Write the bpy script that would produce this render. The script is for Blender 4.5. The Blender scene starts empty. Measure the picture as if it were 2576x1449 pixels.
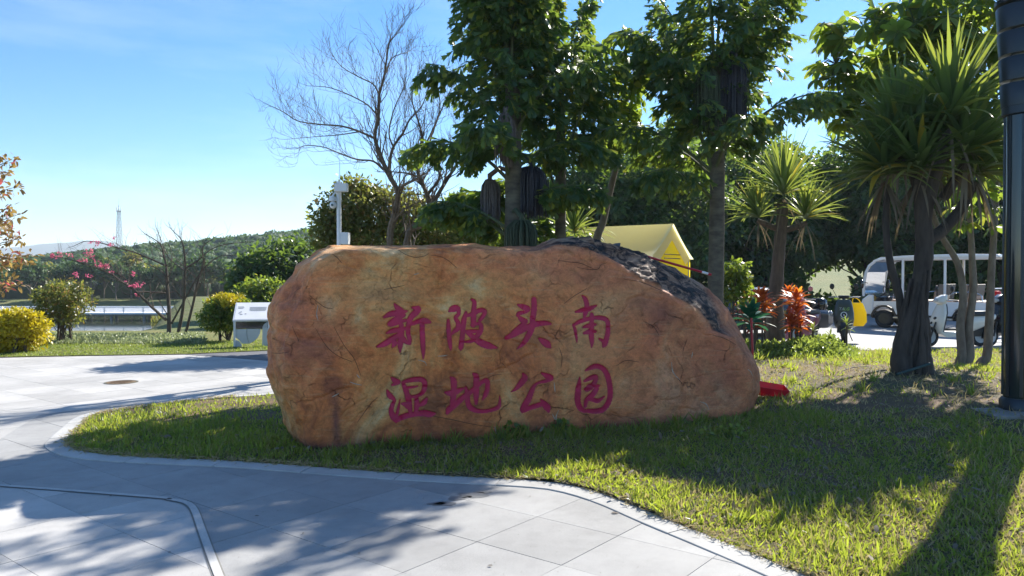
import bpy, bmesh, math, random
import numpy as np
from mathutils import Vector, Matrix
from mathutils.bvhtree import BVHTree

random.seed(11)
rng = np.random.default_rng(11)
scene = bpy.context.scene
COL = scene.collection
R = math.radians

# ------------------------------------------------------------------ camera
CAM_H, FPX, CX, CY = 1.56, 1950.0, 1288.0, 724.5
PITCH = math.atan((CY - 695.0) / FPX)
cam_d = bpy.data.cameras.new('camera')
cam_d.sensor_width = 36.0
cam_d.lens = 36.0 * FPX / 2576.0
cam_d.clip_start, cam_d.clip_end = 0.05, 9000.0
cam = bpy.data.objects.new('camera', cam_d)
cam.location = (0, 0, CAM_H)
cam.rotation_euler = (math.pi / 2 - PITCH, 0, 0)
COL.objects.link(cam)
scene.camera = cam

# ------------------------------------------------------------------ sky, sun, exposure
SUN_AZ, SUN_EL = R(37.0), R(35.0)          # to the right of the view axis, above the horizon
world = bpy.data.worlds.new('World')
scene.world = world
world.use_nodes = True
wn, wl = world.node_tree.nodes, world.node_tree.links
wn.clear()
w_out = wn.new('ShaderNodeOutputWorld')
w_bg = wn.new('ShaderNodeBackground')
w_sky = wn.new('ShaderNodeTexSky')
w_sky.sky_type = 'NISHITA'
w_sky.sun_disc = False
w_sky.sun_elevation = SUN_EL
w_sky.sun_rotation = SUN_AZ
w_sky.altitude = 1400.0
w_sky.air_density, w_sky.dust_density, w_sky.ozone_density = 1.0, 0.15, 3.0
w_bg.inputs['Strength'].default_value = 0.073
w_tc = wn.new('ShaderNodeTexCoord')
w_map = wn.new('ShaderNodeMapping')
w_map.inputs['Scale'].default_value = (1.2, 1.2, 7.0)
w_map.inputs['Rotation'].default_value = (0.0, 0.12, 0.5)
w_noise = wn.new('ShaderNodeTexNoise')
w_noise.inputs['Scale'].default_value = 1.6
w_noise.inputs['Detail'].default_value = 7.0
w_noise.inputs['Roughness'].default_value = 0.55
w_ramp = wn.new('ShaderNodeValToRGB')
w_ramp.color_ramp.elements[0].position = 0.46
w_ramp.color_ramp.elements[1].position = 0.85
w_ramp.color_ramp.elements[0].color = (0, 0, 0, 1)
w_ramp.color_ramp.elements[1].color = (0.30, 0.30, 0.30, 1)
w_mix = wn.new('ShaderNodeMixRGB')
w_mix.inputs['Color2'].default_value = (7.5, 8.0, 8.6, 1)      # thin cirrus
wl.new(w_tc.outputs['Generated'], w_map.inputs['Vector'])
wl.new(w_map.outputs['Vector'], w_noise.inputs['Vector'])
wl.new(w_noise.outputs['Fac'], w_ramp.inputs['Fac'])
wl.new(w_ramp.outputs['Color'], w_mix.inputs['Fac'])
w_hs = wn.new('ShaderNodeHueSaturation')
w_hs.inputs['Saturation'].default_value = 1.30
wl.new(w_sky.outputs['Color'], w_hs.inputs['Color'])
wl.new(w_hs.outputs['Color'], w_mix.inputs['Color1'])
wl.new(w_mix.outputs['Color'], w_bg.inputs['Color'])
wl.new(w_bg.outputs['Background'], w_out.inputs['Surface'])

sun_d = bpy.data.lights.new('sun', 'SUN')
sun_d.energy = 4.3
sun_d.angle = R(0.55)
sun_d.color = (1.0, 0.95, 0.86)
sun = bpy.data.objects.new('sun', sun_d)
sd = Vector((math.sin(SUN_AZ) * math.cos(SUN_EL), math.cos(SUN_AZ) * math.cos(SUN_EL), math.sin(SUN_EL)))
sun.rotation_euler = sd.to_track_quat('Z', 'Y').to_euler()
sun.location = (30, 40, 40)
COL.objects.link(sun)

vs = scene.view_settings
vs.view_transform = 'Standard'
vs.look = 'None'
vs.gamma = 1.0
vs.use_curve_mapping = False
vs.exposure = 1.5
scene.cycles.max_bounces = 8
scene.cycles.transparent_max_bounces = 12
scene.cycles.volume_bounces = 0
scene.cycles.use_denoising = True

# ------------------------------------------------------------------ helpers
def ray(px, py):
    fw = Vector((0, math.cos(PITCH), -math.sin(PITCH)))
    up = Vector((0, math.sin(PITCH), math.cos(PITCH)))
    return fw + Vector((1, 0, 0)) * ((px - CX) / FPX) - up * ((py - CY) / FPX)

def W(px, py, d):
    """world point at depth d (metres along +Y) seen at photo position px, py"""
    r = ray(px, py)
    return Vector((0, 0, CAM_H)) + r * (d / r.y)

def G(px, py, z=0.0):
    r = ray(px, py)
    return Vector((0, 0, CAM_H)) + r * ((z - CAM_H) / r.z)

def sstep(a, b, x):
    t = np.clip((np.asarray(x, float) - a) / (b - a), 0, 1)
    return t * t * (3 - 2 * t)

def vnoise(p, seed=0):
    """value noise on an (n,3) array"""
    p = np.asarray(p, float)
    i = np.floor(p).astype(np.int64)
    f = p - i
    f = f * f * (3 - 2 * f)
    def h(ix, iy, iz):
        n = (ix * 374761393 + iy * 668265263 + iz * 2147483647 + seed * 974634777) & 0xFFFFFFFF
        n = ((n ^ (n >> 13)) * 1274126177) & 0xFFFFFFFF
        n = n ^ (n >> 16)
        return (n & 0xFFFF) / 65535.0
    out = 0
    for dx in (0, 1):
        for dy in (0, 1):
            for dz in (0, 1):
                w = (f[:, 0] if dx else 1 - f[:, 0]) * (f[:, 1] if dy else 1 - f[:, 1]) * (f[:, 2] if dz else 1 - f[:, 2])
                out = out + w * h(i[:, 0] + dx, i[:, 1] + dy, i[:, 2] + dz)
    return out * 2 - 1

def fbm(p, octaves=4, seed=0, lac=2.1, gain=0.5):
    p = np.asarray(p, float)
    a, s, out = 1.0, 1.0, 0
    for k in range(octaves):
        out = out + a * vnoise(p * s + 17.3 * k, seed + k)
        a *= gain
        s *= lac
    return out

def catmull(pts, n=6):
    pts = [np.array(p, float) for p in pts]
    if len(pts) < 3:
        n2 = n
        return [pts[0] + (pts[1] - pts[0]) * t / n2 for t in range(n2 + 1)]
    P = [2 * pts[0] - pts[1]] + pts + [2 * pts[-1] - pts[-2]]
    out = []
    for k in range(1, len(P) - 2):
        for j in range(n):
            t = j / n
            a, b, c, d = P[k - 1], P[k], P[k + 1], P[k + 2]
            out.append(0.5 * (2 * b + (c - a) * t + (2 * a - 5 * b + 4 * c - d) * t * t + (3 * b - a - 3 * c + d) * t ** 3))
    out.append(pts[-1])
    return out

def fast_mesh(name, V, F):
    """V (n,3), F (m,k) numpy arrays"""
    V = np.ascontiguousarray(V, np.float32)
    F = np.ascontiguousarray(F, np.int32)
    me = bpy.data.meshes.new(name)
    me.vertices.add(len(V))
    me.vertices.foreach_set('co', V.ravel())
    me.loops.add(F.size)
    me.loops.foreach_set('vertex_index', F.ravel())
    me.polygons.add(len(F))
    me.polygons.foreach_set('loop_start', np.arange(len(F), dtype=np.int32) * F.shape[1])
    me.update(calc_edges=True)
    return me

def link(name, me, mat, parent=None, loc=None, kind=None):
    o = bpy.data.objects.new(name, me)
    COL.objects.link(o)
    if mat is not None and len(me.materials) == 0:
        me.materials.append(mat)
    if parent is not None:
        o.parent = parent
    if loc is not None:
        o.location = loc
    if kind:
        o['kind'] = kind
    return o

def tag(o, label, cat, group=None):
    o['label'], o['category'] = label, cat
    if group:
        o['group'] = group
    return o

def thing(name, label, cat, loc=(0, 0, 0), rz=0.0, group=None):
    o = bpy.data.objects.new(name, None)
    COL.objects.link(o)
    o.location = loc
    o.rotation_euler = (0, 0, rz)
    o.empty_display_size = 0.1
    return tag(o, label, cat, group)

class MB:
    """collects shapes; build() links them as one mesh object"""
    def __init__(s, off=(0, 0, 0)):
        s.v, s.f, s.o = [], [], np.array(off, float)
    def add(s, vs_, fs_):
        n = len(s.v)
        s.v.extend([(p[0] - s.o[0], p[1] - s.o[1], p[2] - s.o[2]) for p in vs_])
        s.f.extend([tuple(i + n for i in f) for f in fs_])
        return s
    def box(s, c, size, rot=None):
        hx, hy, hz = size[0] / 2, size[1] / 2, size[2] / 2
        pts = [Vector((x * hx, y * hy, z * hz)) for x in (-1, 1) for y in (-1, 1) for z in (-1, 1)]
        if rot is not None:
            pts = [rot @ p for p in pts]
        c = Vector(c)
        return s.add([p + c for p in pts], [(0, 1, 3, 2), (4, 6, 7, 5), (0, 4, 5, 1), (2, 3, 7, 6), (0, 2, 6, 4), (1, 5, 7, 3)])
    def tube(s, pts, rad, n=8, cap=True):
        pts = [np.array(p, float) for p in pts]
        if np.isscalar(rad):
            rad = [rad] * len(pts)
        m = len(pts)
        tan = []
        for i in range(m):
            t = pts[min(i + 1, m - 1)] - pts[max(i - 1, 0)]
            L = np.linalg.norm(t)
            tan.append(t / L if L > 1e-9 else np.array([0, 0, 1.0]))
        a = np.array([0, 0, 1.0]) if abs(tan[0][2]) < 0.9 else np.array([1.0, 0, 0])
        u = np.cross(tan[0], a)
        u /= np.linalg.norm(u)
        vv, ff = [], []
        for i in range(m):
            u = u - tan[i] * np.dot(u, tan[i])
            u /= max(np.linalg.norm(u), 1e-9)
            w = np.cross(tan[i], u)
            for k in range(n):
                t = 2 * math.pi * k / n
                vv.append(pts[i] + rad[i] * (math.cos(t) * u + math.sin(t) * w))
        for i in range(m - 1):
            for k in range(n):
                k2 = (k + 1) % n
                ff.append((i * n + k, i * n + k2, (i + 1) * n + k2, (i + 1) * n + k))
        if cap:
            ff.append(tuple(reversed(range(n))))
            ff.append(tuple((m - 1) * n + k for k in range(n)))
        return s.add(vv, ff)
    def lathe(s, prof, n=20, origin=(0, 0, 0), axis='z'):
        vv, ff = [], []
        for r, h in prof:
            for k in range(n):
                t = 2 * math.pi * k / n
                c, q = r * math.cos(t), r * math.sin(t)
                p = (c, q, h) if axis == 'z' else ((h, c, q) if axis == 'x' else (q, h, c))
                vv.append((p[0] + origin[0], p[1] + origin[1], p[2] + origin[2]))
        for i in range(len(prof) - 1):
            for k in range(n):
                k2 = (k + 1) % n
                ff.append((i * n + k, i * n + k2, (i + 1) * n + k2, (i + 1) * n + k))
        ff.append(tuple(reversed(range(n))))
        ff.append(tuple((len(prof) - 1) * n + k for k in range(n)))
        return s.add(vv, ff)
    def loft(s, rings, cap=True):
        n = len(rings[0])
        vv = [p for r in rings for p in r]
        ff = []
        for i in range(len(rings) - 1):
            for k in range(n):
                k2 = (k + 1) % n
                ff.append((i * n + k, i * n + k2, (i + 1) * n + k2, (i + 1) * n + k))
        if cap:
            ff.append(tuple(reversed(range(n))))
            ff.append(tuple((len(rings) - 1) * n + k for k in range(n)))
        return s.add(vv, ff)
    def prism(s, poly, a, b, plane='xz'):
        """extrude a 2-D polygon between a and b along the remaining axis"""
        def P(u, v, t):
            return {'xz': (u, t, v), 'xy': (u, v, t), 'yz': (t, u, v)}[plane]
        n = len(poly)
        vv = [P(u, v, a) for u, v in poly] + [P(u, v, b) for u, v in poly]
        ff = [tuple(reversed(range(n))), tuple(range(n, 2 * n))]
        ff += [(k, (k + 1) % n, n + (k + 1) % n, n + k) for k in range(n)]
        return s.add(vv, ff)
    def ell(s, c, r, n=16, m=10):
        rings = []
        for i in range(m + 1):
            t = math.pi * (0.02 + 0.96 * i / m)
            rings.append([(c[0] + r[0] * math.sin(t) * math.cos(2 * math.pi * k / n),
                           c[1] + r[1] * math.sin(t) * math.sin(2 * math.pi * k / n),
                           c[2] - r[2] * math.cos(t)) for k in range(n)])
        return s.loft(rings)
    def build(s, name, mat, parent=None, smooth=False, bevel=0.0, kind=None):
        me = bpy.data.meshes.new(name)
        me.from_pydata(s.v, [], s.f)
        bm = bmesh.new()
        bm.from_mesh(me)
        bmesh.ops.recalc_face_normals(bm, faces=bm.faces)
        if bevel > 0:
            ed = [e for e in bm.edges if len(e.link_faces) == 2 and e.calc_face_angle(0) > 0.6]
            bmesh.ops.bevel(bm, geom=ed, offset=bevel, segments=2, affect='EDGES', profile=0.6)
        bm.to_mesh(me)
        bm.free()
        if smooth:
            me.shade_smooth()
            if hasattr(me, 'set_sharp_from_angle'):
                me.set_sharp_from_angle(angle=R(45))
        return link(name, me, mat, parent, kind=kind)

def rsec(cx, cy, z, hx, hy, p=3.0, n=20):
    """superellipse ring in the xy plane"""
    out = []
    for k in range(n):
        t = 2 * math.pi * k / n
        c, q = math.cos(t), math.sin(t)
        out.append((cx + hx * math.copysign(abs(c) ** (2 / p), c), cy + hy * math.copysign(abs(q) ** (2 / p), q), z))
    return out

def inpoly(x, y, poly):
    x, y = np.asarray(x), np.asarray(y)
    c = np.zeros(x.shape, bool)
    n = len(poly)
    for i in range(n):
        x1, y1 = poly[i][0], poly[i][1]
        x2, y2 = poly[(i + 1) % n][0], poly[(i + 1) % n][1]
        if y1 == y2:
            continue
        t = ((y1 > y) != (y2 > y)) & (x < (x2 - x1) * (y - y1) / (y2 - y1) + x1)
        c ^= t
    return c

def clip_cell(poly, cell):
    """Sutherland-Hodgman: polygon clipped by a convex counter-clockwise cell"""
    out = [tuple(p[:2]) for p in poly]
    for i in range(len(cell)):
        a, b = cell[i], cell[(i + 1) % len(cell)]
        ex, ey = b[0] - a[0], b[1] - a[1]
        res = []
        for k in range(len(out)):
            p, q = out[k], out[(k + 1) % len(out)]
            sp = ex * (p[1] - a[1]) - ey * (p[0] - a[0])
            sq = ex * (q[1] - a[1]) - ey * (q[0] - a[0])
            if sp >= 0:
                res.append(p)
            if (sp >= 0) != (sq >= 0):
                t = sp / (sp - sq)
                res.append((p[0] + (q[0] - p[0]) * t, p[1] + (q[1] - p[1]) * t))
        out = res
        if len(out) < 3:
            return []
    # drop duplicates
    res = []
    for p in out:
        if not res or (abs(p[0] - res[-1][0]) + abs(p[1] - res[-1][1])) > 1e-4:
            res.append(p)
    if len(res) > 2 and abs(res[0][0] - res[-1][0]) + abs(res[0][1] - res[-1][1]) < 1e-4:
        res.pop()
    # drop zero-width spikes left by the clipping
    again = True
    while again and len(res) > 2:
        again = False
        for k in range(len(res)):
            p, c, n = res[k - 1], res[k], res[(k + 1) % len(res)]
            ax, ay, bx, by = c[0] - p[0], c[1] - p[1], n[0] - c[0], n[1] - c[1]
            la, lb = math.hypot(ax, ay), math.hypot(bx, by)
            if la < 1e-4 or lb < 1e-4 or ((ax * bx + ay * by) < 0 and abs(ax * by - ay * bx) < 2e-3 * la * lb):
                res.pop(k)
                again = True
                break
    return res if len(res) > 2 else []

def area(poly):
    return 0.5 * sum(poly[i][0] * poly[(i + 1) % len(poly)][1] - poly[(i + 1) % len(poly)][0] * poly[i][1] for i in range(len(poly)))

def offset_path(pts, d):
    """offset an open 2-D path to its left by d"""
    out = []
    n = len(pts)
    for i in range(n):
        a, b = pts[max(i - 1, 0)], pts[min(i + 1, n - 1)]
        tx, ty = b[0] - a[0], b[1] - a[1]
        L = math.hypot(tx, ty)
        out.append((pts[i][0] - ty / L * d, pts[i][1] + tx / L * d))
    return out

# ------------------------------------------------------------------ materials
def nodes(name):
    m = bpy.data.materials.new(name)
    m.use_nodes = True
    nt = m.node_tree
    b = nt.nodes['Principled BSDF']
    return m, nt, b

def N(nt, kind, **kw):
    n = nt.nodes.new('ShaderNode' + kind)
    for k, v in kw.items():
        if k in n.inputs:
            n.inputs[k].default_value = v
        else:
            setattr(n, k, v)
    return n

def ramp(nt, stops, interp='LINEAR'):
    r = nt.nodes.new('ShaderNodeValToRGB')
    cr = r.color_ramp
    cr.interpolation = interp
    while len(cr.elements) < len(stops):
        cr.elements.new(0.5)
    for e, (p, c) in zip(cr.elements, stops):
        e.position = p
        e.color = (c[0], c[1], c[2], 1) if not np.isscalar(c) else (c, c, c, 1)
    return r

def pmat(name, c1, c2=None, scale=6.0, rough=0.6, metal=0.0, bump=0.0, bscale=None, detail=5.0, stretch=(1, 1, 1), spec=0.5, coat=0.0, rvar=0.0, objvar=0.0):
    m, nt, b = nodes(name)
    L = nt.links
    c2 = c2 or tuple(min(1, x * 0.78) for x in c1)
    tc = N(nt, 'TexCoord')
    mp = N(nt, 'Mapping')
    mp.inputs['Scale'].default_value = stretch
    L.new(tc.outputs['Object'], mp.inputs['Vector'])
    nz = N(nt, 'TexNoise', Scale=scale, Detail=detail, Roughness=0.6)
    L.new(mp.outputs['Vector'], nz.inputs['Vector'])
    rp = ramp(nt, [(0.32, c2), (0.68, c1)])
    L.new(nz.outputs['Fac'], rp.inputs['Fac'])
    colour = rp.outputs['Color']
    if objvar > 0:
        oi = N(nt, 'ObjectInfo')
        mr = N(nt, 'MapRange')
        mr.inputs['To Min'].default_value = 1 - objvar
        mr.inputs['To Max'].default_value = 1 + objvar
        L.new(oi.outputs['Random'], mr.inputs['Value'])
        mx = N(nt, 'VectorMath', operation='SCALE')
        L.new(colour, mx.inputs[0])
        L.new(mr.outputs['Result'], mx.inputs['Scale'])
        colour = mx.outputs['Vector']
    L.new(colour, b.inputs['Base Color'])
    b.inputs['Roughness'].default_value = rough
    b.inputs['Metallic'].default_value = metal
    b.inputs['Specular IOR Level'].default_value = spec
    b.inputs['Coat Weight'].default_value = coat
    if rvar > 0:
        mr = N(nt, 'MapRange')
        mr.inputs['To Min'].default_value = max(0, rough - rvar)
        mr.inputs['To Max'].default_value = min(1, rough + rvar)
        L.new(nz.outputs['Fac'], mr.inputs['Value'])
        L.new(mr.outputs['Result'], b.inputs['Roughness'])
    if bump > 0:
        n2 = N(nt, 'TexNoise', Scale=bscale or scale * 4, Detail=6.0, Roughness=0.65)
        L.new(mp.outputs['Vector'], n2.inputs['Vector'])
        bp = N(nt, 'Bump', Strength=0.9, Distance=bump)
        L.new(n2.outputs['Fac'], bp.inputs['Height'])
        L.new(bp.outputs['Normal'], b.inputs['Normal'])
    return m

def leafmat(name, c1, c2, tc, tfac=0.4, rough=0.42, extra=None, extra_at=0.93, spec=0.45):
    """leaf: each island takes its own tone; light passes through"""
    m, nt, b = nodes(name)
    L = nt.links
    g = N(nt, 'NewGeometry')
    st = [(0.0, c1), (0.86, c2)]
    ts = [(0.0, tuple(x * 0.75 for x in tc)), (0.86, tc)]
    if extra:
        st.append((extra_at, extra))
        ts.append((extra_at, tuple(min(1, x * 1.5) for x in extra)))
    rp = ramp(nt, st)
    rt = ramp(nt, ts)
    L.new(g.outputs['Random Per Island'], rp.inputs['Fac'])
    L.new(g.outputs['Random Per Island'], rt.inputs['Fac'])
    L.new(rp.outputs['Color'], b.inputs['Base Color'])
    b.inputs['Roughness'].default_value = rough
    b.inputs['Specular IOR Level'].default_value = spec
    t = N(nt, 'BsdfTranslucent')
    L.new(rt.outputs['Color'], t.inputs['Color'])
    mx = N(nt, 'MixShader', Fac=tfac)
    L.new(b.outputs['BSDF'], mx.inputs[1])
    L.new(t.outputs['BSDF'], mx.inputs[2])
    L.new(mx.outputs['Shader'], nt.nodes['Material Output'].inputs['Surface'])
    return m

def glassmat(name, tint=(0.9, 0.95, 0.95), alpha=0.25, rough=0.03):
    m, nt, b = nodes(name)
    L = nt.links
    tr = N(nt, 'BsdfTransparent')
    tr.inputs['Color'].default_value = (*tint, 1)
    gl = N(nt, 'BsdfGlossy')
    gl.inputs['Roughness'].default_value = rough
    fr = N(nt, 'Fresnel', IOR=1.5)
    mr = N(nt, 'MapRange')
    mr.inputs['To Min'].default_value = alpha
    mr.inputs['To Max'].default_value = 1.0
    L.new(fr.outputs['Fac'], mr.inputs['Value'])
    mx = N(nt, 'MixShader')
    L.new(mr.outputs['Result'], mx.inputs['Fac'])
    L.new(tr.outputs['BSDF'], mx.inputs[1])
    L.new(gl.outputs['BSDF'], mx.inputs[2])
    L.new(mx.outputs['Shader'], nt.nodes['Material Output'].inputs['Surface'])
    return m

M = {}
def granite(name, c1, c2, dirt):
    m, nt, b = nodes(name)
    L = nt.links
    tc = N(nt, 'NewGeometry')
    n1 = N(nt, 'TexNoise', Scale=260.0, Detail=3.0, Roughness=0.7)
    n2 = N(nt, 'TexNoise', Scale=1.1, Detail=6.0, Roughness=0.6)
    n3 = N(nt, 'TexNoise', Scale=7.0, Detail=5.0, Roughness=0.6)
    for n in (n1, n2, n3):
        L.new(tc.outputs['Position'], n.inputs['Vector'])
    r1 = ramp(nt, [(0.30, tuple(x * 0.62 for x in c2)), (0.5, c2), (0.72, c1)])
    L.new(n1.outputs['Fac'], r1.inputs['Fac'])
    r2 = ramp(nt, [(0.35, 1.0), (0.75, 0.72)])
    L.new(n2.outputs['Fac'], r2.inputs['Fac'])
    r3 = ramp(nt, [(0.45, 1.0), (0.8, 0.82)])
    L.new(n3.outputs['Fac'], r3.inputs['Fac'])
    oi = N(nt, 'ObjectInfo')
    mr = N(nt, 'MapRange')
    mr.inputs['To Min'].default_value = 0.84
    mr.inputs['To Max'].default_value = 1.06
    L.new(oi.outputs['Random'], mr.inputs['Value'])
    x1 = N(nt, 'MixRGB', blend_type='MULTIPLY', Fac=1.0)
    x2 = N(nt, 'MixRGB', blend_type='MULTIPLY', Fac=dirt)
    x3 = N(nt, 'VectorMath', operation='SCALE')
    L.new(r1.outputs['Color'], x1.inputs['Color1'])
    L.new(r2.outputs['Color'], x1.inputs['Color2'])
    L.new(x1.outputs['Color'], x2.inputs['Color1'])
    L.new(r3.outputs['Color'], x2.inputs['Color2'])
    L.new(x2.outputs['Color'], x3.inputs[0])
    L.new(mr.outputs['Result'], x3.inputs['Scale'])
    L.new(x3.outputs['Vector'], b.inputs['Base Color'])
    b.inputs['Roughness'].default_value = 0.72
    b.inputs['Specular IOR Level'].default_value = 0.3
    bp = N(nt, 'Bump', Strength=0.5, Distance=0.002)
    L.new(n1.outputs['Fac'], bp.inputs['Height'])
    L.new(bp.outputs['Normal'], b.inputs['Normal'])
    return m

M['pale'] = granite('pale_granite', (0.58, 0.56, 0.53), (0.49, 0.475, 0.455), 0.7)
M['grey'] = granite('grey_granite', (0.47, 0.455, 0.44), (0.37, 0.365, 0.355), 0.8)
M['kerb'] = granite('kerb_granite', (0.60, 0.58, 0.55), (0.50, 0.49, 0.47), 0.8)
M['joint'] = pmat('joint_sand', (0.24, 0.23, 0.21), rough=0.95, scale=30)
M['asphalt'] = pmat('asphalt', (0.13, 0.13, 0.14), (0.10, 0.10, 0.11), scale=40, rough=0.9, bump=0.003, bscale=200)
M['concrete'] = pmat('concrete_yard', (0.34, 0.335, 0.33), (0.25, 0.25, 0.25), scale=1.2, rough=0.85, bump=0.003, bscale=60)
M['soil'] = pmat('soil', (0.16, 0.10, 0.06), (0.09, 0.06, 0.035), scale=3.0, rough=0.95, bump=0.02, bscale=25)
M['steel'] = pmat('steel_trim', (0.55, 0.55, 0.54), rough=0.35, metal=1.0)
M['white'] = pmat('white_paint', (0.78, 0.78, 0.78), (0.70, 0.70, 0.71), scale=3, rough=0.4)
M['whitegloss'] = pmat('white_gloss', (0.80, 0.80, 0.80), (0.74, 0.74, 0.74), scale=2, rough=0.22, coat=0.4)
M['black'] = pmat('black_plastic', (0.018, 0.018, 0.02), rough=0.4)
M['rubber'] = pmat('rubber', (0.022, 0.022, 0.022), rough=0.8)
M['chrome'] = pmat('chrome', (0.75, 0.75, 0.76), rough=0.15, metal=1.0)
M['darkmetal'] = pmat('dark_metal', (0.035, 0.045, 0.055), (0.028, 0.036, 0.045), rough=0.35, metal=0.6)
M['glass'] = glassmat('clear_glass', alpha=0.12)
M['darkglass'] = pmat('dark_glass', (0.015, 0.018, 0.02), rough=0.06, spec=0.8)

# ================================================================== SETTING
CREST = [(-900, 668), (-300, 668), (0, 666), (100, 662), (170, 652), (205, 644), (240, 650), (290, 645), (330, 634), (400, 622),
         (450, 612), (560, 604), (650, 594), (790, 578), (900, 566), (1100, 560), (1400, 575), (1800, 620), (2600, 640), (3600, 660)]
def crest(x):
    px = np.asarray(x) * FPX / 262.0 + CX
    py = np.interp(px, [c[0] for c in CREST], [c[1] for c in CREST])
    return CAM_H + (695 - py) * 262.0 / FPX - 4.5

def tz(x, y):
    x, y = np.asarray(x, float), np.asarray(y, float)
    z = -0.12 - 2.1 * sstep(60, 122, y)
    z = z + (crest(x) + 2.2) * sstep(132, 262, y) * (1 - 0.6 * sstep(300, 900, y))
    z = z + 3.4 * sstep(38, 78, y) * sstep(4, 14, x)
    L = sstep(22.5, 31, y) * sstep(-1.0, -6.0, x + 0.40 * y) * (1 - sstep(106, 124, y))
    return z * (1 - L) - 4.4 * L

def graded(a, b, fine0, fine1, st, grow=1.18):
    out = list(np.arange(fine0, fine1 + 1e-6, st))
    s, p = st, fine1
    while p < b:
        s *= grow
        p += s
        out.append(min(p, b))
    s, p = st, fine0
    while p > a:
        s *= grow
        p -= s
        out.insert(0, max(p, a))
    return np.array(out)

def sheet(xs, ys, zf):
    X, Y = np.meshgrid(xs, ys)
    Z = zf(X, Y)
    V = np.stack([X, Y, Z], -1).reshape(-1, 3)
    nx = len(xs)
    i = np.arange(len(ys) - 1)[:, None] * nx + np.arange(nx - 1)[None, :]
    F = np.stack([i, i + 1, i + nx + 1, i + nx], -1).reshape(-1, 4)
    return V, F

def groundmat():
    m, nt, b = nodes('ground_cover')
    L = nt.links
    g = N(nt, 'NewGeometry')
    n1 = N(nt, 'TexNoise', Scale=0.35, Detail=8.0, Roughness=0.65)
    n2 = N(nt, 'TexNoise', Scale=9.0, Detail=6.0, Roughness=0.7)
    L.new(g.outputs['Position'], n1.inputs['Vector'])
    L.new(g.outputs['Position'], n2.inputs['Vector'])
    r1 = ramp(nt, [(0.3, (0.085, 0.125, 0.022)), (0.55, (0.14, 0.15, 0.035)), (0.75, (0.19, 0.165, 0.06))])
    L.new(n1.outputs['Fac'], r1.inputs['Fac'])
    r2 = ramp(nt, [(0.3, 0.65), (0.7, 1.15)])
    L.new(n2.outputs['Fac'], r2.inputs['Fac'])
    x = N(nt, 'MixRGB', blend_type='MULTIPLY', Fac=1.0)
    L.new(r1.outputs['Color'], x.inputs['Color1'])
    L.new(r2.outputs['Color'], x.inputs['Color2'])
    L.new(x.outputs['Color'], b.inputs['Base Color'])
    b.inputs['Roughness'].default_value = 0.95
    bp = N(nt, 'Bump', Strength=1.0, Distance=0.05)
    L.new(n2.outputs['Fac'], bp.inputs['Height'])
    L.new(bp.outputs['Normal'], b.inputs['Normal'])
    return m
M['ground'] = groundmat()

xs = graded(-3400, 3400, -70, 45, 1.6, 1.16)
ys = graded(-300, 3060, -10, 140, 1.6, 1.10)
V, F = sheet(xs, ys, tz)
me = fast_mesh('ground', V, F)
me.shade_smooth()
link('ground', me, M['ground'], kind='structure')

# far blue mountains
MD = 3000.0
def mz(x, y):
    x = np.asarray(x); y = np.asarray(y)
    px = x * FPX / MD + CX
    top = np.interp(px, [-700, -200, 0, 60, 110, 160, 210, 260, 300, 350, 420, 600, 900, 1500, 2600], [628, 632, 626, 625, 618, 613, 607, 611, 617, 624, 622, 630, 640, 650, 655])
    h = CAM_H + (695 - top) * MD / FPX + 2.5
    q = np.stack([x.ravel() * 0.01, y.ravel() * 0.01, 0 * x.ravel()], -1)
    return -4 + (h + 4 + 4.0 * fbm(q, 4, 5).reshape(x.shape)) * sstep(MD - 420, MD, y)
V, F = sheet(np.linspace(-3300, 2800, 300), np.linspace(MD - 440, MD + 60, 26), mz)
me = fast_mesh('far_mountains', V, F)
me.shade_smooth()
M['mountain'] = pmat('mountain_wood', (0.05, 0.075, 0.03), (0.03, 0.05, 0.02), scale=0.02, rough=1.0, detail=8)
link('far_mountains', me, M['mountain'], kind='structure')

# lake
def watermat():
    m, nt, b = nodes('lake_water')
    L = nt.links
    b.inputs['Base Color'].default_value = (0.045, 0.055, 0.035, 1)
    b.inputs['Roughness'].default_value = 0.06
    b.inputs['IOR'].default_value = 1.33
    g = N(nt, 'NewGeometry')
    mp = N(nt, 'Mapping')
    mp.inputs['Scale'].default_value = (0.6, 2.0, 1.0)
    n1 = N(nt, 'TexNoise', Scale=1.6, Detail=3.0)
    L.new(g.outputs['Position'], mp.inputs['Vector'])
    L.new(mp.outputs['Vector'], n1.inputs['Vector'])
    bp = N(nt, 'Bump', Strength=0.25, Distance=0.02)
    L.new(n1.outputs['Fac'], bp.inputs['Height'])
    L.new(bp.outputs['Normal'], b.inputs['Normal'])
    return m
WZ = -3.0
V, F = sheet(np.linspace(-170, 0, 20), np.linspace(23, 126, 14), lambda X, Y: X * 0 + WZ)
link('lake', fast_mesh('lake', V, F), watermat(), kind='structure')

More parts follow.
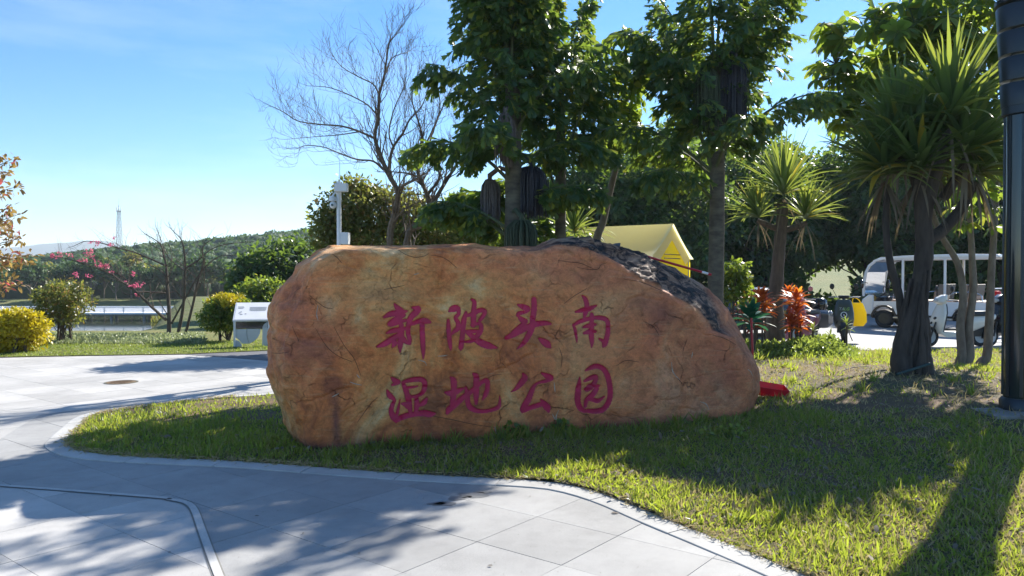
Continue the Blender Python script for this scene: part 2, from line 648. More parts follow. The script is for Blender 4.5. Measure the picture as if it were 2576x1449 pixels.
# ---------------------------------------------------------------- plaza layout (metres)
def gp(lst):
    return [tuple(G(px, py)[:2]) for px, py in lst]
KERB_PX = [(1924, 1449), (1738, 1368), (1661, 1336), (1597, 1309), (1496, 1265), (1398, 1236), (1298, 1225), (989, 1207), (767, 1191), (568, 1176),
           (341, 1166), (213, 1157), (145, 1144), (112, 1125), (117, 1112), (153, 1080), (190, 1052), (250, 1035), (384, 1016), (546, 998), (683, 988)]
kp = [(3.6, -0.6), (2.9, 0.9), (2.05, 2.6)] + gp(KERB_PX) + [(-2.6, 11.5), (-1.5, 12.8), (0.5, 14.5)]
KERB_OUT = [tuple(p) for p in catmull([(a, b, 0) for a, b in kp], 6)]
KERB_OUT = [(p[0], p[1]) for p in KERB_OUT]
KERB_IN = offset_path(KERB_OUT, -0.17)
ISLAND = KERB_IN + [(3, 15.6), (6, 16.3), (12, 16.5), (24, 16.6), (24, -2), (4.0, -2)]
TRIM = [(0.35, 0.5), (-0.62, 2.3)] + gp([(550, 1449), (512, 1347), (494, 1296), (485, 1278), (475, 1269), (460, 1263), (427, 1257), (384, 1251), (0, 1222), (-600, 1180)])
TRIM = [(p[0], p[1]) for p in catmull([(a, b, 0) for a, b in TRIM], 6)]
BACK = gp([(-600, 1118), (0, 1104), (55, 1070), (107, 1040), (256, 1025), (512, 1000), (690, 985)])
LAWN_EDGE = gp([(690, 882), (465, 892), (200, 896), (0, 900), (-600, 912)])
GREY = TRIM + BACK + [p for p in reversed(KERB_OUT[:KERB_OUT.index(min(KERB_OUT, key=lambda q: math.hypot(q[0] - G(683, 988).x, q[1] - G(683, 988).y))) + 1])]
PALE1 = TRIM + [(-10, 5.2), (-10, 0.5)]
PALE2 = BACK + [tuple(G(690, 909)[:2])] + LAWN_EDGE[1:] 

# joint bed under all paving
mb = MB()
bed = [(4, -1.2), (4, 4), (-0.5, 12), (-2, 17), (-22, 15.2), (-22, -1.2)]
mb.add([(x, y, -0.010) for x, y in bed], [tuple(range(len(bed)))])
bedo = mb.build('plaza', M['joint'], kind='structure')

UA = R(-38.0)
ux, uy = (math.cos(UA), math.sin(UA)), (-math.sin(UA), math.cos(UA))
A0 = G(1023.6, 1222.6)
SL = 0.60
slab_full = None
def slab_mesh(poly, th=0.04):
    n = len(poly)
    vv = [(x, y, 0.0) for x, y in poly] + [(x, y, -th) for x, y in poly]
    me = bpy.data.meshes.new('slab')
    me.from_pydata(vv, [], [tuple(range(n))] + [(k, k + n, (k + 1) % n + n, (k + 1) % n) for k in range(n)])
    return me
full_me = {}
def lay(region, mat, key, limit):
    cells = []
    xs_ = [p[0] for p in region]; ys_ = [p[1] for p in region]
    for i in range(-40, 41):
        for j in range(-40, 41):
            g = 0.0018
            cx_ = A0.x + ux[0] * SL * (i + 0.5) + uy[0] * SL * (j + 0.5)
            cy_ = A0.y + ux[1] * SL * (i + 0.5) + uy[1] * SL * (j + 0.5)
            if not (min(xs_) - 1 < cx_ < max(xs_) + 1 and min(ys_) - 1 < cy_ < max(ys_) + 1):
                continue
            h = SL / 2 - g
            cell = [(cx_ + a * ux[0] * h + b * uy[0] * h, cy_ + a * ux[1] * h + b * uy[1] * h) for a, b in ((-1, -1), (1, -1), (1, 1), (-1, 1))]
            poly = clip_cell(region, cell)
            if len(poly) < 3 or abs(area(poly)) < 0.004:
                continue
            if area(poly) < 0:
                poly = poly[::-1]
            cells.append((math.hypot(cx_, cy_), cx_, cy_, poly, abs(area(poly)) > (2 * h) ** 2 * 0.999))
    cells.sort()
    rest = MB()
    cnt = 0
    for dist, cx_, cy_, poly, full in cells:
        vis = abs(cx_) < 0.72 * cy_ + 0.8 and cy_ > 2.8
        dz = random.uniform(-0.0007, 0.0007)
        if cnt < limit and vis:
            loc = [(x - cx_, y - cy_) for x, y in poly]
            if full:
                if key not in full_me:
                    full_me[key] = slab_mesh(loc)
                me = full_me[key]
            else:
                me = slab_mesh(loc)
            link('paving_slab', me, mat, bedo, (cx_, cy_, dz))
            cnt += 1
        else:
            rest.add([(x, y, dz) for x, y in poly], [tuple(range(len(poly)))])
    if rest.v:
        rest.build('further_paving', mat, bedo, kind='stuff')
    return cnt
n1 = lay(GREY, M['grey'], 'g', 130)
n2 = lay(PALE1, M['pale'], 'p', 70)
n3 = lay(PALE2, M['pale'], 'p', 95)

# old damp spots on the slabs
rgs = np.random.default_rng(4)
M['damp'] = pmat('damp_granite', (0.20, 0.205, 0.205), (0.15, 0.155, 0.16), scale=60, rough=0.5)
for px, py, rr in [(1118, 1268, 0.055), (1098, 1267, 0.04), (1150, 1254, 0.05), (1192, 1245, 0.075), (1215, 1238, 0.04), (1170, 1250, 0.03)]:
    c_ = G(px, py)
    mb = MB(); nn = 22
    ph = rgs.uniform(0, 6.28, 3)
    mb.add([(c_.x + rr * (1.5 + 0.3 * math.sin(2 * a + ph[0])) * math.cos(a), c_.y + rr * (0.9 + 0.22 * math.sin(3 * a + ph[1])) * math.sin(a), 0.0022) for a in np.linspace(0, 2 * math.pi, nn, endpoint=False)], [tuple(range(nn))])
    mb.build('damp_spot', M['damp'], bedo)

# trim strip between the two pavings
tr = TRIM
def ribbon(path, w0, w1, z, th=None):
    a, b = offset_path(path, w0), offset_path(path, w1)
    n = len(path)
    vv = [(x, y, z) for x, y in a] + [(x, y, z) for x, y in b]
    return vv, [(k, k + 1, n + k + 1, n + k) for k in range(n - 1)]
mb = MB(); mb.add(*ribbon(tr, -0.032, 0.032, 0.0020)); mb.build('trim_gap', M['joint'], bedo)
mb = MB(); mb.add(*ribbon(tr, -0.022, 0.022, 0.0060)); mb.build('trim_strip', M['kerb'], bedo)

# kerb stones round the island
kerb = bpy.data.objects.new('kerb', None)
COL.objects.link(kerb)
kerb['kind'] = 'structure'
cum = [0]
for a, b in zip(KERB_OUT, KERB_OUT[1:]):
    cum.append(cum[-1] + math.hypot(b[0] - a[0], b[1] - a[1]))
def at_len(path, s):
    k = int(np.searchsorted(cum, s)) - 1
    k = max(0, min(k, len(path) - 2))
    t = (s - cum[k]) / max(1e-6, cum[k + 1] - cum[k])
    return (path[k][0] + (path[k + 1][0] - path[k][0]) * t, path[k][1] + (path[k + 1][1] - path[k][1]) * t)
s = 0.3
while s < cum[-1] - 0.2:
    e = min(s + 0.8, cum[-1])
    ts = np.linspace(s + 0.0035, e - 0.0035, 7)
    o_ = [at_len(KERB_OUT, t) for t in ts]
    i_ = [at_len(KERB_IN, t) for t in ts]
    zt = 0.008 + random.uniform(-0.002, 0.002)
    mb = MB()
    rings = []
    for a, b in zip(o_, i_):
        dx, dy = b[0] - a[0], b[1] - a[1]
        a2 = (a[0] + dx * 0.03, a[1] + dy * 0.03)
        rings.append([(a[0], a[1], -0.05), (a[0], a[1], zt - 0.003), (a2[0], a2[1], zt), (b[0], b[1], zt + 0.004), (b[0], b[1], -0.05)])
    mb.loft(rings)
    mb.build('kerb_stone', M['kerb'], kerb)
    s = e

# asphalt wedge and yard
mb = MB()
ap = gp([(465, 892.2), (690, 882.2), (690, 909)]) + [(-3.0, 12.0), (-0.5, 14.2), (0.8, 15.0), (-1.0, 17.2), (-4.6, 17.0)]
ap = [ap[0], ap[2], ap[3], ap[4], ap[5], ap[6], ap[1]]
mb.add([(x, y, 0.004) for x, y in ap], [tuple(range(len(ap)))])
mb.build('asphalt_path', M['asphalt'], kind='structure')
yard = [(0.3, 14.6), (3, 15.6), (6, 16.3), (12, 16.5), (46, 16.6), (46, 33), (14, 36), (2, 33), (-2, 24), (-2, 16.9)]
mb = MB(); mb.add([(x, y, 0.0) for x, y in yard], [tuple(range(len(yard)))]); mb.build('parking_yard', M['concrete'], kind='structure')

# lawns: clipped grids that follow the ground
def gz(x, y):
    x, y = np.asarray(x, float), np.asarray(y, float)
    m = 0.24 * np.exp(-((x - 5.2) ** 2 + (y - 10.0) ** 2) / (2 * 2.3 ** 2))
    m = m + 0.03 * np.exp(-((x - 0.0) ** 2 + (y - 7.5) ** 2) / (2 * 1.5 ** 2))
    q = np.stack([x.ravel() * 1.3, y.ravel() * 1.3, 0 * x.ravel()], -1)
    return 0.008 + m * sstep(16.3, 13.5, y) + 0.016 * fbm(q, 3, 3).reshape(x.shape)

def lawn_sheet(region, zf, st, name, mat):
    xs_ = np.arange(min(p[0] for p in region) - st, max(p[0] for p in region) + st, st)
    ys_ = np.arange(min(p[1] for p in region) - st, max(p[1] for p in region) + st, st)
    vmap, vv, ff = {}, [], []
    def vid(p):
        k = (round(p[0] * 2000), round(p[1] * 2000))
        if k not in vmap:
            vmap[k] = len(vv)
            vv.append(p)
        return vmap[k]
    for x in xs_:
        for y in ys_:
            cell = [(x, y), (x + st, y), (x + st, y + st), (x, y + st)]
            poly = clip_cell(region, cell)
            if len(poly) > 2 and abs(area(poly)) > 1e-4:
                if area(poly) < 0:
                    poly = poly[::-1]
                ids = []
                for p in poly:
                    i = vid(p)
                    if not ids or (i != ids[-1]):
                        ids.append(i)
                if ids[0] == ids[-1]:
                    ids.pop()
                if len(set(ids)) == len(ids) and len(ids) > 2:
                    ff.append(ids)
    P = np.array(vv)
    z = zf(P[:, 0], P[:, 1])
    me = bpy.data.meshes.new(name)
    me.from_pydata([(a, b, c) for (a, b), c in zip(vv, z)], [], ff)
    me.shade_smooth()
    return link(name, me, mat, kind='structure')

def lawnmat(name, cg, cs, scale):
    m, nt, b = nodes(name)
    L = nt.links
    g = N(nt, 'NewGeometry')
    n1 = N(nt, 'TexNoise', Scale=scale, Detail=7.0, Roughness=0.7)
    n2 = N(nt, 'TexNoise', Scale=70.0, Detail=4.0, Roughness=0.7)
    for n in (n1, n2):
        L.new(g.outputs['Position'], n.inputs['Vector'])
    r1 = ramp(nt, [(0.38, cg), (0.62, cs)])
    L.new(n1.outputs['Fac'], r1.inputs['Fac'])
    r2 = ramp(nt, [(0.3, 0.55), (0.7, 1.2)])
    L.new(n2.outputs['Fac'], r2.inputs['Fac'])
    x = N(nt, 'MixRGB', blend_type='MULTIPLY', Fac=1.0)
    L.new(r1.outputs['Color'], x.inputs['Color1'])
    L.new(r2.outputs['Color'], x.inputs['Color2'])
    L.new(x.outputs['Color'], b.inputs['Base Color'])
    b.inputs['Roughness'].default_value = 0.95
    bp = N(nt, 'Bump', Strength=1.0, Distance=0.02)
    L.new(n2.outputs['Fac'], bp.inputs['Height'])
    L.new(bp.outputs['Normal'], b.inputs['Normal'])
    return m
M['turf'] = lawnmat('turf_soil', (0.085, 0.085, 0.03), (0.19, 0.115, 0.065), 0.9)
M['lawn'] = lawnmat('lawn_turf', (0.13, 0.16, 0.025), (0.20, 0.18, 0.05), 0.6)
lawn_sheet(ISLAND, gz, 0.3, 'lawn', M['turf'])
def lz(x, y):
    return 0.015 - 0.14 * sstep(19, 24, np.asarray(y, float)) + 0.05 * sstep(-9, -4, np.asarray(x, float)) * sstep(17, 20, np.asarray(y, float))
LAWN2 = [(p[0], p[1] + 0.01) for p in LAWN_EDGE] + [(-26, 15), (-26, 24), (-4, 24), (-3, 17.4)]
lawn_sheet(LAWN2, lz, 0.6, 'far_lawn', M['lawn'])

# manhole cover in the plaza
c = G(305, 962)
t = thing('manhole_cover', 'round manhole cover set into the pale plaza paving', 'manhole cover', (c.x, c.y, 0.0))
M['iron'] = pmat('manhole_iron', (0.16, 0.15, 0.10), (0.09, 0.085, 0.06), scale=20, rough=0.7, metal=0.3)
mb = MB(); mb.lathe([(0.23, 0.001), (0.23, 0.006), (0.205, 0.007), (0.20, 0.004)], 32); mb.build('rim', M['iron'], t)
mb = MB(); mb.lathe([(0.198, 0.002), (0.198, 0.006), (0.18, 0.008)], 32)
for k in range(6):
    mb.box((0, -0.14 + 0.056 * k, 0.009), (0.26 * math.cos((-0.14 + 0.056 * k) * 4.6), 0.018, 0.004))
mb.build('lid', M['turf'], t)

# ---------------------------------------------------------------- bridge over the lake
bx0, bx1, by = -80.0, -24.0, 81.0
t = thing('footbridge', 'long low white footbridge crossing the lake', 'bridge', (-50, by, WZ))
M['bridge'] = pmat('bridge_white', (0.86, 0.87, 0.88), (0.80, 0.80, 0.82), scale=0.3, rough=0.5)
M['railpanel'] = leafmat('white_railing_sheet', (0.80, 0.81, 0.83), (0.80, 0.81, 0.83), (0.9, 0.9, 0.92), 0.5)
def LB(): return MB((-50, by, WZ))
mb = LB(); mb.box(((bx0 + bx1) / 2, by, -2.28), (bx1 - bx0, 2.4, 0.16)); mb.build('deck', M['bridge'], t)
mb = LB(); mb.box(((bx0 + bx1) / 2, by, -2.45), (bx1 - bx0, 1.2, 0.18)); mb.build('beam', M['concrete'], t)
x = bx0
while x < bx1 - 0.1:
    for sy in (-1.16, 1.16):
        mb = LB(); mb.box((x + 1.0, by + sy, -1.91), (1.90, 0.05, 0.44)); mb.build('railing_panel', M['railpanel'], t)
        mb = LB(); mb.box((x, by + sy, -1.92), (0.09, 0.10, 0.60)); mb.build('railing_post', M['white'], t)
    x += 2.0
for sy in (-1.16, 1.16):
    mb = LB(); mb.box(((bx0 + bx1) / 2, by + sy, -1.64), (bx1 - bx0, 0.12, 0.06)); mb.build('handrail', M['white'], t)
x = bx0 + 1
while x < bx1:
    mb = LB()
    for sy in (-0.5, 0.5):
        mb.tube([(x, by + sy, -2.5), (x, by + sy, -4.2)], 0.16, 8)
    mb.build('pier', M['concrete'], t)
    x += 3.4

# ---------------------------------------------------------------- lattice tower on the far hill
td = 420.0
tb = W(300, 640, td)
tz0 = float(tz(tb.x, td)) - 1.0
top_z = W(300, 528, td).z
t = thing('lattice_tower', 'slender lattice telecom tower rising behind the wooded hill', 'tower', (tb.x, td, tz0))
M['galv'] = pmat('galvanised', (0.42, 0.44, 0.46), rough=0.5, metal=0.4)
H = top_z - tz0
def tw(z):
    return 1.75 - 1.15 * (z / H)
for sx, sy in ((-1, -1), (1, -1), (1, 1), (-1, 1)):
    mb = MB(); mb.tube([(sx * tw(0), sy * tw(0), 0), (sx * tw(H), sy * tw(H), H)], 0.13, 5); mb.build('leg', M['galv'], t)
mb = MB()
nz = 11
for k in range(nz):
    z0, z1 = H * k / nz, H * (k + 1) / nz
    for a, b in (((-1, -1), (1, -1)), ((1, -1), (1, 1)), ((1, 1), (-1, 1)), ((-1, 1), (-1, -1))):
        mb.tube([(a[0] * tw(z0), a[1] * tw(z0), z0), (b[0] * tw(z1), b[1] * tw(z1), z1)], 0.06, 4)
        mb.tube([(b[0] * tw(z0), b[1] * tw(z0), z0), (a[0] * tw(z1), a[1] * tw(z1), z1)], 0.06, 4)
        mb.tube([(a[0] * tw(z1), a[1] * tw(z1), z1), (b[0] * tw(z1), b[1] * tw(z1), z1)], 0.06, 4)
mb.build('bracing', M['galv'], t)
mb = MB(); mb.lathe([(0.5, H - 1.2), (1.25, H - 1.0), (1.25, H - 0.75), (0.6, H - 0.7)], 10); mb.build('platform', M['galv'], t)
for k in range(6):
    a = k * math.pi / 3
    mb = MB(); mb.box((1.3 * math.cos(a), 1.3 * math.sin(a), H + 0.4), (0.35, 0.35, 2.0)); mb.build('antenna_panel', M['white'], t)
mb = MB(); mb.tube([(0, 0, H - 1), (0, 0, H + 2.6)], 0.20, 6); mb.tube([(0, 0, H + 2.5), (0, 0, H + 6.0)], 0.07, 5); mb.build('mast', M['galv'], t)

# ================================================================== THE INSCRIBED BOULDER
RA = math.atan2(1.26, 4.46)                       # the face turns away to the right
RO = Vector((-1.90, 6.84, 0.0))                   # left foot of the face
rdir = Vector((math.cos(RA), math.sin(RA), 0))
rnor = Vector((math.sin(RA), -math.cos(RA), 0))   # towards the viewer
ROCK_T = 0.62                                     # ridge set back behind the face
def on_plane(px, py, back):
    """photo position -> (along, up) on the plane 'back' metres behind the face"""
    r = ray(px, py)
    o = Vector((0, 0, CAM_H))
    p0 = RO - rnor * back
    t = (p0 - o).dot(rnor) / r.dot(rnor)
    p = o + r * t
    return ((p - RO).dot(rdir), p.z)
S_PX = [(760, 1143), (738, 1105), (722, 1060), (708, 1010), (690, 975), (682, 930), (677, 890), (679, 850), (678, 800), (685, 765), (700, 740), (728, 705),
        (750, 680), (775, 650), (800, 632), (830, 620), (870, 616), (930, 618), (1000, 617), (1060, 620), (1130, 615), (1190, 613), (1240, 620), (1300, 620),
        (1350, 622), (1385, 605), (1430, 600), (1480, 601), (1530, 620), (1580, 632), (1640, 655), (1690, 672), (1740, 700), (1790, 735), (1830, 775),
        (1860, 830), (1880, 875), (1900, 905), (1911, 940), (1909, 985), (1896, 1015)]
F_PX = [(772, 1143), (762, 1090), (752, 1030), (738, 980), (722, 930), (718, 880), (724, 830), (738, 780), (758, 735), (785, 695), (812, 664), (842, 645),
        (880, 632), (950, 628), (1060, 630), (1130, 624), (1240, 628), (1300, 629), (1350, 629), (1400, 616), (1450, 617), (1500, 630), (1540, 646),
        (1575, 666), (1600, 692), (1650, 713), (1700, 741), (1760, 777), (1786, 806), (1800, 832), (1850, 850), (1874, 880), (1893, 920), (1902, 950),
        (1898, 985), (1884, 1015)]
def rock_poly(px, back):
    pts = [on_plane(a, b, back) for a, b in px]
    pts.append((pts[-1][0] - 0.10, -0.35))
    pts.append((pts[0][0] + 0.10, -0.35))
    return pts
PS, PF = rock_poly(S_PX, ROCK_T), rock_poly(F_PX, 0.0)
CS, CZ = 2.25, 0.85
NT = 760
KX = 2.2
def radial(poly):
    out = np.zeros(NT)
    for k in range(NT):
        th = 2 * math.pi * k / NT
        dx, dz = KX * math.cos(th), math.sin(th)
        best = 0
        for i in range(len(poly)):
            x1, z1 = poly[i][0] - CS, poly[i][1] - CZ
            x2, z2 = poly[(i + 1) % len(poly)][0] - CS, poly[(i + 1) % len(poly)][1] - CZ
            ex, ez = x2 - x1, z2 - z1
            den = dx * ez - dz * ex
            if abs(den) < 1e-9:
                continue
            t = (x1 * ez - z1 * ex) / den
            u = (x1 * dz - z1 * dx) / den
            if t > 0 and -1e-6 <= u <= 1 + 1e-6:
                best = max(best, t)
        out[k] = best
    return out
RS, RF = radial(PS), radial(PF)
th = 2 * np.pi * np.arange(NT) / NT
DX, DZ = KX * np.cos(th), np.sin(th)
rings, crag = [], []
NF, NM, NB = 95, 46, 26
for i in range(1, NF + 1):                         # face
    r = i / NF
    s_ = CS + r * RF * DX
    z_ = CZ + r * RF * DZ
    back = -0.035 * (1 - r * r) + 0.05 * max(0, (r - 0.93) / 0.07) ** 2
    rings.append(np.stack([s_, back + 0 * s_, z_], -1))
    crag.append(np.full(NT, max(0.0, (r - 0.985) / 0.015) * 0.5))
for i in range(1, NM + 1):                         # weathered rim from the face edge to the ridge
    t = i / NM
    r = RF + (RS - RF) * t ** 0.9
    s_ = CS + r * DX
    z_ = CZ + r * DZ
    back = 0.05 + (ROCK_T - 0.05) * (t ** 1.15)
    rings.append(np.stack([s_, back + 0 * s_, z_], -1))
    crag.append(np.ones(NT))
for i in range(1, NB):                             # back
    t = i / NB
    r = RS * math.cos(t * math.pi / 2) ** 0.6
    s_ = CS + r * DX
    z_ = CZ + r * DZ
    back = ROCK_T + 0.75 * math.sin(t * math.pi / 2) ** 1.2
    rings.append(np.stack([s_, back + 0 * s_, z_], -1))
    crag.append(np.ones(NT))
L3 = np.array(rings)                               # (rings, NT, 3): along, back, up
cr = np.array(crag)
flat = L3.reshape(-1, 3)
crf = cr.reshape(-1)
# relief: soft waves on the dressed face, ledges and blocks on the weathered rim
q = flat.copy()
rel = 0.014 * fbm(q * np.array([1.3, 1.3, 1.3]), 4, 21) + 0.0035 * fbm(q * 7, 3, 31)
left = sstep(0.75, 0.0, flat[:, 0])
rel = rel + left * 0.05 * (0.75 - 1.5 * np.abs(fbm(q * np.array([2.2, 2.2, 1.5]), 3, 41)))
rel = rel - 0.012 * np.exp(-(fbm(q * np.array([1.7, 1.7, 2.6]), 3, 47) / 0.035) ** 2) * (1 - 0.5 * crf)
rid = 1 - np.abs(fbm(q * np.array([2.4, 3.0, 4.5]), 4, 51))
fine = fbm(q * 13, 3, 61)
right = sstep(2.2, 3.0, flat[:, 0])
amp = crf * (0.03 + 0.075 * right) * (1 - 0.85 * sstep(3.5, 4.1, flat[:, 0]))
rel = rel + amp * (rid - 0.62) * 1.0 + crf * right * 0.018 * fine * (1 - 0.6 * sstep(3.5, 4.1, flat[:, 0]))
# bedding ledge running down the left flank
groove = np.exp(-((flat[:, 2] - (1.02 - 0.25 * flat[:, 0])) / 0.035) ** 2) * sstep(0.6, 0.1, flat[:, 0])
rel = rel - 0.03 * groove
# direction of displacement: mix of outwards and towards the viewer
out_s = np.stack([DX, 0 * DX, DZ], -1)
out_s /= np.linalg.norm(out_s, axis=1)[:, None]
out_s = np.tile(out_s, (len(rings), 1))
wv = np.clip(crf, 0, 1)[:, None]
dirv = out_s * wv * 0.8 + np.array([0, -1, 0]) * (1 - 0.5 * wv)
dirv[(NF + NM) * NT:] = out_s[(NF + NM) * NT:]
flat = flat + dirv * rel[:, None]
# centre points
front_c = np.array([[CS, -0.035, CZ]])
back_c = np.array([[CS, ROCK_T + 0.76, CZ]])
loc = np.concatenate([flat, front_c, back_c])
nr = len(rings)
rdn, rnn = np.array(rdir), np.array(rnor)
Vr = np.array(RO) + loc[:, :1] * rdn + (-loc[:, 1:2]) * rnn + np.array([0, 0, 1.0]) * loc[:, 2:3]
F4 = []
k = np.arange(NT)
k2 = (k + 1) % NT
for i in range(nr - 1):
    F4.append(np.stack([i * NT + k, i * NT + k2, (i + 1) * NT + k2, (i + 1) * NT + k], -1))
F4 = np.concatenate(F4)
fc = nr * NT
tri = np.concatenate([np.stack([np.full(NT, fc), k2, k], -1), np.stack([np.full(NT, fc + 1), (nr - 1) * NT + k, (nr - 1) * NT + k2], -1)])
T3 = np.concatenate([F4[:, [0, 1, 2]], F4[:, [0, 2, 3]], tri])
# brush strokes of the inscription, (x, y, half width) in a local drawing frame
GLYPHS = {
 'xin': [[(320,135,8),(345,170,22),(385,205,28),(425,215,10)],[(220,265,10),(280,235,25),(370,220,25),(440,205,8)],[(415,240,15),(330,290,28),(270,330,22)],
   [(280,335,20),(350,310,22),(440,290,10)],[(245,415,8),(300,395,20),(380,380,20),(470,360,8)],[(385,330,20),(385,430,25),(375,520,25),(372,600,5)],
   [(380,420,20),(300,470,25),(220,520,24),(155,545,10)],[(300,470,15),(320,510,25),(300,548,8)],[(400,460,20),(430,500,18),(470,525,4)],
   [(490,172,10),(545,180,24),(525,215,28),(480,260,25),(455,330,22),(450,410,20),(465,480,18),(470,525,5)],
   [(480,330,15),(560,300,22),(620,300,25),(662,312,12)],[(585,310,22),(585,400,22),(590,500,22),(595,590,17),(595,660,4)]],
 'bei': [[(840,212,6),(880,185,30),(925,180,24),(935,230,16),(905,270,18),(930,320,20),(925,370,22),(890,400,16),(868,430,6)],
   [(835,290,13),(838,380,20),(845,470,20),(855,545,15),(858,580,4)],[(1005,215,12),(985,290,22),(975,380,22),(965,470,22),(955,550,22),(955,575,10)],
   [(1000,250,12),(1060,235,18),(1130,200,20),(1180,205,20),(1172,245,18),(1135,295,16)],[(1060,95,12),(1085,120,18),(1080,190,22),(1075,270,24),(1075,345,20)],
   [(1060,340,18),(1110,325,14),(1140,332,18),(1148,375,20),(1120,430,22),(1060,490,16),(985,500,8)],[(980,400,12),(1050,400,18),(1110,395,14)],
   [(1010,410,12),(1080,460,25),(1150,510,30),(1220,535,29),(1300,556,6)]],
 'tou': [[(1500,145,9),(1550,165,24),(1600,182,20),(1575,212,15),(1510,228,18),(1490,252,8)],[(1500,250,9),(1540,290,24),(1575,308,18),(1520,350,18),(1440,402,6)],
   [(1385,462,18),(1450,430,25),(1530,390,24),(1620,345,25),(1700,325,24),(1770,320,20),(1815,328,8)],
   [(1655,88,22),(1655,180,25),(1640,280,25),(1635,350,25),(1600,430,25),(1550,510,19),(1488,566,4)],[(1695,465,8),(1740,495,27),(1780,525,31),(1806,552,10)]],
 'nan': [[(2115,58,6),(2145,90,20),(2160,150,22),(2150,210,22),(2130,272,10)],[(2048,215,8),(2110,200,20),(2180,185,24),(2256,153,7)],
   [(2025,335,10),(2045,390,14),(2055,460,11),(2060,505,4)],[(2028,340,12),(2080,310,17),(2150,285,18),(2220,270,16),(2290,270,20),(2348,295,20),(2358,370,20),(2345,450,22),(2322,520,24),(2305,552,5)],
   [(2320,500,18),(2270,470,8)],[(2120,360,10),(2180,345,20),(2240,330,10)],[(2125,415,12),(2190,400,22),(2240,400,12)],
   [(2205,235,18),(2200,330,20),(2195,430,24),(2200,500,17),(2195,552,4)]],
 'shi': [[(290,840,8),(325,868,24),(368,885,14),(310,905,14),(293,916,5)],[(250,960,8),(275,1010,24),(318,1055,16),(300,1110,20),(290,1160,22),(312,1220,27),(340,1270,8)],
   [(335,1250,12),(355,1150,13),(376,1050,4)],[(400,890,14),(430,960,24),(440,1000,22),(450,1060,20)],
   [(400,885,14),(470,865,20),(550,855,22),(600,872,22),(610,930,22),(585,990,18),(520,1020,14),(450,1022,12)],[(450,935,12),(500,930,11),(545,920,6)],
   [(460,1010,18),(465,1090,22),(475,1190,16)],[(530,1030,18),(535,1100,22),(525,1180,16)],[(390,1090,9),(430,1100,22),(442,1132,10)],[(630,1040,12),(600,1080,22),(550,1112,10)],
   [(330,1248,22),(420,1210,25),(510,1190,22),(600,1180,28),(660,1190,26),(708,1184,10)]],
 'di': [[(855,835,8),(885,870,27),(890,960,24),(880,1050,24),(868,1115,16)],[(805,985,8),(860,990,27),(920,970,24),(982,943,9)],
   [(825,1183,14),(850,1140,27),(920,1080,25),(1000,1010,22),(1080,950,20),(1150,885,17),(1200,870,22),(1207,940,20),(1190,1000,20),(1160,1052,6)],
   [(1075,805,13),(1100,832,25),(1100,920,25),(1100,1010,25),(1100,1092,12)],
   [(1000,930,10),(1015,990,22),(1020,1070,22),(1050,1130,24),(1130,1160,18),(1230,1152,16),(1308,1120,18),(1326,1060,11),(1322,1012,3)]],
 'gong': [[(1545,800,8),(1565,840,26),(1530,890,26),(1480,945,15),(1432,977,3)],
   [(1720,795,8),(1780,828,26),(1815,845,20),(1760,870,16),(1690,890,11),(1652,922,16),(1630,970,22),(1600,1040,26),(1562,1110,29),(1545,1150,26),(1540,1177,6)],
   [(1550,1165,12),(1620,1125,20),(1700,1100,22),(1742,1085,18)],[(1715,1048,7),(1750,1090,26),(1780,1130,31),(1792,1168,10)]],
 'yuan': [[(2085,838,6),(2080,900,20),(2070,980,27),(2067,1060,26),(2092,1130,24),(2142,1163,18)],
   [(2138,772,7),(2190,745,19),(2250,730,22),(2310,757,22),(2350,820,24),(2370,900,24),(2378,1000,24),(2360,1080,24),(2310,1145,24),(2240,1160,23),(2160,1157,18)],
   [(2128,872,10),(2190,842,20),(2240,830,17),(2232,875,20),(2195,930,23),(2150,962,14)],[(2140,950,14),(2200,920,24),(2272,918,10)],
   [(2252,940,18),(2210,1000,23),(2155,1050,20),(2140,1118,14)],[(2160,1040,15),(2220,1052,19),(2262,1060,19),(2322,1018,6)]],
}

# --- the lettered part of the face: a finer patch with the strokes cut into it
rbvh0 = BVHTree.FromPolygons([tuple(p) for p in Vr], [tuple(int(i) for i in t_) for t_ in T3])
gx, gy = np.meshgrid(np.arange(90, 2462, 6.0), np.arange(-6, 1342, 6.0))
pxg, pyg = 907.2 + gx * 0.2629, 728.3 + gy * 0.2629
cp_, sp_ = math.cos(PITCH), math.sin(PITCH)
ry_ = cp_ - sp_ * (pyg - CY) / FPX
rx_ = (pxg - CX) / FPX
rz_ = -sp_ - cp_ * (pyg - CY) / FPX
tt = ((RO.x - 0) * rnor.x + (RO.y - 0) * rnor.y) / (rx_ * rnor.x + ry_ * rnor.y)
wx, wy, wz = rx_ * tt, ry_ * tt, CAM_H + rz_ * tt
sg_, zg_ = (wx - RO.x) * rdir.x + (wy - RO.y) * rdir.y, wz
inside = np.full(gx.shape, -99.0)
for strokes in GLYPHS.values():
    for st_ in strokes:
        for c_ in catmull(st_, 9):
            x0, y0, w0 = c_[0], c_[1], max(1.5, c_[2]) * 1.10 + 5.0
            i0, i1 = int((x0 - w0 - 30 - 90) / 6), int((x0 + w0 + 30 - 90) / 6) + 2
            j0, j1 = int((y0 - w0 - 30 + 6) / 6), int((y0 + w0 + 30 + 6) / 6) + 2
            i0, j0 = max(i0, 0), max(j0, 0)
            sl = (slice(j0, j1), slice(i0, i1))
            inside[sl] = np.maximum(inside[sl], w0 - np.hypot(gx[sl] - x0, gy[sl] - y0))
depth = 0.016 * sstep(0, 8.0, inside)
pv = np.zeros((gx.size, 3))
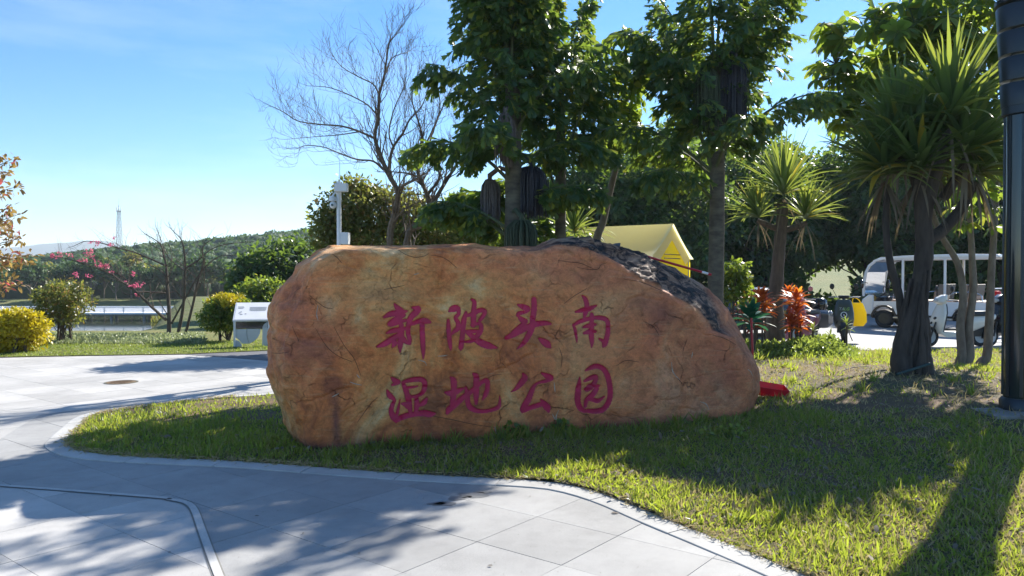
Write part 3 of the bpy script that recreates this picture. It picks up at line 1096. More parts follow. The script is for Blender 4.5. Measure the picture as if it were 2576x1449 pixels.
for n_, (a_, b_, dp_) in enumerate(zip(sg_.ravel(), zg_.ravel(), depth.ravel())):
    o_ = RO + rdir * float(a_) + Vector((0, 0, float(b_))) + rnor * 0.5
    h_ = rbvh0.ray_cast(o_, -rnor)
    pv[n_] = h_[0] if h_[0] is not None else o_ - rnor * 0.5
lp_ = np.stack([sg_.ravel(), np.zeros(gx.size), zg_.ravel()], -1)
pv += np.array(rnor)[None] * (0.0012 - depth.ravel() + 0.0022 * fbm(lp_ * 16, 3, 91) * (depth.ravel() < 0.001))[:, None]
nxg = gx.shape[1]
ii = (np.arange(gx.shape[0] - 1)[:, None] * nxg + np.arange(nxg - 1)[None]).ravel()
PT = np.concatenate([np.stack([ii, ii + 1, ii + nxg + 1], -1), np.stack([ii, ii + nxg + 1, ii + nxg], -1)])
# open the coarse face beneath the patch
edge = np.concatenate([np.stack([sg_[0], zg_[0]], -1), np.stack([sg_[:, -1], zg_[:, -1]], -1), np.stack([sg_[-1], zg_[-1]], -1)[::-1], np.stack([sg_[:, 0], zg_[:, 0]], -1)[::-1]])[::12]
cen_ = edge.mean(0)
edge = [tuple(cen_ + (e_ - cen_) * np.array([0.975, 0.955])) for e_ in edge]
ins = inpoly(loc[:, 0], loc[:, 2], edge) & (np.arange(len(loc)) != nr * NT + 1)
front_v = np.zeros(len(loc), bool); front_v[:NF * NT] = True; front_v[nr * NT] = True
ins &= front_v
keep_t = ~ins[T3].all(1)
T3 = np.concatenate([T3[keep_t], PT + len(Vr)])
Vr = np.concatenate([Vr, pv])
loc = np.concatenate([loc, lp_])
me = fast_mesh('rock_body', Vr, T3)
bmx = bmesh.new(); bmx.from_mesh(me); bmesh.ops.recalc_face_normals(bmx, faces=bmx.faces); bmx.to_mesh(me); bmx.free()
me.shade_smooth()
# painted on the stone by nature: weathered dark rind, iron stain, violet bands
S_, U_ = loc[:, 0], loc[:, 2]
nA = fbm(loc * np.array([1.0, 1.0, 1.0]), 4, 71)
rind = np.clip(np.concatenate([crf, [0, 1], np.zeros(len(lp_))]), 0, 1) * sstep(2.1, 2.7, S_ + 0.25 * nA) * (1 - 0.75 * sstep(4.2, 4.45, S_ + 0.1 * nA))
def blob(px, py, rx, ry, ang=0.0):
    s0, z0 = on_plane(px, py, 0)
    ds, dz_ = S_ - s0, U_ - z0
    c_, n_ = math.cos(ang), math.sin(ang)
    a, b = ds * c_ + dz_ * n_, -ds * n_ + dz_ * c_
    return np.exp(-((a / rx) ** 2 + (b / ry) ** 2))
jit = 0.5 + 0.5 * np.clip(fbm(loc * 3.1, 4, 81) + 0.5, 0, 1.4)
violet = (0.9 * blob(770, 880, 0.34, 0.13, 0.45) + 0.8 * blob(845, 1060, 0.035, 0.30) + 0.5 * blob(1330, 850, 0.25, 0.1) + 0.45 * blob(1180, 960, 0.4, 0.1)
          + 0.6 * blob(1680, 800, 0.55, 0.16, -0.5) + 0.55 * blob(1560, 1085, 0.3, 0.12) + 0.5 * blob(1400, 1100, 0.6, 0.12) + 0.4 * blob(1090, 820, 0.14, 0.10)
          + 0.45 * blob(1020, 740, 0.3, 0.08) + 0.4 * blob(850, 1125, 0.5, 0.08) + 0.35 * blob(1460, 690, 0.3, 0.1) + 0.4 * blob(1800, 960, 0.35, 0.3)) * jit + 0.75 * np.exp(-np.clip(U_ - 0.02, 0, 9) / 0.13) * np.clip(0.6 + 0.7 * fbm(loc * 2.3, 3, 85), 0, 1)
red = np.clip(sstep(1.1, 3.1, S_ + 0.5 * nA) * 0.85 + 0.7 * blob(1440, 650, 0.5, 0.16) + 0.5 * blob(1200, 660, 0.4, 0.1) + 0.75 * blob(760, 800, 0.35, 0.6)
              + 0.45 * blob(1750, 1000, 0.5, 0.3), 0, 1)
pale_ = (0.9 * blob(1500, 830, 0.28, 0.30) + 0.8 * blob(1180, 760, 0.3, 0.2) + 0.7 * blob(960, 720, 0.35, 0.2) + 0.5 * blob(1000, 1000, 0.35, 0.2) + 0.6 * blob(1560, 760, 0.4, 0.15)
         + 0.6 * blob(1450, 900, 0.3, 0.2) + 0.5 * blob(1330, 700, 0.5, 0.1)) * jit
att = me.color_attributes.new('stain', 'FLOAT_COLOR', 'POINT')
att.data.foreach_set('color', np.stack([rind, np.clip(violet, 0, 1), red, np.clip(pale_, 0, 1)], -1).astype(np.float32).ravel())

def rockmat():
    m, nt, b = nodes('ochre_boulder')
    L = nt.links
    tc = N(nt, 'TexCoord')
    at = N(nt, 'VertexColor', layer_name='stain')
    sp = N(nt, 'SeparateColor')
    L.new(at.outputs['Color'], sp.inputs['Color'])
    def noise(sc, det, ro, dist=0.0, stretch=None):
        n = N(nt, 'TexNoise', Scale=sc, Detail=det, Roughness=ro, Distortion=dist)
        if stretch:
            mp = N(nt, 'Mapping'); mp.inputs['Scale'].default_value = stretch
            L.new(tc.outputs['Object'], mp.inputs['Vector']); L.new(mp.outputs['Vector'], n.inputs['Vector'])
        else:
            L.new(tc.outputs['Object'], n.inputs['Vector'])
        return n
    def mix(kind, fac, a, b_):
        x = N(nt, 'MixRGB', blend_type=kind)
        for i, v in ((0, fac), (1, a), (2, b_)):
            if hasattr(v, 'is_output'):
                L.new(v, x.inputs[i])
            else:
                x.inputs[i].default_value = v if np.isscalar(v) else (*v, 1)
        return x.outputs['Color']
    big = noise(1.25, 9, 0.66, 1.1)
    base = ramp(nt, [(0.35, (0.29, 0.082, 0.032)), (0.43, (0.57, 0.175, 0.050)), (0.51, (0.64, 0.245, 0.074)), (0.58, (0.66, 0.325, 0.115)), (0.67, (0.68, 0.46, 0.24))])
    L.new(big.outputs['Fac'], base.inputs['Fac'])
    col = base.outputs['Color']
    def math2(op, a, b_):
        x = N(nt, 'Math', operation=op)
        for i, v in enumerate((a, b_)):
            if np.isscalar(v): x.inputs[i].default_value = v
            else: L.new(v, x.inputs[i])
        return x.outputs[0]
    mid = noise(4.5, 8, 0.7, 1.0)
    pal = math2('MULTIPLY', at.outputs['Alpha'], math2('ADD', mid.outputs['Fac'], 0.4))
    col = mix('MIX', math2('MULTIPLY', pal, 0.60), col, (0.62, 0.46, 0.20))
    rd = math2('MULTIPLY', sp.outputs['Blue'], math2('ADD', mid.outputs['Fac'], 0.2))
    col = mix('MIX', math2('MULTIPLY', rd, 1.0), col, (0.56, 0.19, 0.10))
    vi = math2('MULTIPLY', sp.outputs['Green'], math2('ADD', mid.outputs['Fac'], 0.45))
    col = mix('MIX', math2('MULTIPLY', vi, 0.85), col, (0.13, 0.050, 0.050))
    # scratchy brushed grain, short horizontal and slanting strokes
    st = noise(7.5, 9, 0.75, 0.7, (1.0, 1.0, 1.35))
    sr = ramp(nt, [(0.30, 0.52), (0.5, 1.0), (0.66, 1.25)])
    L.new(st.outputs['Fac'], sr.inputs['Fac'])
    col = mix('MULTIPLY', 1.0, col, sr.outputs['Color'])
    fn = noise(38, 6, 0.8, 0.8)
    fr_ = ramp(nt, [(0.3, 0.72), (0.6, 1.12)])
    L.new(fn.outputs['Fac'], fr_.inputs['Fac'])
    col = mix('MULTIPLY', 0.8, col, fr_.outputs['Color'])
    # hairline cracks: voronoi edges, broken up
    wr = noise(2.2, 5, 0.6)
    wv_ = N(nt, 'VectorMath', operation='ADD')
    ws = N(nt, 'VectorMath', operation='SCALE'); ws.inputs['Scale'].default_value = 0.55
    L.new(wr.outputs['Color'], ws.inputs[0])
    L.new(tc.outputs['Object'], wv_.inputs[0]); L.new(ws.outputs['Vector'], wv_.inputs[1])
    vo = N(nt, 'TexVoronoi', feature='DISTANCE_TO_EDGE', Scale=2.1)
    L.new(wv_.outputs['Vector'], vo.inputs['Vector'])
    ck = ramp(nt, [(0.0, 1.0), (0.014, 0.0)])
    L.new(vo.outputs['Distance'], ck.inputs['Fac'])
    vo2 = N(nt, 'TexVoronoi', feature='DISTANCE_TO_EDGE', Scale=7.0)
    L.new(wv_.outputs['Vector'], vo2.inputs['Vector'])
    ck2 = ramp(nt, [(0.0, 1.0), (0.016, 0.0)])
    L.new(vo2.outputs['Distance'], ck2.inputs['Fac'])
    br = noise(3.3, 4, 0.6)
    bq = ramp(nt, [(0.50, 0.0), (0.66, 1.0)])
    L.new(br.outputs['Fac'], bq.inputs['Fac'])
    cks = math2('MULTIPLY', math2('MAXIMUM', ck.outputs['Color'], math2('MULTIPLY', ck2.outputs['Color'], 0.4)), bq.outputs['Color'])
    col = mix('MIX', math2('MULTIPLY', cks, 0.6), col, (0.05, 0.03, 0.025))
    # pale scratch marks, thin and slanting
    for sc_, rt_, th_ in ((3.0, 0.5, 0.655), (4.0, -0.35, 0.66), (3.5, 1.2, 0.665)):
        mp = N(nt, 'Mapping'); mp.inputs['Rotation'].default_value = (0.0, rt_, 0.0); mp.inputs['Scale'].default_value = (0.8, 0.8, 9.0)
        L.new(tc.outputs['Object'], mp.inputs['Vector'])
        sn = N(nt, 'TexNoise', Scale=sc_, Detail=4.0, Roughness=0.6, Distortion=0.5)
        L.new(mp.outputs['Vector'], sn.inputs['Vector'])
        s2 = ramp(nt, [(th_ - 0.035, 0.0), (th_, 1.0)])
        L.new(sn.outputs['Fac'], s2.inputs['Fac'])
        col = mix('MIX', math2('MULTIPLY', s2.outputs['Color'], 0.13), col, (0.56, 0.44, 0.26))
    # weathered rind: pinkish tan with black lichen and pale scuffs
    ln = noise(4.6, 9, 0.75, 0.8, (1.0, 1.0, 1.7))
    lr = ramp(nt, [(0.45, (0.010, 0.011, 0.014)), (0.50, (0.09, 0.052, 0.038)), (0.55, (0.27, 0.155, 0.10)), (0.70, (0.40, 0.27, 0.18))])
    L.new(ln.outputs['Fac'], lr.inputs['Fac'])
    col = mix('MIX', sp.outputs['Red'], col, lr.outputs['Color'])
    L.new(col, b.inputs['Base Color'])
    b.inputs['Roughness'].default_value = 0.68
    b.inputs['Specular IOR Level'].default_value = 0.28
    hgt = math2('ADD', math2('MULTIPLY', st.outputs['Fac'], 0.5), math2('SUBTRACT', math2('MULTIPLY', fn.outputs['Fac'], 0.35), cks))
    bp = N(nt, 'Bump', Strength=1.0, Distance=0.018)
    L.new(hgt, bp.inputs['Height'])
    L.new(bp.outputs['Normal'], b.inputs['Normal'])
    return m
M['rock'] = rockmat()
rock = thing('inscribed_boulder', 'huge ochre boulder carved with eight crimson Chinese characters', 'boulder', (0.3, 7.8, 0))
me.transform(Matrix.Translation((-0.3, -7.8, 0)))
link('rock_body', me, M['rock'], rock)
rbvh = BVHTree.FromPolygons([tuple(p) for p in Vr], [tuple(int(i) for i in t_) for t_ in T3])

def gpx(x, y):
    return 907.2 + x * 0.2629, 728.3 + y * 0.2629
def to_face(x, y, lift):
    px, py = gpx(x, y)
    s_, z_ = on_plane(px, py, 0.0)
    p = RO + rdir * s_ + Vector((0, 0, 1)) * z_ + rnor * 0.5
    hit = rbvh.ray_cast(p, -rnor)
    q_ = hit[0] if hit[0] is not None else RO + rdir * s_ + Vector((0, 0, z_))
    return q_ + rnor * lift
def stroke_mesh(mb, stroke, lift, grow=0.0, dx=0, dy=0):
    pts = catmull(stroke, 7)
    n = len(pts)
    rows = []
    for i in range(n):
        a, b = pts[max(0, i - 1)], pts[min(n - 1, i + 1)]
        tx, ty = b[0] - a[0], b[1] - a[1]
        l = math.hypot(tx, ty) or 1
        w = max(1.5, pts[i][2]) * 1.10 + grow
        w *= 1 + 0.06 * math.sin(i * 2.3 + stroke[0][0])
        nx, ny = -ty / l, tx / l
        rows.append([(pts[i][0] + nx * w * k + dx, pts[i][1] + ny * w * k + dy) for k in (-1, -0.5, 0.5, 1)])
    # blunt rounded ends
    def cap(p, sgn, ref):
        tx, ty = p[0] - ref[0], p[1] - ref[1]
        l = math.hypot(tx, ty) or 1
        w = (max(1.5, p[2]) * 1.10 + grow) * 0.75
        nx, ny = -ty / l * sgn, tx / l * sgn
        cx_, cy_ = p[0] + tx / l * w, p[1] + ty / l * w
        return [(cx_ + nx * w * k * 0.5 + dx, cy_ + ny * w * k * 0.5 + dy) for k in (-1, -0.5, 0.5, 1)]
    rows.insert(0, cap(pts[0], -1, pts[1]))
    rows.append(cap(pts[-1], 1, pts[-2]))
    vv = []
    for r_ in rows:
        for j, (x, y) in enumerate(r_):
            vv.append(to_face(x, y, lift if j in (1, 2) else lift - 0.0015))
    ff = []
    for i in range(len(rows) - 1):
        for j in range(3):
            ff.append((i * 4 + j, i * 4 + j + 1, (i + 1) * 4 + j + 1, (i + 1) * 4 + j))
    mb.add(vv, ff)
M['crimson'] = pmat('crimson_paint', (0.52, 0.012, 0.075), (0.36, 0.010, 0.052), scale=11, rough=0.45, spec=0.4)
M['chip'] = pmat('chipped_stone', (0.52, 0.44, 0.36), (0.30, 0.20, 0.13), scale=30, rough=0.8)
for nm, strokes in GLYPHS.items():
    mb = MB((0.3, 7.8, 0))
    for i, s_ in enumerate(strokes):
        stroke_mesh(mb, s_, 0.0030 + 0.0005 * i)
    ch = mb.build('carved_character', M['crimson'], rock)
# pale scratches and scars on the face
def gi(px, py):
    return (px - 907.2) / 0.2629, (py - 728.3) / 0.2629
for i, pl in enumerate([[(1686, 910), (1690, 935), (1707, 955)], [(1243, 1072), (1246, 1085), (1251, 1108)], [(1387, 1040), (1393, 1052), (1400, 1056)],
          [(1051, 905), (1066, 909), (1072, 918)], [(835, 997), (846, 992), (852, 988)], [(897, 941), (905, 950)], [(800, 768), (797, 790), (800, 806)],
          [(1760, 1010), (1775, 1016), (1782, 1030)], [(1885, 930), (1895, 937), (1902, 948)], [(1040, 690), (1053, 687)], [(1100, 895), (1125, 892)],
          [(1390, 960), (1393, 985)], [(1402, 1030), (1396, 1050), (1410, 1062)], [(1740, 885), (1737, 900)], [(880, 960), (910, 968)]]):
    mb = MB((0.3, 7.8, 0))
    stroke_mesh(mb, [(*gi(x, y), 4.5 - 2.5 * (k == len(pl) - 1) - 2 * (k == 0)) for k, (x, y) in enumerate(pl)] if len(pl) > 2 else
                [(*gi(*pl[0]), 2), (*gi((pl[0][0] + pl[1][0]) / 2, (pl[0][1] + pl[1][1]) / 2 + 1), 4.5), (*gi(*pl[1]), 1.5)], 0.0035)
    mb.build('scratch', M['chip'], rock)

M['crackline'] = pmat('crack_dark', (0.05, 0.028, 0.02), rough=0.95)
za = lambda l: [(639 + 0.4189 * x, 575 + 0.4189 * y) for x, y in l]
zb = lambda l: [(1278 + 0.4189 * x, 575 + 0.4189 * y) for x, y in l]
for pl in [za([(860, 115), (900, 150), (960, 172), (1020, 165), (1050, 150)]), za([(1060, 160), (1120, 168), (1170, 195), (1215, 235)]), za([(470, 150), (500, 175), (525, 205)]), za([(330, 400), (420, 470), (470, 480)]),
           za([(90, 768), (150, 760), (210, 742)]), za([(230, 590), (270, 680)]), za([(480, 590), (540, 700), (600, 780), (640, 880)]), za([(930, 1112), (1050, 1120), (1170, 1142), (1330, 1175), (1440, 1190)]),
           za([(370, 600), (430, 700), (500, 760), (590, 800)]), za([(780, 365), (850, 352), (900, 340)]), za([(1380, 905), (1430, 880), (1480, 872)]), za([(620, 1160), (700, 1050), (740, 1010)]),
           zb([(300, 190), (360, 200), (430, 207), (470, 222), (520, 245)]), zb([(415, 233), (480, 245), (540, 243), (560, 218), (595, 205)]), zb([(330, 450), (400, 400), (470, 360)]), zb([(300, 715), (315, 770), (308, 830)]),
           zb([(700, 305), (800, 320), (900, 360), (980, 395)]), zb([(1230, 640), (1300, 660), (1380, 700)]), zb([(1000, 880), (1040, 930)]), zb([(820, 560), (870, 590), (900, 640)]), zb([(640, 820), (700, 790), (780, 800)])]:
    mb = MB((0.3, 7.8, 0))
    m_ = len(pl)
    stroke_mesh(mb, [(*gi(x, y), 0.8 + 1.5 * math.sin(math.pi * (k + 0.4) / m_)) for k, (x, y) in enumerate(pl)], 0.0034)
    mb.build('crack', M['crackline'], rock)

# ================================================================== PLANTS
LEAF_OVAL = (np.array([[0, 0, 0], [.3, .5, .05], [.3, -.5, .05], [.7, .42, .02], [.7, -.42, .02], [1, 0, -.06]]), np.array([[0, 2, 1], [1, 2, 4], [1, 4, 3], [3, 4, 5]]))
LEAF_QUAD = (np.array([[0, 0, 0], [.5, .5, .04], [.5, -.5, .04], [1, 0, -.06]]), np.array([[0, 2, 1], [1, 2, 3]]))
LEAF_FISH = (np.array([[0, 0, 0], [.45, .17, .02], [.92, .50, -.05], [.86, .22, -.02], [1.03, .05, -.05], [.84, -.16, -.02], [.93, -.46, -.05], [.42, -.17, .02]]),
             np.array([[0, 7, 1], [1, 3, 2], [1, 7, 3], [7, 5, 3], [3, 5, 4], [7, 6, 5]]))
LEAF_LONG = (np.array([[0, .10, 0], [0, -.10, 0], [.3, .48, .05], [.3, -.48, .05], [.65, .5, .0], [.65, -.5, .0], [.92, .25, -.12], [.92, -.25, -.12], [1, 0, -.18]]),
             np.array([[0, 1, 3], [0, 3, 2], [2, 3, 5], [2, 5, 4], [4, 5, 7], [4, 7, 6], [6, 7, 8]]))
BLADE = (np.array([[0, .5, 0], [0, -.5, 0], [.5, .42, .05], [.5, -.42, .05], [1, 0, -.10]]), np.array([[0, 1, 3], [0, 3, 2], [2, 3, 4]]))

def unit(a):
    return a / np.maximum(np.linalg.norm(a, axis=-1, keepdims=True), 1e-9)

def scatter(T, pos, d, nrm, Ls, Ws):
    d = unit(np.asarray(d, float))
    side = unit(np.cross(nrm, d))
    n2 = np.cross(d, side)
    tv, tf = T
    V = pos[:, None, :] + Ls[:, None, None] * (tv[None, :, 0:1] * d[:, None, :] + tv[None, :, 2:3] * n2[:, None, :]) + Ws[:, None, None] * tv[None, :, 1:2] * side[:, None, :]
    F = tf[None] + (np.arange(len(pos)) * len(tv))[:, None, None]
    return V.reshape(-1, 3), F.reshape(-1, 3)

def join(parts):
    vs_, fs_, o = [], [], 0
    for v, f in parts:
        vs_.append(v); fs_.append(f + o); o += len(v)
    return np.concatenate(vs_), np.concatenate(fs_)

def rdirs(n, rg):
    return unit(rg.normal(size=(n, 3)))

def strap(base, d, L, w, droop, segs=6, fold=0.25, rg=rng):
    """arching sword leaf as a folded ribbon: returns V, F"""
    d = np.array(d, float); d /= np.linalg.norm(d)
    side = np.cross(d, [0, 0, 1.0])
    if np.linalg.norm(side) < 1e-3:
        side = np.array([1.0, 0, 0])
    side /= np.linalg.norm(side)
    p = np.array(base, float)
    V, F = [], []
    st = L / segs
    tw = rg.uniform(-0.25, 0.25)
    for i in range(segs + 1):
        t = i / segs
        ww = w * (0.55 + 0.45 * min(1, t * 4)) * (1 - max(0, (t - 0.45) / 0.55) ** 1.6) + 0.0015
        up = np.cross(side, d)
        V += [p + side * ww / 2 + up * ww * fold, p.copy(), p - side * ww / 2 + up * ww * fold]
        d = d + np.array([0, 0, -1.0]) * droop * (0.25 + t) / segs
        d /= np.linalg.norm(d)
        side = side + up * tw / segs
        side -= d * side.dot(d)
        side /= np.linalg.norm(side)
        p = p + d * st
    for i in range(segs):
        a, b = i * 3, i * 3 + 3
        F += [(a, a + 1, b + 1), (a, b + 1, b), (a + 1, a + 2, b + 2), (a + 1, b + 2, b + 1)]
    return np.array(V), np.array(F)

def leafobj(name, parts, mat, root, kind=None, smooth=True):
    V, F = join(parts)
    off = np.array(root.location) if root is not None else np.zeros(3)
    me = fast_mesh(name, V - off, F)
    if smooth:
        me.shade_smooth()
    return link(name, me, mat, root, kind=kind)

# leaf and bark materials
M['bark'] = pmat('grey_bark', (0.13, 0.10, 0.075), (0.06, 0.045, 0.035), scale=14, rough=0.9, bump=0.012, bscale=40, stretch=(1, 1, 0.25))
M['bark_pale'] = pmat('pale_bark', (0.24, 0.20, 0.15), (0.13, 0.10, 0.075), scale=12, rough=0.9, bump=0.01, bscale=35, stretch=(1, 1, 0.3))
M['bark_dark'] = pmat('dark_bark', (0.085, 0.068, 0.055), (0.035, 0.028, 0.024), scale=12, rough=0.9, bump=0.02, bscale=22, stretch=(1, 1, 0.22))
M['palm_trunk'] = pmat('palm_trunk', (0.16, 0.14, 0.10), (0.07, 0.06, 0.05), scale=6, rough=0.85, bump=0.012, bscale=14, stretch=(1, 1, 2.5))
M['fish'] = leafmat('fishtail_leaf', (0.016, 0.055, 0.030), (0.035, 0.090, 0.036), (0.36, 0.52, 0.06), 0.33, extra=(0.24, 0.26, 0.03))
M['scheff'] = leafmat('umbrella_leaf', (0.03, 0.08, 0.02), (0.07, 0.14, 0.03), (0.42, 0.56, 0.06), 0.42, extra=(0.26, 0.26, 0.03), extra_at=0.95)
M['cordy'] = leafmat('sword_leaf', (0.032, 0.085, 0.040), (0.075, 0.145, 0.050), (0.42, 0.50, 0.07), 0.36, extra=(0.32, 0.27, 0.03), extra_at=0.97)
M['deadleaf'] = leafmat('dead_leaf', (0.13, 0.105, 0.075), (0.21, 0.17, 0.12), (0.26, 0.20, 0.10), 0.2, rough=0.8)
M['woods'] = leafmat('woodland_leaf', (0.014, 0.042, 0.024), (0.035, 0.078, 0.030), (0.26, 0.40, 0.05), 0.34)
M['bush'] = leafmat('olive_leaf', (0.06, 0.085, 0.025), (0.13, 0.14, 0.035), (0.40, 0.42, 0.07), 0.38, extra=(0.26, 0.17, 0.05), extra_at=0.92)
M['bushgreen'] = leafmat('mid_green_leaf', (0.04, 0.085, 0.02), (0.10, 0.15, 0.03), (0.36, 0.48, 0.05), 0.4, extra=(0.26, 0.26, 0.03), extra_at=0.9)
M['yellow'] = leafmat('golden_leaf', (0.36, 0.30, 0.02), (0.55, 0.46, 0.03), (0.75, 0.62, 0.02), 0.35)
M['redleaf'] = leafmat('bronze_leaf', (0.16, 0.10, 0.04), (0.24, 0.15, 0.06), (0.50, 0.34, 0.09), 0.4, extra=(0.42, 0.08, 0.07), extra_at=0.9)
M['croton'] = leafmat('scarlet_leaf', (0.22, 0.02, 0.02), (0.52, 0.09, 0.02), (0.85, 0.20, 0.02), 0.42, extra=(0.55, 0.25, 0.03), extra_at=0.95)
M['teal'] = leafmat('deep_green_leaf', (0.015, 0.085, 0.05), (0.025, 0.12, 0.065), (0.06, 0.30, 0.12), 0.2)
M['pink'] = leafmat('pink_petal', (0.55, 0.06, 0.16), (0.75, 0.14, 0.26), (0.85, 0.22, 0.35), 0.4)
M['cover'] = leafmat('ground_cover_leaf', (0.09, 0.14, 0.03), (0.20, 0.25, 0.06), (0.42, 0.52, 0.08), 0.38)
M['varieg'] = leafmat('variegated_leaf', (0.12, 0.17, 0.07), (0.34, 0.36, 0.22), (0.42, 0.48, 0.2), 0.35)
M['grassblade'] = leafmat('grass_blade', (0.035, 0.085, 0.026), (0.130, 0.185, 0.038), (0.54, 0.64, 0.06), 0.46, extra=(0.30, 0.26, 0.08), extra_at=0.94)
M['strawblade'] = leafmat('straw_blade', (0.24, 0.18, 0.09), (0.46, 0.37, 0.20), (0.58, 0.48, 0.20), 0.35, rough=0.7)
M['fruit_dark'] = pmat('dark_fruit', (0.060, 0.055, 0.065), (0.022, 0.022, 0.034), scale=40, rough=0.6)
M['fruit_grey'] = pmat('dry_fruit_strand', (0.20, 0.165, 0.15), (0.11, 0.09, 0.085), scale=30, rough=0.8)
M['fruit_green'] = pmat('green_fruit', (0.07, 0.09, 0.045), (0.035, 0.045, 0.025), scale=60, rough=0.7)
M['hillleaf'] = leafmat('hill_leaf', (0.016, 0.050, 0.020), (0.065, 0.115, 0.030), (0.14, 0.26, 0.05), 0.22, rough=0.7)

# ---------------------------------------------------------------- generic leafy tree
def clump_leaves(cent, rad, n, L, Wd, rg, droop=0.3, T=LEAF_QUAD, shell=0.55):
    """n leaves round every cluster centre"""
    m = len(cent)
    d = rdirs(m * n, rg)
    r = np.repeat(rad, n) * (shell + (1 - shell) * rg.random(m * n)) * (0.4 + 0.6 * rg.random(m * n) ** 0.5)
    pos = np.repeat(cent, n, 0) + d * r[:, None] * np.array([1, 1, 0.75])
    dr = unit(d + 0.9 * rdirs(m * n, rg) + np.array([0, 0, -droop]))
    nr_ = unit(rdirs(m * n, rg) + np.array([0, 0, 0.9]))
    Ls = L * (0.7 + 0.6 * rg.random(m * n))
    return scatter(T, pos, dr, nr_, Ls, Ls * Wd)

def blob_centres(blobs, n, rg):
    w = np.array([b[3] * b[4] * b[5] for b in blobs]) ** 0.67
    k = rg.choice(len(blobs), n, p=w / w.sum())
    B = np.array(blobs)[k]
    d = rdirs(n, rg)
    r = (0.45 + 0.55 * rg.random(n) ** 0.5) * rg.uniform(0.85, 1.16, n)
    return B[:, :3] + d * B[:, 3:6] * r[:, None]

def limb(mb, a, b, r0, r1, rg, wob=0.12, n=6, sides=6):
    a, b = np.array(a, float), np.array(b, float)
    L = np.linalg.norm(b - a)
    pts = []
    k1, k2 = rg.normal(size=3) * wob * L, rg.normal(size=3) * wob * L * 0.5
    for i in range(n + 1):
        t = i / n
        pts.append(a + (b - a) * t + k1 * math.sin(math.pi * t) * 0.6 + k2 * math.sin(2 * math.pi * t) * 0.5)
    mb.tube(pts, [r0 + (r1 - r0) * (i / n) ** 0.8 for i in range(n + 1)], sides)
    return pts

def leafy(name, label, base, blobs, ncl, nper, L, mat, bark, r0, seed, cat='tree', group=None, Wd=0.5, T=LEAF_QUAD, crad=None, stems=1, droop=0.3, nl=None, fork=0.35, spread=0.12):
    """trunk(s), limbs and a crown of leaf clumps; blobs are world (x,y,z,rx,ry,rz)"""
    rg = np.random.default_rng(seed)
    base = np.array(base, float)
    t = thing(name, label, cat, tuple(base), group=group)
    cen = blob_centres(blobs, ncl, rg)
    mid = np.mean([b[:3] for b in blobs], 0)
    mr = np.mean([b[3] for b in blobs])
    mb = MB(base)
    nl = nl or min(ncl, 16)
    pick = cen[rg.choice(len(cen), nl, replace=False)]
    for s_ in range(stems):
        b0 = base + np.array([rg.normal() * spread, rg.normal() * spread, -0.1]) * (stems > 1) + np.array([0, 0, -0.05])
        tgt = mid if stems == 1 else cen[rg.integers(len(cen))] * 0.55 + mid * 0.45
        fk = b0 + (tgt - b0) * fork
        pts = limb(mb, b0, tgt, r0, r0 * 0.35, rg, 0.05, 7, 8)
        for j in range(s_, nl, stems):
            st = pts[rg.integers(2, 6)]
            limb(mb, st, pick[j], r0 * 0.32, r0 * 0.06, rg, 0.10, 5, 5)
    mb.build('trunk', bark, t, smooth=True)
    crad = crad or mr * 0.34
    parts = [clump_leaves(cen, crad * (0.7 + 0.6 * rg.random(ncl)), nper, L, Wd, rg, droop, T)]
    leafobj('crown', parts, mat, t)
    return t

def copy_tree(root, loc, rz=0.0, sc=1.0, label=None):
    r_ = root.copy()
    COL.objects.link(r_)
    r_.location = loc
    r_.rotation_euler = (0, 0, rz)
    r_.scale = (sc, sc, sc)
    if label:
        r_['label'] = label
    for c_ in list(root.children):
        k_ = c_.copy()
        COL.objects.link(k_)
        k_.parent = r_
        for g_ in list(c_.children):
            h_ = g_.copy()
            COL.objects.link(h_)
            h_.parent = k_
    return r_

# ---------------------------------------------------------------- far hill wood and lake-shore trees
rg = np.random.default_rng(5)
bm_ = bmesh.new(); bmesh.ops.create_icosphere(bm_, subdivisions=2, radius=1.0)
iv = np.array([v.co[:] for v in bm_.verts]); it = np.array([[v.index for v in f.verts] for f in bm_.faces]); bm_.free()
n = 1500
yy = 131 + (272 - 131) * rg.random(n) ** 0.8
xx = ((rg.random(n) * 1150 - 150) - CX) / FPX * yy
zz = tz(xx, yy)
keep = rg.random(n) < 1.0
cen = np.stack([xx, yy, zz + 1.6], -1)[keep]
n = len(cen)
rad = rg.uniform(2.0, 3.9, n)
core = []
for k in range(n):
    v = iv * (1 + 0.28 * vnoise(iv * 2.3 + k * 3.1, 9)[:, None]) * np.array([1, 1, 0.85]) * rad[k] * 0.86
    core.append((v + cen[k], it))
V, F = join(core)
me = fast_mesh('hill_wood_core', V, F)
hw = link('hill_wood', me, M['hillleaf'], kind='stuff')
tag(hw, 'dense green wood covering the hill beyond the lake', 'wood')
n2 = 34
d = rdirs(n * n2, rg); d[:, 2] = np.abs(d[:, 2]) * 0.9 + 0.0
pos = np.repeat(cen, n2, 0) + d * np.repeat(rad, n2)[:, None] * np.array([1, 1, .85]) * 0.92
V, F = scatter(LEAF_QUAD, pos, unit(d + rdirs(n * n2, rg)), unit(rdirs(n * n2, rg) + [0, 0, .8]), rg.uniform(.6, 1.2, n * n2), rg.uniform(.5, 1.0, n * n2))
o = leafobj('leaf_sprays', [(V, F)], M['hillleaf'], hw, kind='stuff')

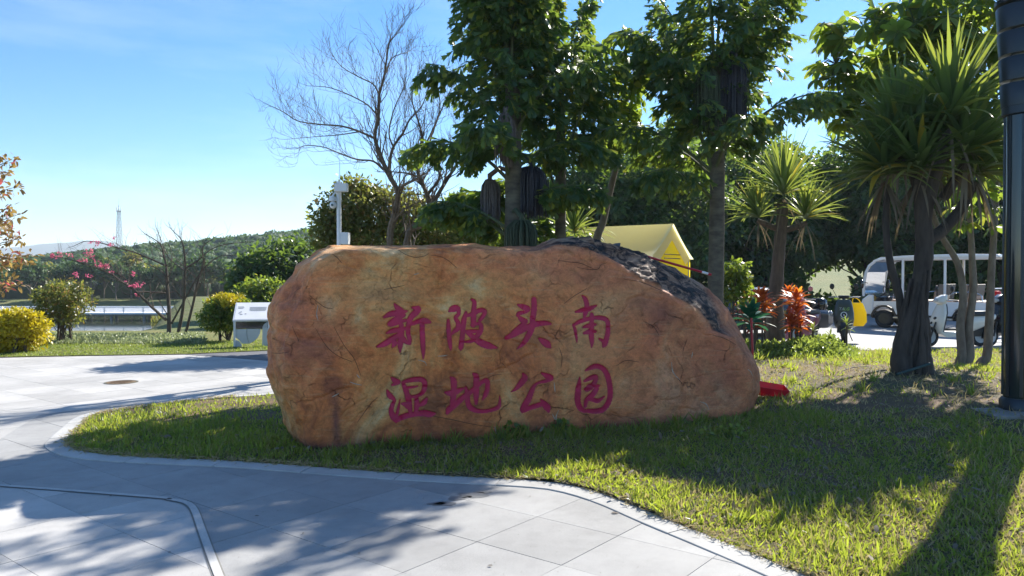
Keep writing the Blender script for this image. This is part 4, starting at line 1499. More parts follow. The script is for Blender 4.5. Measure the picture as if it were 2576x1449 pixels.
rg = np.random.default_rng(77)
sh = []
for k in range(2):
    blobs = [(0, 0, 4.4, 2.2, 2.0, 1.1), (1.2, 0.3, 3.7, 1.5, 1.4, 0.8), (-1.3, -0.2, 4.0, 1.5, 1.4, 0.9), (0.2, 0, 5.2, 1.3, 1.2, 0.7)]
    sh.append(leafy('shore_tree', 'flat-crowned tree with a tall pale bare trunk on the far lake shore', (0, 0, 0), blobs, 60, 22, 0.55, M['bush'] if k else M['hillleaf'], M['bark_pale'], 0.13, 100 + k,
                    group='trees along the far lake shore', Wd=0.6, crad=0.6))
spots = [(-30, 126), (30, 131), (75, 125), (120, 131), (165, 124), (205, 130), (232, 125), (262, 130), (292, 123), (330, 129), (352, 124), (392, 131), (420, 125), (455, 130), (490, 124), (522, 131), (560, 125), (600, 124), (640, 130)]
for k, (px, dd) in enumerate(spots):
    x_ = (px - CX) / FPX * dd
    z_ = float(tz(x_, dd))
    if k < 2:
        sh[k].location = (x_, dd, z_); sh[k].rotation_euler = (0, 0, k * 1.3); sh[k].scale = (1.05,) * 3
    else:
        copy_tree(sh[k % 2], (x_, dd, z_), rg.uniform(0, 6.28), rg.uniform(0.85, 1.25))

# reeds by the bridge
n = 5200
px = rg.uniform(380, 720, n); yy = rg.uniform(70, 84.5, n)
keep = (np.abs(yy - 81) > 1.4) & ((px > 560) | (yy > 76)); px, yy = px[keep], yy[keep]; n = len(px)
pos = np.stack([(px - CX) / FPX * yy, yy, np.full(n, WZ - 0.1)], -1)
d = unit(rg.normal(size=(n, 3)) * 0.28 + [0, 0, 1])
V, F = scatter(BLADE, pos, d, rdirs(n, rg), rg.uniform(.4, .95, n) , rg.uniform(.06, .16, n))
o = leafobj('reeds', [(V, F)], M['bush'], None, kind='stuff')
tag(o, 'olive reed bed at the lake edge under the footbridge', 'reeds')

# ---------------------------------------------------------------- left bank shrubs and trees
def pblob(px, py, d, rx, ry, rdep=None):
    """ellipsoid given by photo position and radii in photo units at depth d"""
    c_ = W(px, py, d)
    k_ = d / FPX
    return (c_.x, c_.y, c_.z, rx * k_, (rdep or (rx + ry) / 2) * k_, ry * k_)

c = G(22, 893)
leafy('golden_shrub', 'bright golden yellow rounded shrub at the lawn edge', (c.x, c.y + 0.5, 0.0),
      [pblob(15, 835, 15.9, 78, 48, 60), pblob(55, 815, 15.8, 45, 30), pblob(-30, 830, 16, 60, 45)], 210, 60, 0.085, M['yellow'], M['bark'], 0.05, 201, 'shrub', T=LEAF_OVAL, Wd=0.45, crad=0.22, stems=4)
t = thing('prop_stick', 'dark wooden prop slanting out under the golden shrub', 'stick', tuple(G(64, 886)))
mb = MB(t.location); a, b = G(64, 886), W(20, 862, 15.6); mb.tube([a, b], 0.035, 7); mb.build('pole', M['bark_dark'], t)
c = G(150, 862)
leafy('olive_shrub', 'rounded olive shrub with many bare forking stems beside the lake', (W(150, 866, 18.0).x, 18.0, 0.0),
      [pblob(160, 755, 18, 72, 42, 60), pblob(125, 770, 18, 42, 45), pblob(195, 775, 18, 36, 45), pblob(160, 722, 18, 48, 16)], 130, 34, 0.085, M['bush'], M['bark'], 0.03, 202, 'shrub', stems=7, crad=0.17, nl=44, spread=0.12, Wd=0.45)
lawn_tree = leafy('small_lawn_tree', 'small lawn tree with yellow-tipped crown left of the information board', (W(566, 858, 18.3).x, 18.3, 0.0),
      [pblob(568, 790, 18.3, 55, 36, 50), pblob(545, 800, 18.3, 38, 32), pblob(600, 785, 18.3, 28, 30)], 150, 36, 0.09, M['bushgreen'], M['bark_dark'], 0.05, 203, stems=3, crad=0.19, nl=20, Wd=0.45)
rg_ = np.random.default_rng(213)
cc_ = blob_centres([pblob(570, 757, 18.3, 46, 12, 40)], 46, rg_)
leafobj('golden_crown_top', [clump_leaves(cc_, np.full(46, 0.12), 30, 0.09, 0.45, rg_)], M['yellow'], lawn_tree)
leafy('broadleaf_tree', 'dark broad-crowned tree between the lake and the boulder', (W(700, 800, 30).x, 30, float(tz(W(700, 800, 30).x, 30))),
      [pblob(690, 690, 30, 85, 70), pblob(640, 720, 30, 52, 70), pblob(750, 670, 31, 70, 70), pblob(720, 640, 31, 50, 26), pblob(700, 760, 30, 90, 50)], 230, 60, 0.22, M['woods'], M['bark_dark'], 0.16, 204, crad=0.55, Wd=0.5)
leafy('broadleaf_tree', 'rounded dark tree behind the information board', (W(655, 800, 26).x, 26, float(tz(W(655, 800, 26).x, 26))),
      [pblob(655, 745, 26, 50, 40), pblob(700, 770, 26, 60, 50)], 120, 50, 0.17, M['bushgreen'], M['bark_dark'], 0.10, 205, crad=0.42)
leafy('bushy_tree', 'light olive bushy tree behind the camera pole', (W(950, 700, 17).x, 17, 0.0),
      [pblob(930, 545, 17, 100, 70), pblob(860, 545, 17, 60, 58), pblob(1010, 540, 17, 90, 60), pblob(900, 480, 17, 60, 30), pblob(1080, 570, 17, 70, 55), pblob(840, 600, 17, 55, 55), pblob(980, 610, 17, 150, 40)], 330, 44, 0.115, M['bush'], M['bark_pale'], 0.08, 206, stems=5, crad=0.27, nl=34, spread=0.4)
leafy('bushy_tree', 'olive thicket of thin grey stems between the two fishtail palms', (W(1160, 700, 18).x, 18, 0.0),
      [pblob(1160, 560, 18, 80, 70), pblob(1230, 590, 18, 70, 50), pblob(1130, 620, 18, 90, 40), pblob(1420, 600, 18, 90, 40)], 190, 40, 0.115, M['bushgreen'], M['bark_pale'], 0.05, 207, stems=6, crad=0.26, nl=30, spread=0.5)

# variegated low hedge along the bank
n = 15000
px = rg.uniform(-150, 515, n); yy = rg.uniform(17.6, 20.2, n)
x_ = (px - CX) / FPX * yy
hgt = 0.0 + 0.07 * (0.6 + 0.4 * vnoise(np.stack([x_ * 1.2, yy * 1.2, 0 * x_], -1), 3)) * sstep(17.5, 18.2, yy)
pos = np.stack([x_, yy, lz(x_, yy) + hgt * rg.random(n) ** 0.5], -1)
keep = ((x_ + 10.6) ** 2 + (yy - 16) ** 2 > 1.1)
pos = pos[keep]; n = len(pos)
V, F = scatter(LEAF_OVAL, pos, unit(rdirs(n, rg) + [0, 0, .7]), unit(rdirs(n, rg) + [0, 0, .5]), rg.uniform(.06, .11, n), rg.uniform(.022, .04, n))
o = leafobj('low_hedge', [(V, F)], M['varieg'], None, kind='stuff'); tag(o, 'low variegated ground cover along the lake bank', 'ground cover')

# bronze-leaved branches at the left edge: tree stands out of frame
rg = np.random.default_rng(33)
tb_ = np.array([-6.9, 9.4, 0.0])
t = thing('bronze_leaved_tree', 'slender tree with sparse bronze and red leaves at the plaza edge', 'tree', tuple(tb_))
mb = MB(tb_)
limb(mb, tb_ - [0, 0, .1], tb_ + [0.2, 0, 3.6], 0.07, 0.02, rg, 0.03, 8, 8)
tips = []
for px, py in [(30, 400), (15, 430), (42, 470), (10, 480), (25, 520), (45, 540), (5, 560), (55, 600), (20, 610), (80, 640), (40, 640), (60, 655), (8, 650), (22, 705), (45, 716), (-10, 390), (-30, 460), (-25, 560), (-40, 640), (15, 575), (35, 585)]:
    e = np.array(W(px, py, 9.4 + rg.uniform(-.4, .4)))
    h = min(max(e[2] - 0.25, 0.9), 3.3)
    st = tb_ + [0.2 * h / 3.6, 0, h]
    pp = limb(mb, st, e, 0.014, 0.003, rg, 0.06, 7, 5)
    tips += [pp[-1], pp[-2], pp[-1] * .5 + pp[-2] * .5, pp[-3]]
mb.build('trunk', M['bark'], t, smooth=True)
tips = np.array(tips)
leafobj('crown', [clump_leaves(tips, np.full(len(tips), 0.10), 9, 0.075, 0.42, rg, 0.2, LEAF_OVAL)], M['redleaf'], t)

# ---------------------------------------------------------------- bare trees
def P2(lst, ox, oy, k):
    return [(ox + a * k, oy + b * k) for a, b in lst]
def bare(name, label, base, limbs, d, mat, seed, twig=1.0, jit=0.5, group=None, maxl=3, upw=0.35):
    """limbs: list of (photo polyline, r0, r1); twigs grow from them"""
    rg = np.random.default_rng(seed)
    t = thing(name, label, 'tree', base, group=group)
    mb = MB(base)
    tips = []
    def grow(p, dr, L, r, lvl):
        n_ = 5
        pts, q_ = [p], p.copy()
        dd = dr.copy()
        for i in range(n_):
            dd = unit(dd + rg.normal(size=3) * 0.16 + np.array([0, 0, 0.10]))
            q_ = q_ + dd * L / n_
            pts.append(q_.copy())
        mb.tube(pts, [r * (1 - 0.62 * i / n_) for i in range(n_ + 1)], 5 if lvl < 2 else 4, cap=lvl > 1)
        if lvl >= maxl:
            tips.append(pts[-1]); return
        for i in (2, 4, 5):
            for _ in range(1):
                nd = unit(dd + rdirs(1, rg)[0] * 0.85 + np.array([0, 0, 0.25]))
                grow(pts[i], nd, L * rg.uniform(0.5, 0.85), max(r * 0.5, 0.0022), lvl + 1)
    for pl, r0, r1 in limbs:
        n_ = len(pl)
        j0 = rg.normal() * jit
        w_ = [np.array(W(px, py, d + (j0 * i / max(1, n_ - 1)) * (0 if i == 0 else 1))) for i, (px, py) in enumerate(pl)]
        if jit > 0.45 and pl[0][1] > 590:
            w_.insert(0, np.array([base[0] + (w_[0][0] - base[0]) * 0.5, base[1], base[2] - 0.05]))
        sm = catmull(w_, 4)
        m_ = len(sm)
        mb.tube(sm, [r0 + (r1 - r0) * (i / (m_ - 1)) ** 0.85 for i in range(m_)], 7)
        for i in range(3, m_ - 1):
            if sm[i][2] < base[2] + 1.7 * (jit > 0.45):
                continue
            if rg.random() < 0.62 * twig:
                dr = unit(sm[i + 1] - sm[i - 1])
                nd = unit(dr + rdirs(1, rg)[0] * 0.9 + np.array([0, 0, upw]))
                rr = (r0 + (r1 - r0) * i / m_)
                grow(sm[i], nd, rg.uniform(0.3, 0.62) * (0.7 + 0.5 * (1 - i / m_)), max(0.35 * rr, 0.003), 1)
        grow(sm[-1], unit(sm[-1] - sm[-2]), 0.30, max(r1, 0.003), 2)
    mb.build('branches', mat, t, smooth=True)
    return t, np.array(tips)
k_ = 0.441
T2 = lambda l: P2(l, 639, 0, k_)
M['twig'] = pmat('grey_twig', (0.17, 0.13, 0.09), (0.085, 0.062, 0.042), scale=20, rough=0.85)
b_ = W(985, 612, 13)
t, tips = bare('bare_tree', 'leafless tree with wide fine branches behind the camera pole', (b_.x, 13, 0), [
    (T2([(775, 1390), (800, 1230), (820, 1100), (760, 980), (720, 880), (690, 780), (710, 650), (715, 540), (745, 420), (770, 250), (800, 210), (845, 145)]), 0.062, 0.004),
    (T2([(690, 790), (600, 750), (500, 720), (380, 710), (250, 690), (170, 640), (75, 595)]), 0.022, 0.004),
    (T2([(740, 970), (680, 920), (590, 910), (500, 880), (400, 840), (300, 830), (240, 850)]), 0.020, 0.004),
    (T2([(600, 752), (480, 770), (350, 780), (180, 795)]), 0.012, 0.003),
    (T2([(770, 970), (790, 850), (850, 760), (890, 680), (960, 600), (1000, 480)]), 0.03, 0.005),
    (T2([(715, 540), (680, 480), (600, 440), (500, 380), (440, 305)]), 0.016, 0.004),
    (T2([(720, 680), (650, 600), (540, 540), (430, 500), (330, 490)]), 0.016, 0.004),
    (T2([(745, 420), (790, 330), (870, 300), (890, 290)]), 0.012, 0.003),
    (T2([(820, 1100), (850, 1060), (930, 1020)]), 0.03, 0.02),
    (T2([(800, 850), (770, 760), (800, 620), (860, 480), (870, 330)]), 0.016, 0.004),
    ], 13.0, M['twig'], 41, twig=1.6)
t, tips = bare('bare_tree', 'leafless tree with a leaning dark trunk left of the fishtail palm', (W(1030, 612, 13.6).x, 13.6, 0), [
    (T2([(870, 1390), (960, 1280), (1010, 1180), (980, 1090), (940, 1000), (930, 900), (960, 800), (940, 700), (900, 560), (930, 430)]), 0.070, 0.005),
    (T2([(1010, 1180), (1080, 1060), (1150, 950), (1200, 880), (1230, 760)]), 0.045, 0.008),
    (T2([(990, 1110), (1060, 1000), (1000, 850), (1040, 700), (1100, 560), (1170, 400)]), 0.03, 0.005),
    (T2([(940, 900), (1010, 760), (1060, 620), (1040, 470), (990, 410)]), 0.02, 0.004),
    (T2([(1080, 1060), (1120, 900), (1190, 760), (1240, 560)]), 0.02, 0.004),
    (T2([(940, 1010), (880, 990), (790, 980)]), 0.02, 0.01),
    ], 13.6, M['twig'], 42, twig=1.6)
# last dry leaves on it
rg = np.random.default_rng(9)
cs_ = np.array([W(*p, 13.2) for p in [(672, 262), (712, 283), (1108, 250), (1100, 260), (1165, 185), (1168, 200), (1185, 265)]])

# pink-flowered tree on the bank
k_ = 0.4189
T1 = lambda l: P2(l, 0, 319.5, k_)
fd = 20.5
t, tips = bare('flowering_tree', 'nearly leafless spreading tree with pink blossom on the lake bank', (W(440, 840, fd).x, fd, -0.1), [
    (T1([(1015, 1245), (1015, 1100), (1005, 960), (1000, 860), (985, 770), (960, 700), (870, 640)]), 0.061, 0.008),
    (T1([(1000, 1160), (900, 1070), (820, 990), (720, 920), (660, 880), (560, 840), (470, 810), (400, 790), (330, 780)]), 0.041, 0.007),
    (T1([(990, 830), (900, 790), (800, 750), (720, 730), (620, 700), (520, 685), (450, 712)]), 0.028, 0.007),
    (T1([(1070, 1240), (1100, 1080), (1110, 900), (1110, 780), (1090, 680), (1040, 625)]), 0.050, 0.008),
    (T1([(1115, 1240), (1160, 1060), (1190, 920), (1220, 820), (1220, 720), (1280, 670)]), 0.041, 0.008),
    (T1([(1110, 850), (1190, 800), (1260, 740), (1350, 705), (1500, 690)]), 0.028, 0.006),
    (T1([(1030, 1180), (1080, 1090), (1200, 880), (1310, 780), (1420, 770)]), 0.030, 0.007),
    (T1([(810, 995), (890, 990), (985, 996)]), 0.019, 0.021),
    (T1([(1232, 760), (1228, 850), (1226, 930), (1232, 1000)]), 0.011, 0.008),
    (T1([(820, 990), (740, 900), (640, 850), (610, 820)]), 0.017, 0.007),
    (T1([(1000, 900), (960, 860), (880, 820), (760, 760)]), 0.017, 0.006),
    (T1([(1105, 860), (1010, 780), (960, 660), (935, 600)]), 0.017, 0.006),
    (T1([(1190, 920), (1050, 780), (1010, 690)]), 0.011, 0.006),
    ], fd, M['bark'], 43, twig=1.1, jit=0.4, maxl=2, upw=0.2)
fl = []
for a, b_, nn in [(520, 755, 5), (550, 750, 4), (590, 702, 4), (665, 710, 6), (480, 800, 4), (515, 802, 4), (615, 825, 8), (580, 830, 4), (465, 886, 6), (530, 897, 3), (680, 872, 3), (795, 880, 4), (790, 950, 8), (820, 948, 6), (850, 945, 3),
               (825, 1008, 3), (330, 777, 6), (360, 770, 5), (415, 765, 3), (545, 685, 3), (685, 675, 3), (555, 797, 4), (640, 840, 4)]:
    px, py = T1([(a, b_)])[0]
    for j in range(nn):
        fl.append(np.array(W(px + rg.normal() * 4.5, py + rg.normal() * 3.0, fd + rg.normal() * 0.12)))
fl = np.array(fl)
leafobj('blossom', [clump_leaves(fl, np.full(len(fl), 0.035), 7, 0.042, 0.7, rg, 0.0, LEAF_OVAL)], M['pink'], t)

# ---------------------------------------------------------------- fishtail palms
def frond(base, az, tilt, L, rg, droop, parts, mb, lf=0.2, npin=13):
    """twice-divided frond: stalk, hanging side stalks, wedge leaflets"""
    d = np.array([math.cos(az) * math.sin(tilt), math.sin(az) * math.sin(tilt), math.cos(tilt)])
    p = np.array(base, float)
    pts, ds = [p.copy()], [d.copy()]
    n_ = 14
    for i in range(n_):
        d = unit(d + np.array([0, 0, -1.0]) * droop * (0.3 + 1.2 * i / n_) / n_ + rg.normal(size=3) * 0.012)
        p = p + d * L / n_
        pts.append(p.copy()); ds.append(d.copy())
    mb.tube(pts, [0.026 * (1 - 0.8 * i / n_) + 0.004 for i in range(n_ + 1)], 5)
    P_, D_, N_, S_2 = [], [], [], []
    for j in range(npin):
        t_ = 0.26 + 0.74 * j / (npin - 1)
        i = min(n_, int(round(t_ * n_)))
        side = np.cross(ds[i], [0, 0, 1.0]); side = unit(side)
        for sg in (-1, 1):
            dd = unit(side * sg + ds[i] * 0.75 + rg.normal(size=3) * 0.18 + np.array([0, 0, 0.1]))
            l2 = (0.66 - 0.40 * abs(t_ - 0.5)) * rg.uniform(0.75, 1.1) * min(1.0, L / 2.2)
            q_ = pts[i].copy()
            m_ = 11
            for s_ in range(m_):
                dd = unit(dd + np.array([0, 0, -1.0]) * 1.25 / m_)
                q_ = q_ + dd * l2 / m_
                if s_ < 1:
                    continue
                for sg2 in ((-1, 1) if s_ < m_ - 1 else (-1, 0, 1)):
                    s2 = unit(np.cross(dd, rg.normal(size=3) * 0.5 + np.array([0, 0, 1.0]) + 1e-3))
                    ld = unit(dd * 0.8 + s2 * sg2 * 0.6 + np.array([0, 0, -0.45]) + rg.normal(size=3) * 0.2)
                    P_.append(q_); D_.append(ld); N_.append(unit(rg.normal(size=3) + np.array([0, 0, 0.6]))); S_2.append(lf * rg.uniform(0.7, 1.25))
    S_2 = np.array(S_2)
    parts.append(scatter(LEAF_FISH, np.array(P_), np.array(D_), np.array(N_), S_2, S_2 * 0.46))

def bunch(name, root, px, py0, py1, d, rx, mat, rg, n=90, r=0.008):
    """hanging fruit strands from one stalk"""
    a, b = W(px, py0, d), W(px, py1, d)
    L = a.z - b.z
    mb = MB(root.location)
    rw = rx * d / FPX
    for k in range(n):
        an, rr = rg.uniform(0, 2 * math.pi), rw * math.sqrt(rg.random()) * rg.uniform(0.8, 1.15)
        l_ = L * rg.uniform(0.78, 1.04)
        pts = []
        for i in range(7):
            t_ = i / 6
            q_ = rr * min(1, 0.6 + 1.6 * t_) if t_ > 0 else rr * 0.45
            pts.append((a.x + math.cos(an) * q_ + rg.normal() * 0.004, a.y + math.sin(an) * q_, a.z - l_ * t_))
        mb.tube(pts, [r * 0.8] + [r * rg.uniform(0.85, 1.25) for _ in range(5)] + [r * 0.5], 5)
    top = np.array([a.x, a.y, a.z])
    tx_ = root.location.x
    mb.tube([(tx_ , root.location.y, a.z + 0.10), ((tx_ + a.x) / 2, (root.location.y + a.y) / 2, a.z + 0.16), (a.x, a.y, a.z + 0.06), (a.x, a.y, a.z - 0.08)], [0.03, 0.035, 0.04, 0.03], 7)
    return mb.build(name, mat, root, smooth=True)

def fishtail(label, px, d, seed, specs, stems, top, r0=0.11, lf=0.2):
    rg = np.random.default_rng(seed)
    bx = (px - CX) / FPX * d
    base = (bx, d, float(gz(bx, d)) if d < 17 else 0.0)
    t = thing('fishtail_palm', label, 'palm tree', base)
    for (dx, dy, h, r_) in stems:
        mb = MB(base)
        pts, rr = [], []
        m_ = 26
        for i in range(m_ + 1):
            f = i / m_
            pts.append((bx + dx + 0.05 * math.sin(f * 2.5 + dx * 9), d + dy, base[2] - 0.05 + h * f))
            rr.append(r_ * (1.12 - 0.3 * f) * (1.05 if i % 4 == 0 else 1.0))
        mb.tube(pts, rr, 12)
        mb.build('trunk', M['palm_trunk'], t, smooth=True)
    # sheath fibres
    parts, mb = [], MB(base)
    for (z0, az, tilt, L, dr) in specs:
        frond((bx, d, z0), az, tilt, L, rg, dr, parts, mb, lf)
    mb.build('frond_stalks', M['stalk'], t, smooth=True)
    leafobj('fronds', parts, M['fish'], t, smooth=False)
    return t
M['stalk'] = pmat('green_stalk', (0.10, 0.13, 0.05), (0.06, 0.08, 0.03), scale=8, rough=0.55)
rg = np.random.default_rng(61)
sp1 = []
for k in range(16):
    sp1.append((rg.uniform(3.0, 4.5), k * 2.4 + rg.uniform(-.3, .3), rg.uniform(0.06, 0.30), rg.uniform(1.7, 2.3), rg.uniform(0.5, 1.0)))
sp1 += [(2.9, math.pi * 1.0, 0.75, 1.5, 1.5), (2.5, 1.57, 0.8, 1.5, 1.2), (2.4, 2.3, 0.9, 1.4, 1.2), (2.5, 0.8, 0.9, 1.4, 1.2), (2.1, 2.8, 0.9, 1.3, 1.0), (1.9, 1.9, 0.8, 1.2, 1.0), (1.9, 1.2, 0.8, 1.2, 1.0), (3.0, 0.1, 0.8, 1.6, 1.6), (2.5, -0.2, 1.0, 1.3, 1.2), (2.9, 4.4, 0.7, 1.5, 1.5), (3.1, 2.0, 0.7, 1.6, 1.5), (3.4, 3.6, 0.55, 1.6, 1.3), (3.4, 5.6, 0.55, 1.6, 1.3), (2.2, 3.3, 0.9, 1.2, 1.0)]
palm1 = fishtail('tall fishtail palm with dark hanging fruit bunches directly behind the boulder', 1283, 11.0, 62, sp1, [(0, 0, 4.8, 0.125)], 5.5, lf=0.165)
bunch('fruit_bunch', palm1, 1272, 285, 420, 10.55, 25, M['fruit_grey'], rg, 70, 0.008)
bunch('fruit_bunch', palm1, 1337, 420, 548, 11.05, 42, M['fruit_dark'], rg, 230, 0.0075)
bunch('fruit_bunch', palm1, 1232, 452, 560, 11.15, 26, M['fruit_grey'], rg, 110, 0.007)
bunch('fruit_bunch', palm1, 1312, 555, 650, 10.7, 42, M['fruit_green'], rg, 130, 0.010)
sp1b = [(rg.uniform(2.6, 4.4), k * 2.4 + 0.8, rg.uniform(0.15, 0.5), rg.uniform(1.5, 2.2), rg.uniform(0.7, 1.3)) for k in range(10)]
fishtail('slimmer dark-stemmed fishtail palm just right of the fruiting one', 1402, 11.8, 63, sp1b, [(0, 0, 4.6, 0.085)], 4.6, lf=0.17)
sp2 = []
for k in range(18):
    sp2.append((rg.uniform(3.0, 4.5), k * 2.4 + rg.uniform(-.3, .3), rg.uniform(0.12, 0.58), rg.uniform(1.7, 2.4), rg.uniform(0.6, 1.1)))
sp2 += [(3.3, 0.05, 0.75, 1.9, 1.0), (3.1, 3.2, 0.85, 1.9, 1.4), (3.1, 4.9, 0.7, 1.4, 1.2), (3.0, 2.2, 0.8, 1.6, 1.3), (2.7, 3.7, 0.95, 1.5, 1.3)]
palm2 = fishtail('tall fishtail palm beside the yellow tent with one huge hanging bunch', 1795, 11.6, 64, sp2, [(0, 0, 4.8, 0.115)], 5.5, lf=0.165)
bunch('fruit_bunch', palm2, 1778, 170, 330, 11.25, 34, M['fruit_green'], rg, 110, 0.010)
bunch('fruit_bunch', palm2, 1850, 150, 310, 11.3, 34, M['fruit_dark'], rg, 100, 0.010)

# ---------------------------------------------------------------- umbrella trees
def whorls(cent, rg, lf, parts, mb, n=9, src=None):
    P_, D_, N_, S_2 = [], [], [], []
    for c_ in cent:
        ax = unit(rg.normal(size=3) * 0.35 + np.array([0, 0, 1.0]))
        u_ = unit(np.cross(ax, [0.3, 1, 0.1])); v_ = np.cross(ax, u_)
        if src is not None:
            s_ = src[np.argmin(np.linalg.norm(src - c_, axis=1))]
            mid = (s_ + c_) / 2 + np.array([0, 0, 0.08])
            mb.tube([s_, mid, c_], [0.010, 0.007, 0.005], 4)
        sc = rg.uniform(0.75, 1.2)
        for k in range(n):
            a = 2 * math.pi * k / n + rg.normal() * 0.12
            dd = unit(u_ * math.cos(a) + v_ * math.sin(a) - ax * rg.uniform(0.15, 0.75))
            P_.append(c_ + dd * 0.03); D_.append(dd); N_.append(ax + rg.normal(size=3) * 0.15); S_2.append(lf * sc * rg.uniform(0.8, 1.1))
    S_2 = np.array(S_2)
    parts.append(scatter(LEAF_LONG, np.array(P_), np.array(D_), np.array(N_), S_2, S_2 * 0.36))
def umbrella(label, trunks, d, blobs, nw, seed, extra=(), lf=0.26, radius=0.06):
    rg = np.random.default_rng(seed)
    w0 = W(*trunks[0][0], d)
    base = (w0.x, d, float(gz(w0.x, d)) if d < 17 else 0.0)
    t = thing('umbrella_tree', label, 'tree', base)
    src = []
    for tr_ in trunks:
        w_ = [np.array(W(px, py, d + 0.12 * i)) for i, (px, py) in enumerate(tr_)]
        if w_[0][2] > base[2] + 0.1:
            w_.insert(0, np.array([w_[0][0] - (w_[1][0] - w_[0][0]) * 1.2, w_[0][1], base[2] - 0.05]))
            w_.insert(1, (w_[0] + w_[1]) / 2)
        else:
            w_[0][2] = base[2] - 0.05
        sm = catmull(w_, 5)
        mb = MB(base)
        mb.tube(sm, [radius * (1.25 - 0.75 * i / len(sm)) for i in range(len(sm))], 10)
        mb.build('trunk', M['bark_pale'], t, smooth=True)
        src += [p for p in sm[len(sm) // 2:]]
    cen = blob_centres(blobs, nw, rg)
    if len(extra):
        cen = np.concatenate([cen, np.array([W(px, py, d + rg.normal() * 0.3) for px, py in extra])])
    src = np.array(src)
    mb = MB(base)
    hubs = cen[rg.choice(len(cen), min(14, len(cen)), replace=False)]
    for h in hubs:
        s_ = src[np.argmin(np.linalg.norm(src - h, axis=1))]
        limb(mb, s_, h, 0.025, 0.012, rg, 0.08, 5, 5)
    allsrc = np.concatenate([src, hubs])
    parts = []
    whorls(cen, rg, lf, parts, mb, 9, allsrc)
    mb.build('petioles', M['stalk'], t, smooth=True, kind='stuff')
    leafobj('crown', parts, M['scheff'], t)
    return t
umbrella('slim umbrella tree with leaning trunk between the fishtail palms', [[(1500, 612), (1516, 560), (1535, 480), (1556, 390), (1570, 300), (1575, 180)]], 12.6,
         [pblob(1565, 180, 12.6, 75, 120), pblob(1560, 310, 12.6, 70, 40)], 62, 71,
         [(1490, 355), (1520, 350), (1610, 340), (1585, 345), (1480, 240), (1500, 265), (1460, 360), (1440, 330), (1560, 350)], lf=0.25, radius=0.065)
umbrella('large umbrella tree with three slim pale stems right of the thick-trunked sword-leaf tree', [[(2420, 889), (2416, 821), (2423, 744), (2409, 663), (2360, 575), (2300, 400), (2250, 200)], [(2440, 888), (2437, 821), (2448, 734), (2446, 663), (2441, 575), (2430, 400), (2400, 200)],
          [(2483, 892), (2490, 786), (2494, 681), (2501, 575), (2510, 400), (2500, 150)]], 13.2,
         [pblob(2240, 140, 13.2, 170, 130), pblob(2150, 130, 13.2, 95, 95), pblob(2130, 230, 13.2, 80, 80), pblob(2400, 120, 13.2, 160, 110), pblob(2120, 285, 13.2, 95, 45), pblob(2480, 260, 13.2, 110, 200), pblob(2420, 40, 13.2, 200, 90), pblob(2290, 50, 13.2, 130, 70), pblob(2090, 110, 13.2, 45, 60)], 380, 72,
         [(2070, 60), (2075, 80), (2095, 110), (2400, 520), (2430, 510), (2470, 480), (2440, 560), (2480, 540), (2390, 490), (2500, 520), (2520, 480), (2460, 520), (2410, 550), (2500, 570), (2045, 230), (2060, 170)], lf=0.27, radius=0.07)

# ---------------------------------------------------------------- sword-leaf trees
def head(c_, rg, L, w, n, parts, dead, lean=(0, 0, 0), ndead=18, spread=1.0):
    c_ = np.array(c_, float)
    for k in range(n):
        f = (k + 0.5) / n
        pol = 0.06 + 1.55 * f ** 0.85 * spread
        az = k * 2.39996 + rg.normal() * 0.15
        d_ = np.array([math.sin(pol) * math.cos(az), math.sin(pol) * math.sin(az), math.cos(pol)]) + np.array(lean)
        dr = 0.08 + 1.0 * f * f + 0.9 * (rg.random() < 0.28)
        parts.append(strap(c_ + np.array([0, 0, 0.10 * (1 - f)]), d_, L * rg.uniform(0.75, 1.12), w * rg.uniform(0.8, 1.2), dr, 7, rg=rg))
    for k in range(ndead):
        az = rg.uniform(0, 6.28)
        d_ = np.array([math.cos(az) * 0.6, math.sin(az) * 0.6, -0.75])
        dead.append(strap(c_ - np.array([0, 0, 0.08]), d_, L * rg.uniform(0.6, 1.05), w * 0.5, 1.6, 6, 0.1, rg=rg))
def sword_tree(label, base, trunks, heads, L, w, n, seed, mat_t, ndead=18):
    rg = np.random.default_rng(seed)
    t = thing('sword_leaf_tree', label, 'tree', base)
    for pts, rr in trunks:
        mb = MB(base)
        sm = catmull([(*p, r_) for p, r_ in zip(pts, rr)], 5)
        mb.tube([p[:3] for p in sm], [p[3] * (1 + 0.05 * math.sin(i * 1.9)) for i, p in enumerate(sm)], 12)
        mb.build('trunk', mat_t, t, smooth=True)
    parts, dead = [], []
    for c_, lean, sc in heads:
        head(c_, rg, L * sc, w, n, parts, dead, lean, ndead)
    leafobj('sword_leaves', parts, M['cordy'], t)
    leafobj('dead_leaves', dead, M['deadleaf'], t)
    return t
d_ = 10.6
bx_, bz_ = W(2290, 950, d_).x, float(gz(W(2290, 950, d_).x, d_))
wp = lambda px, py, dd=0.0: tuple(W(px, py, d_ + dd))
B0 = (bx_, d_, bz_)
q0 = lambda px, py, dd=0.0: (W(px, py, d_ + dd).x, d_ + dd, W(px, py, d_ + dd).z)
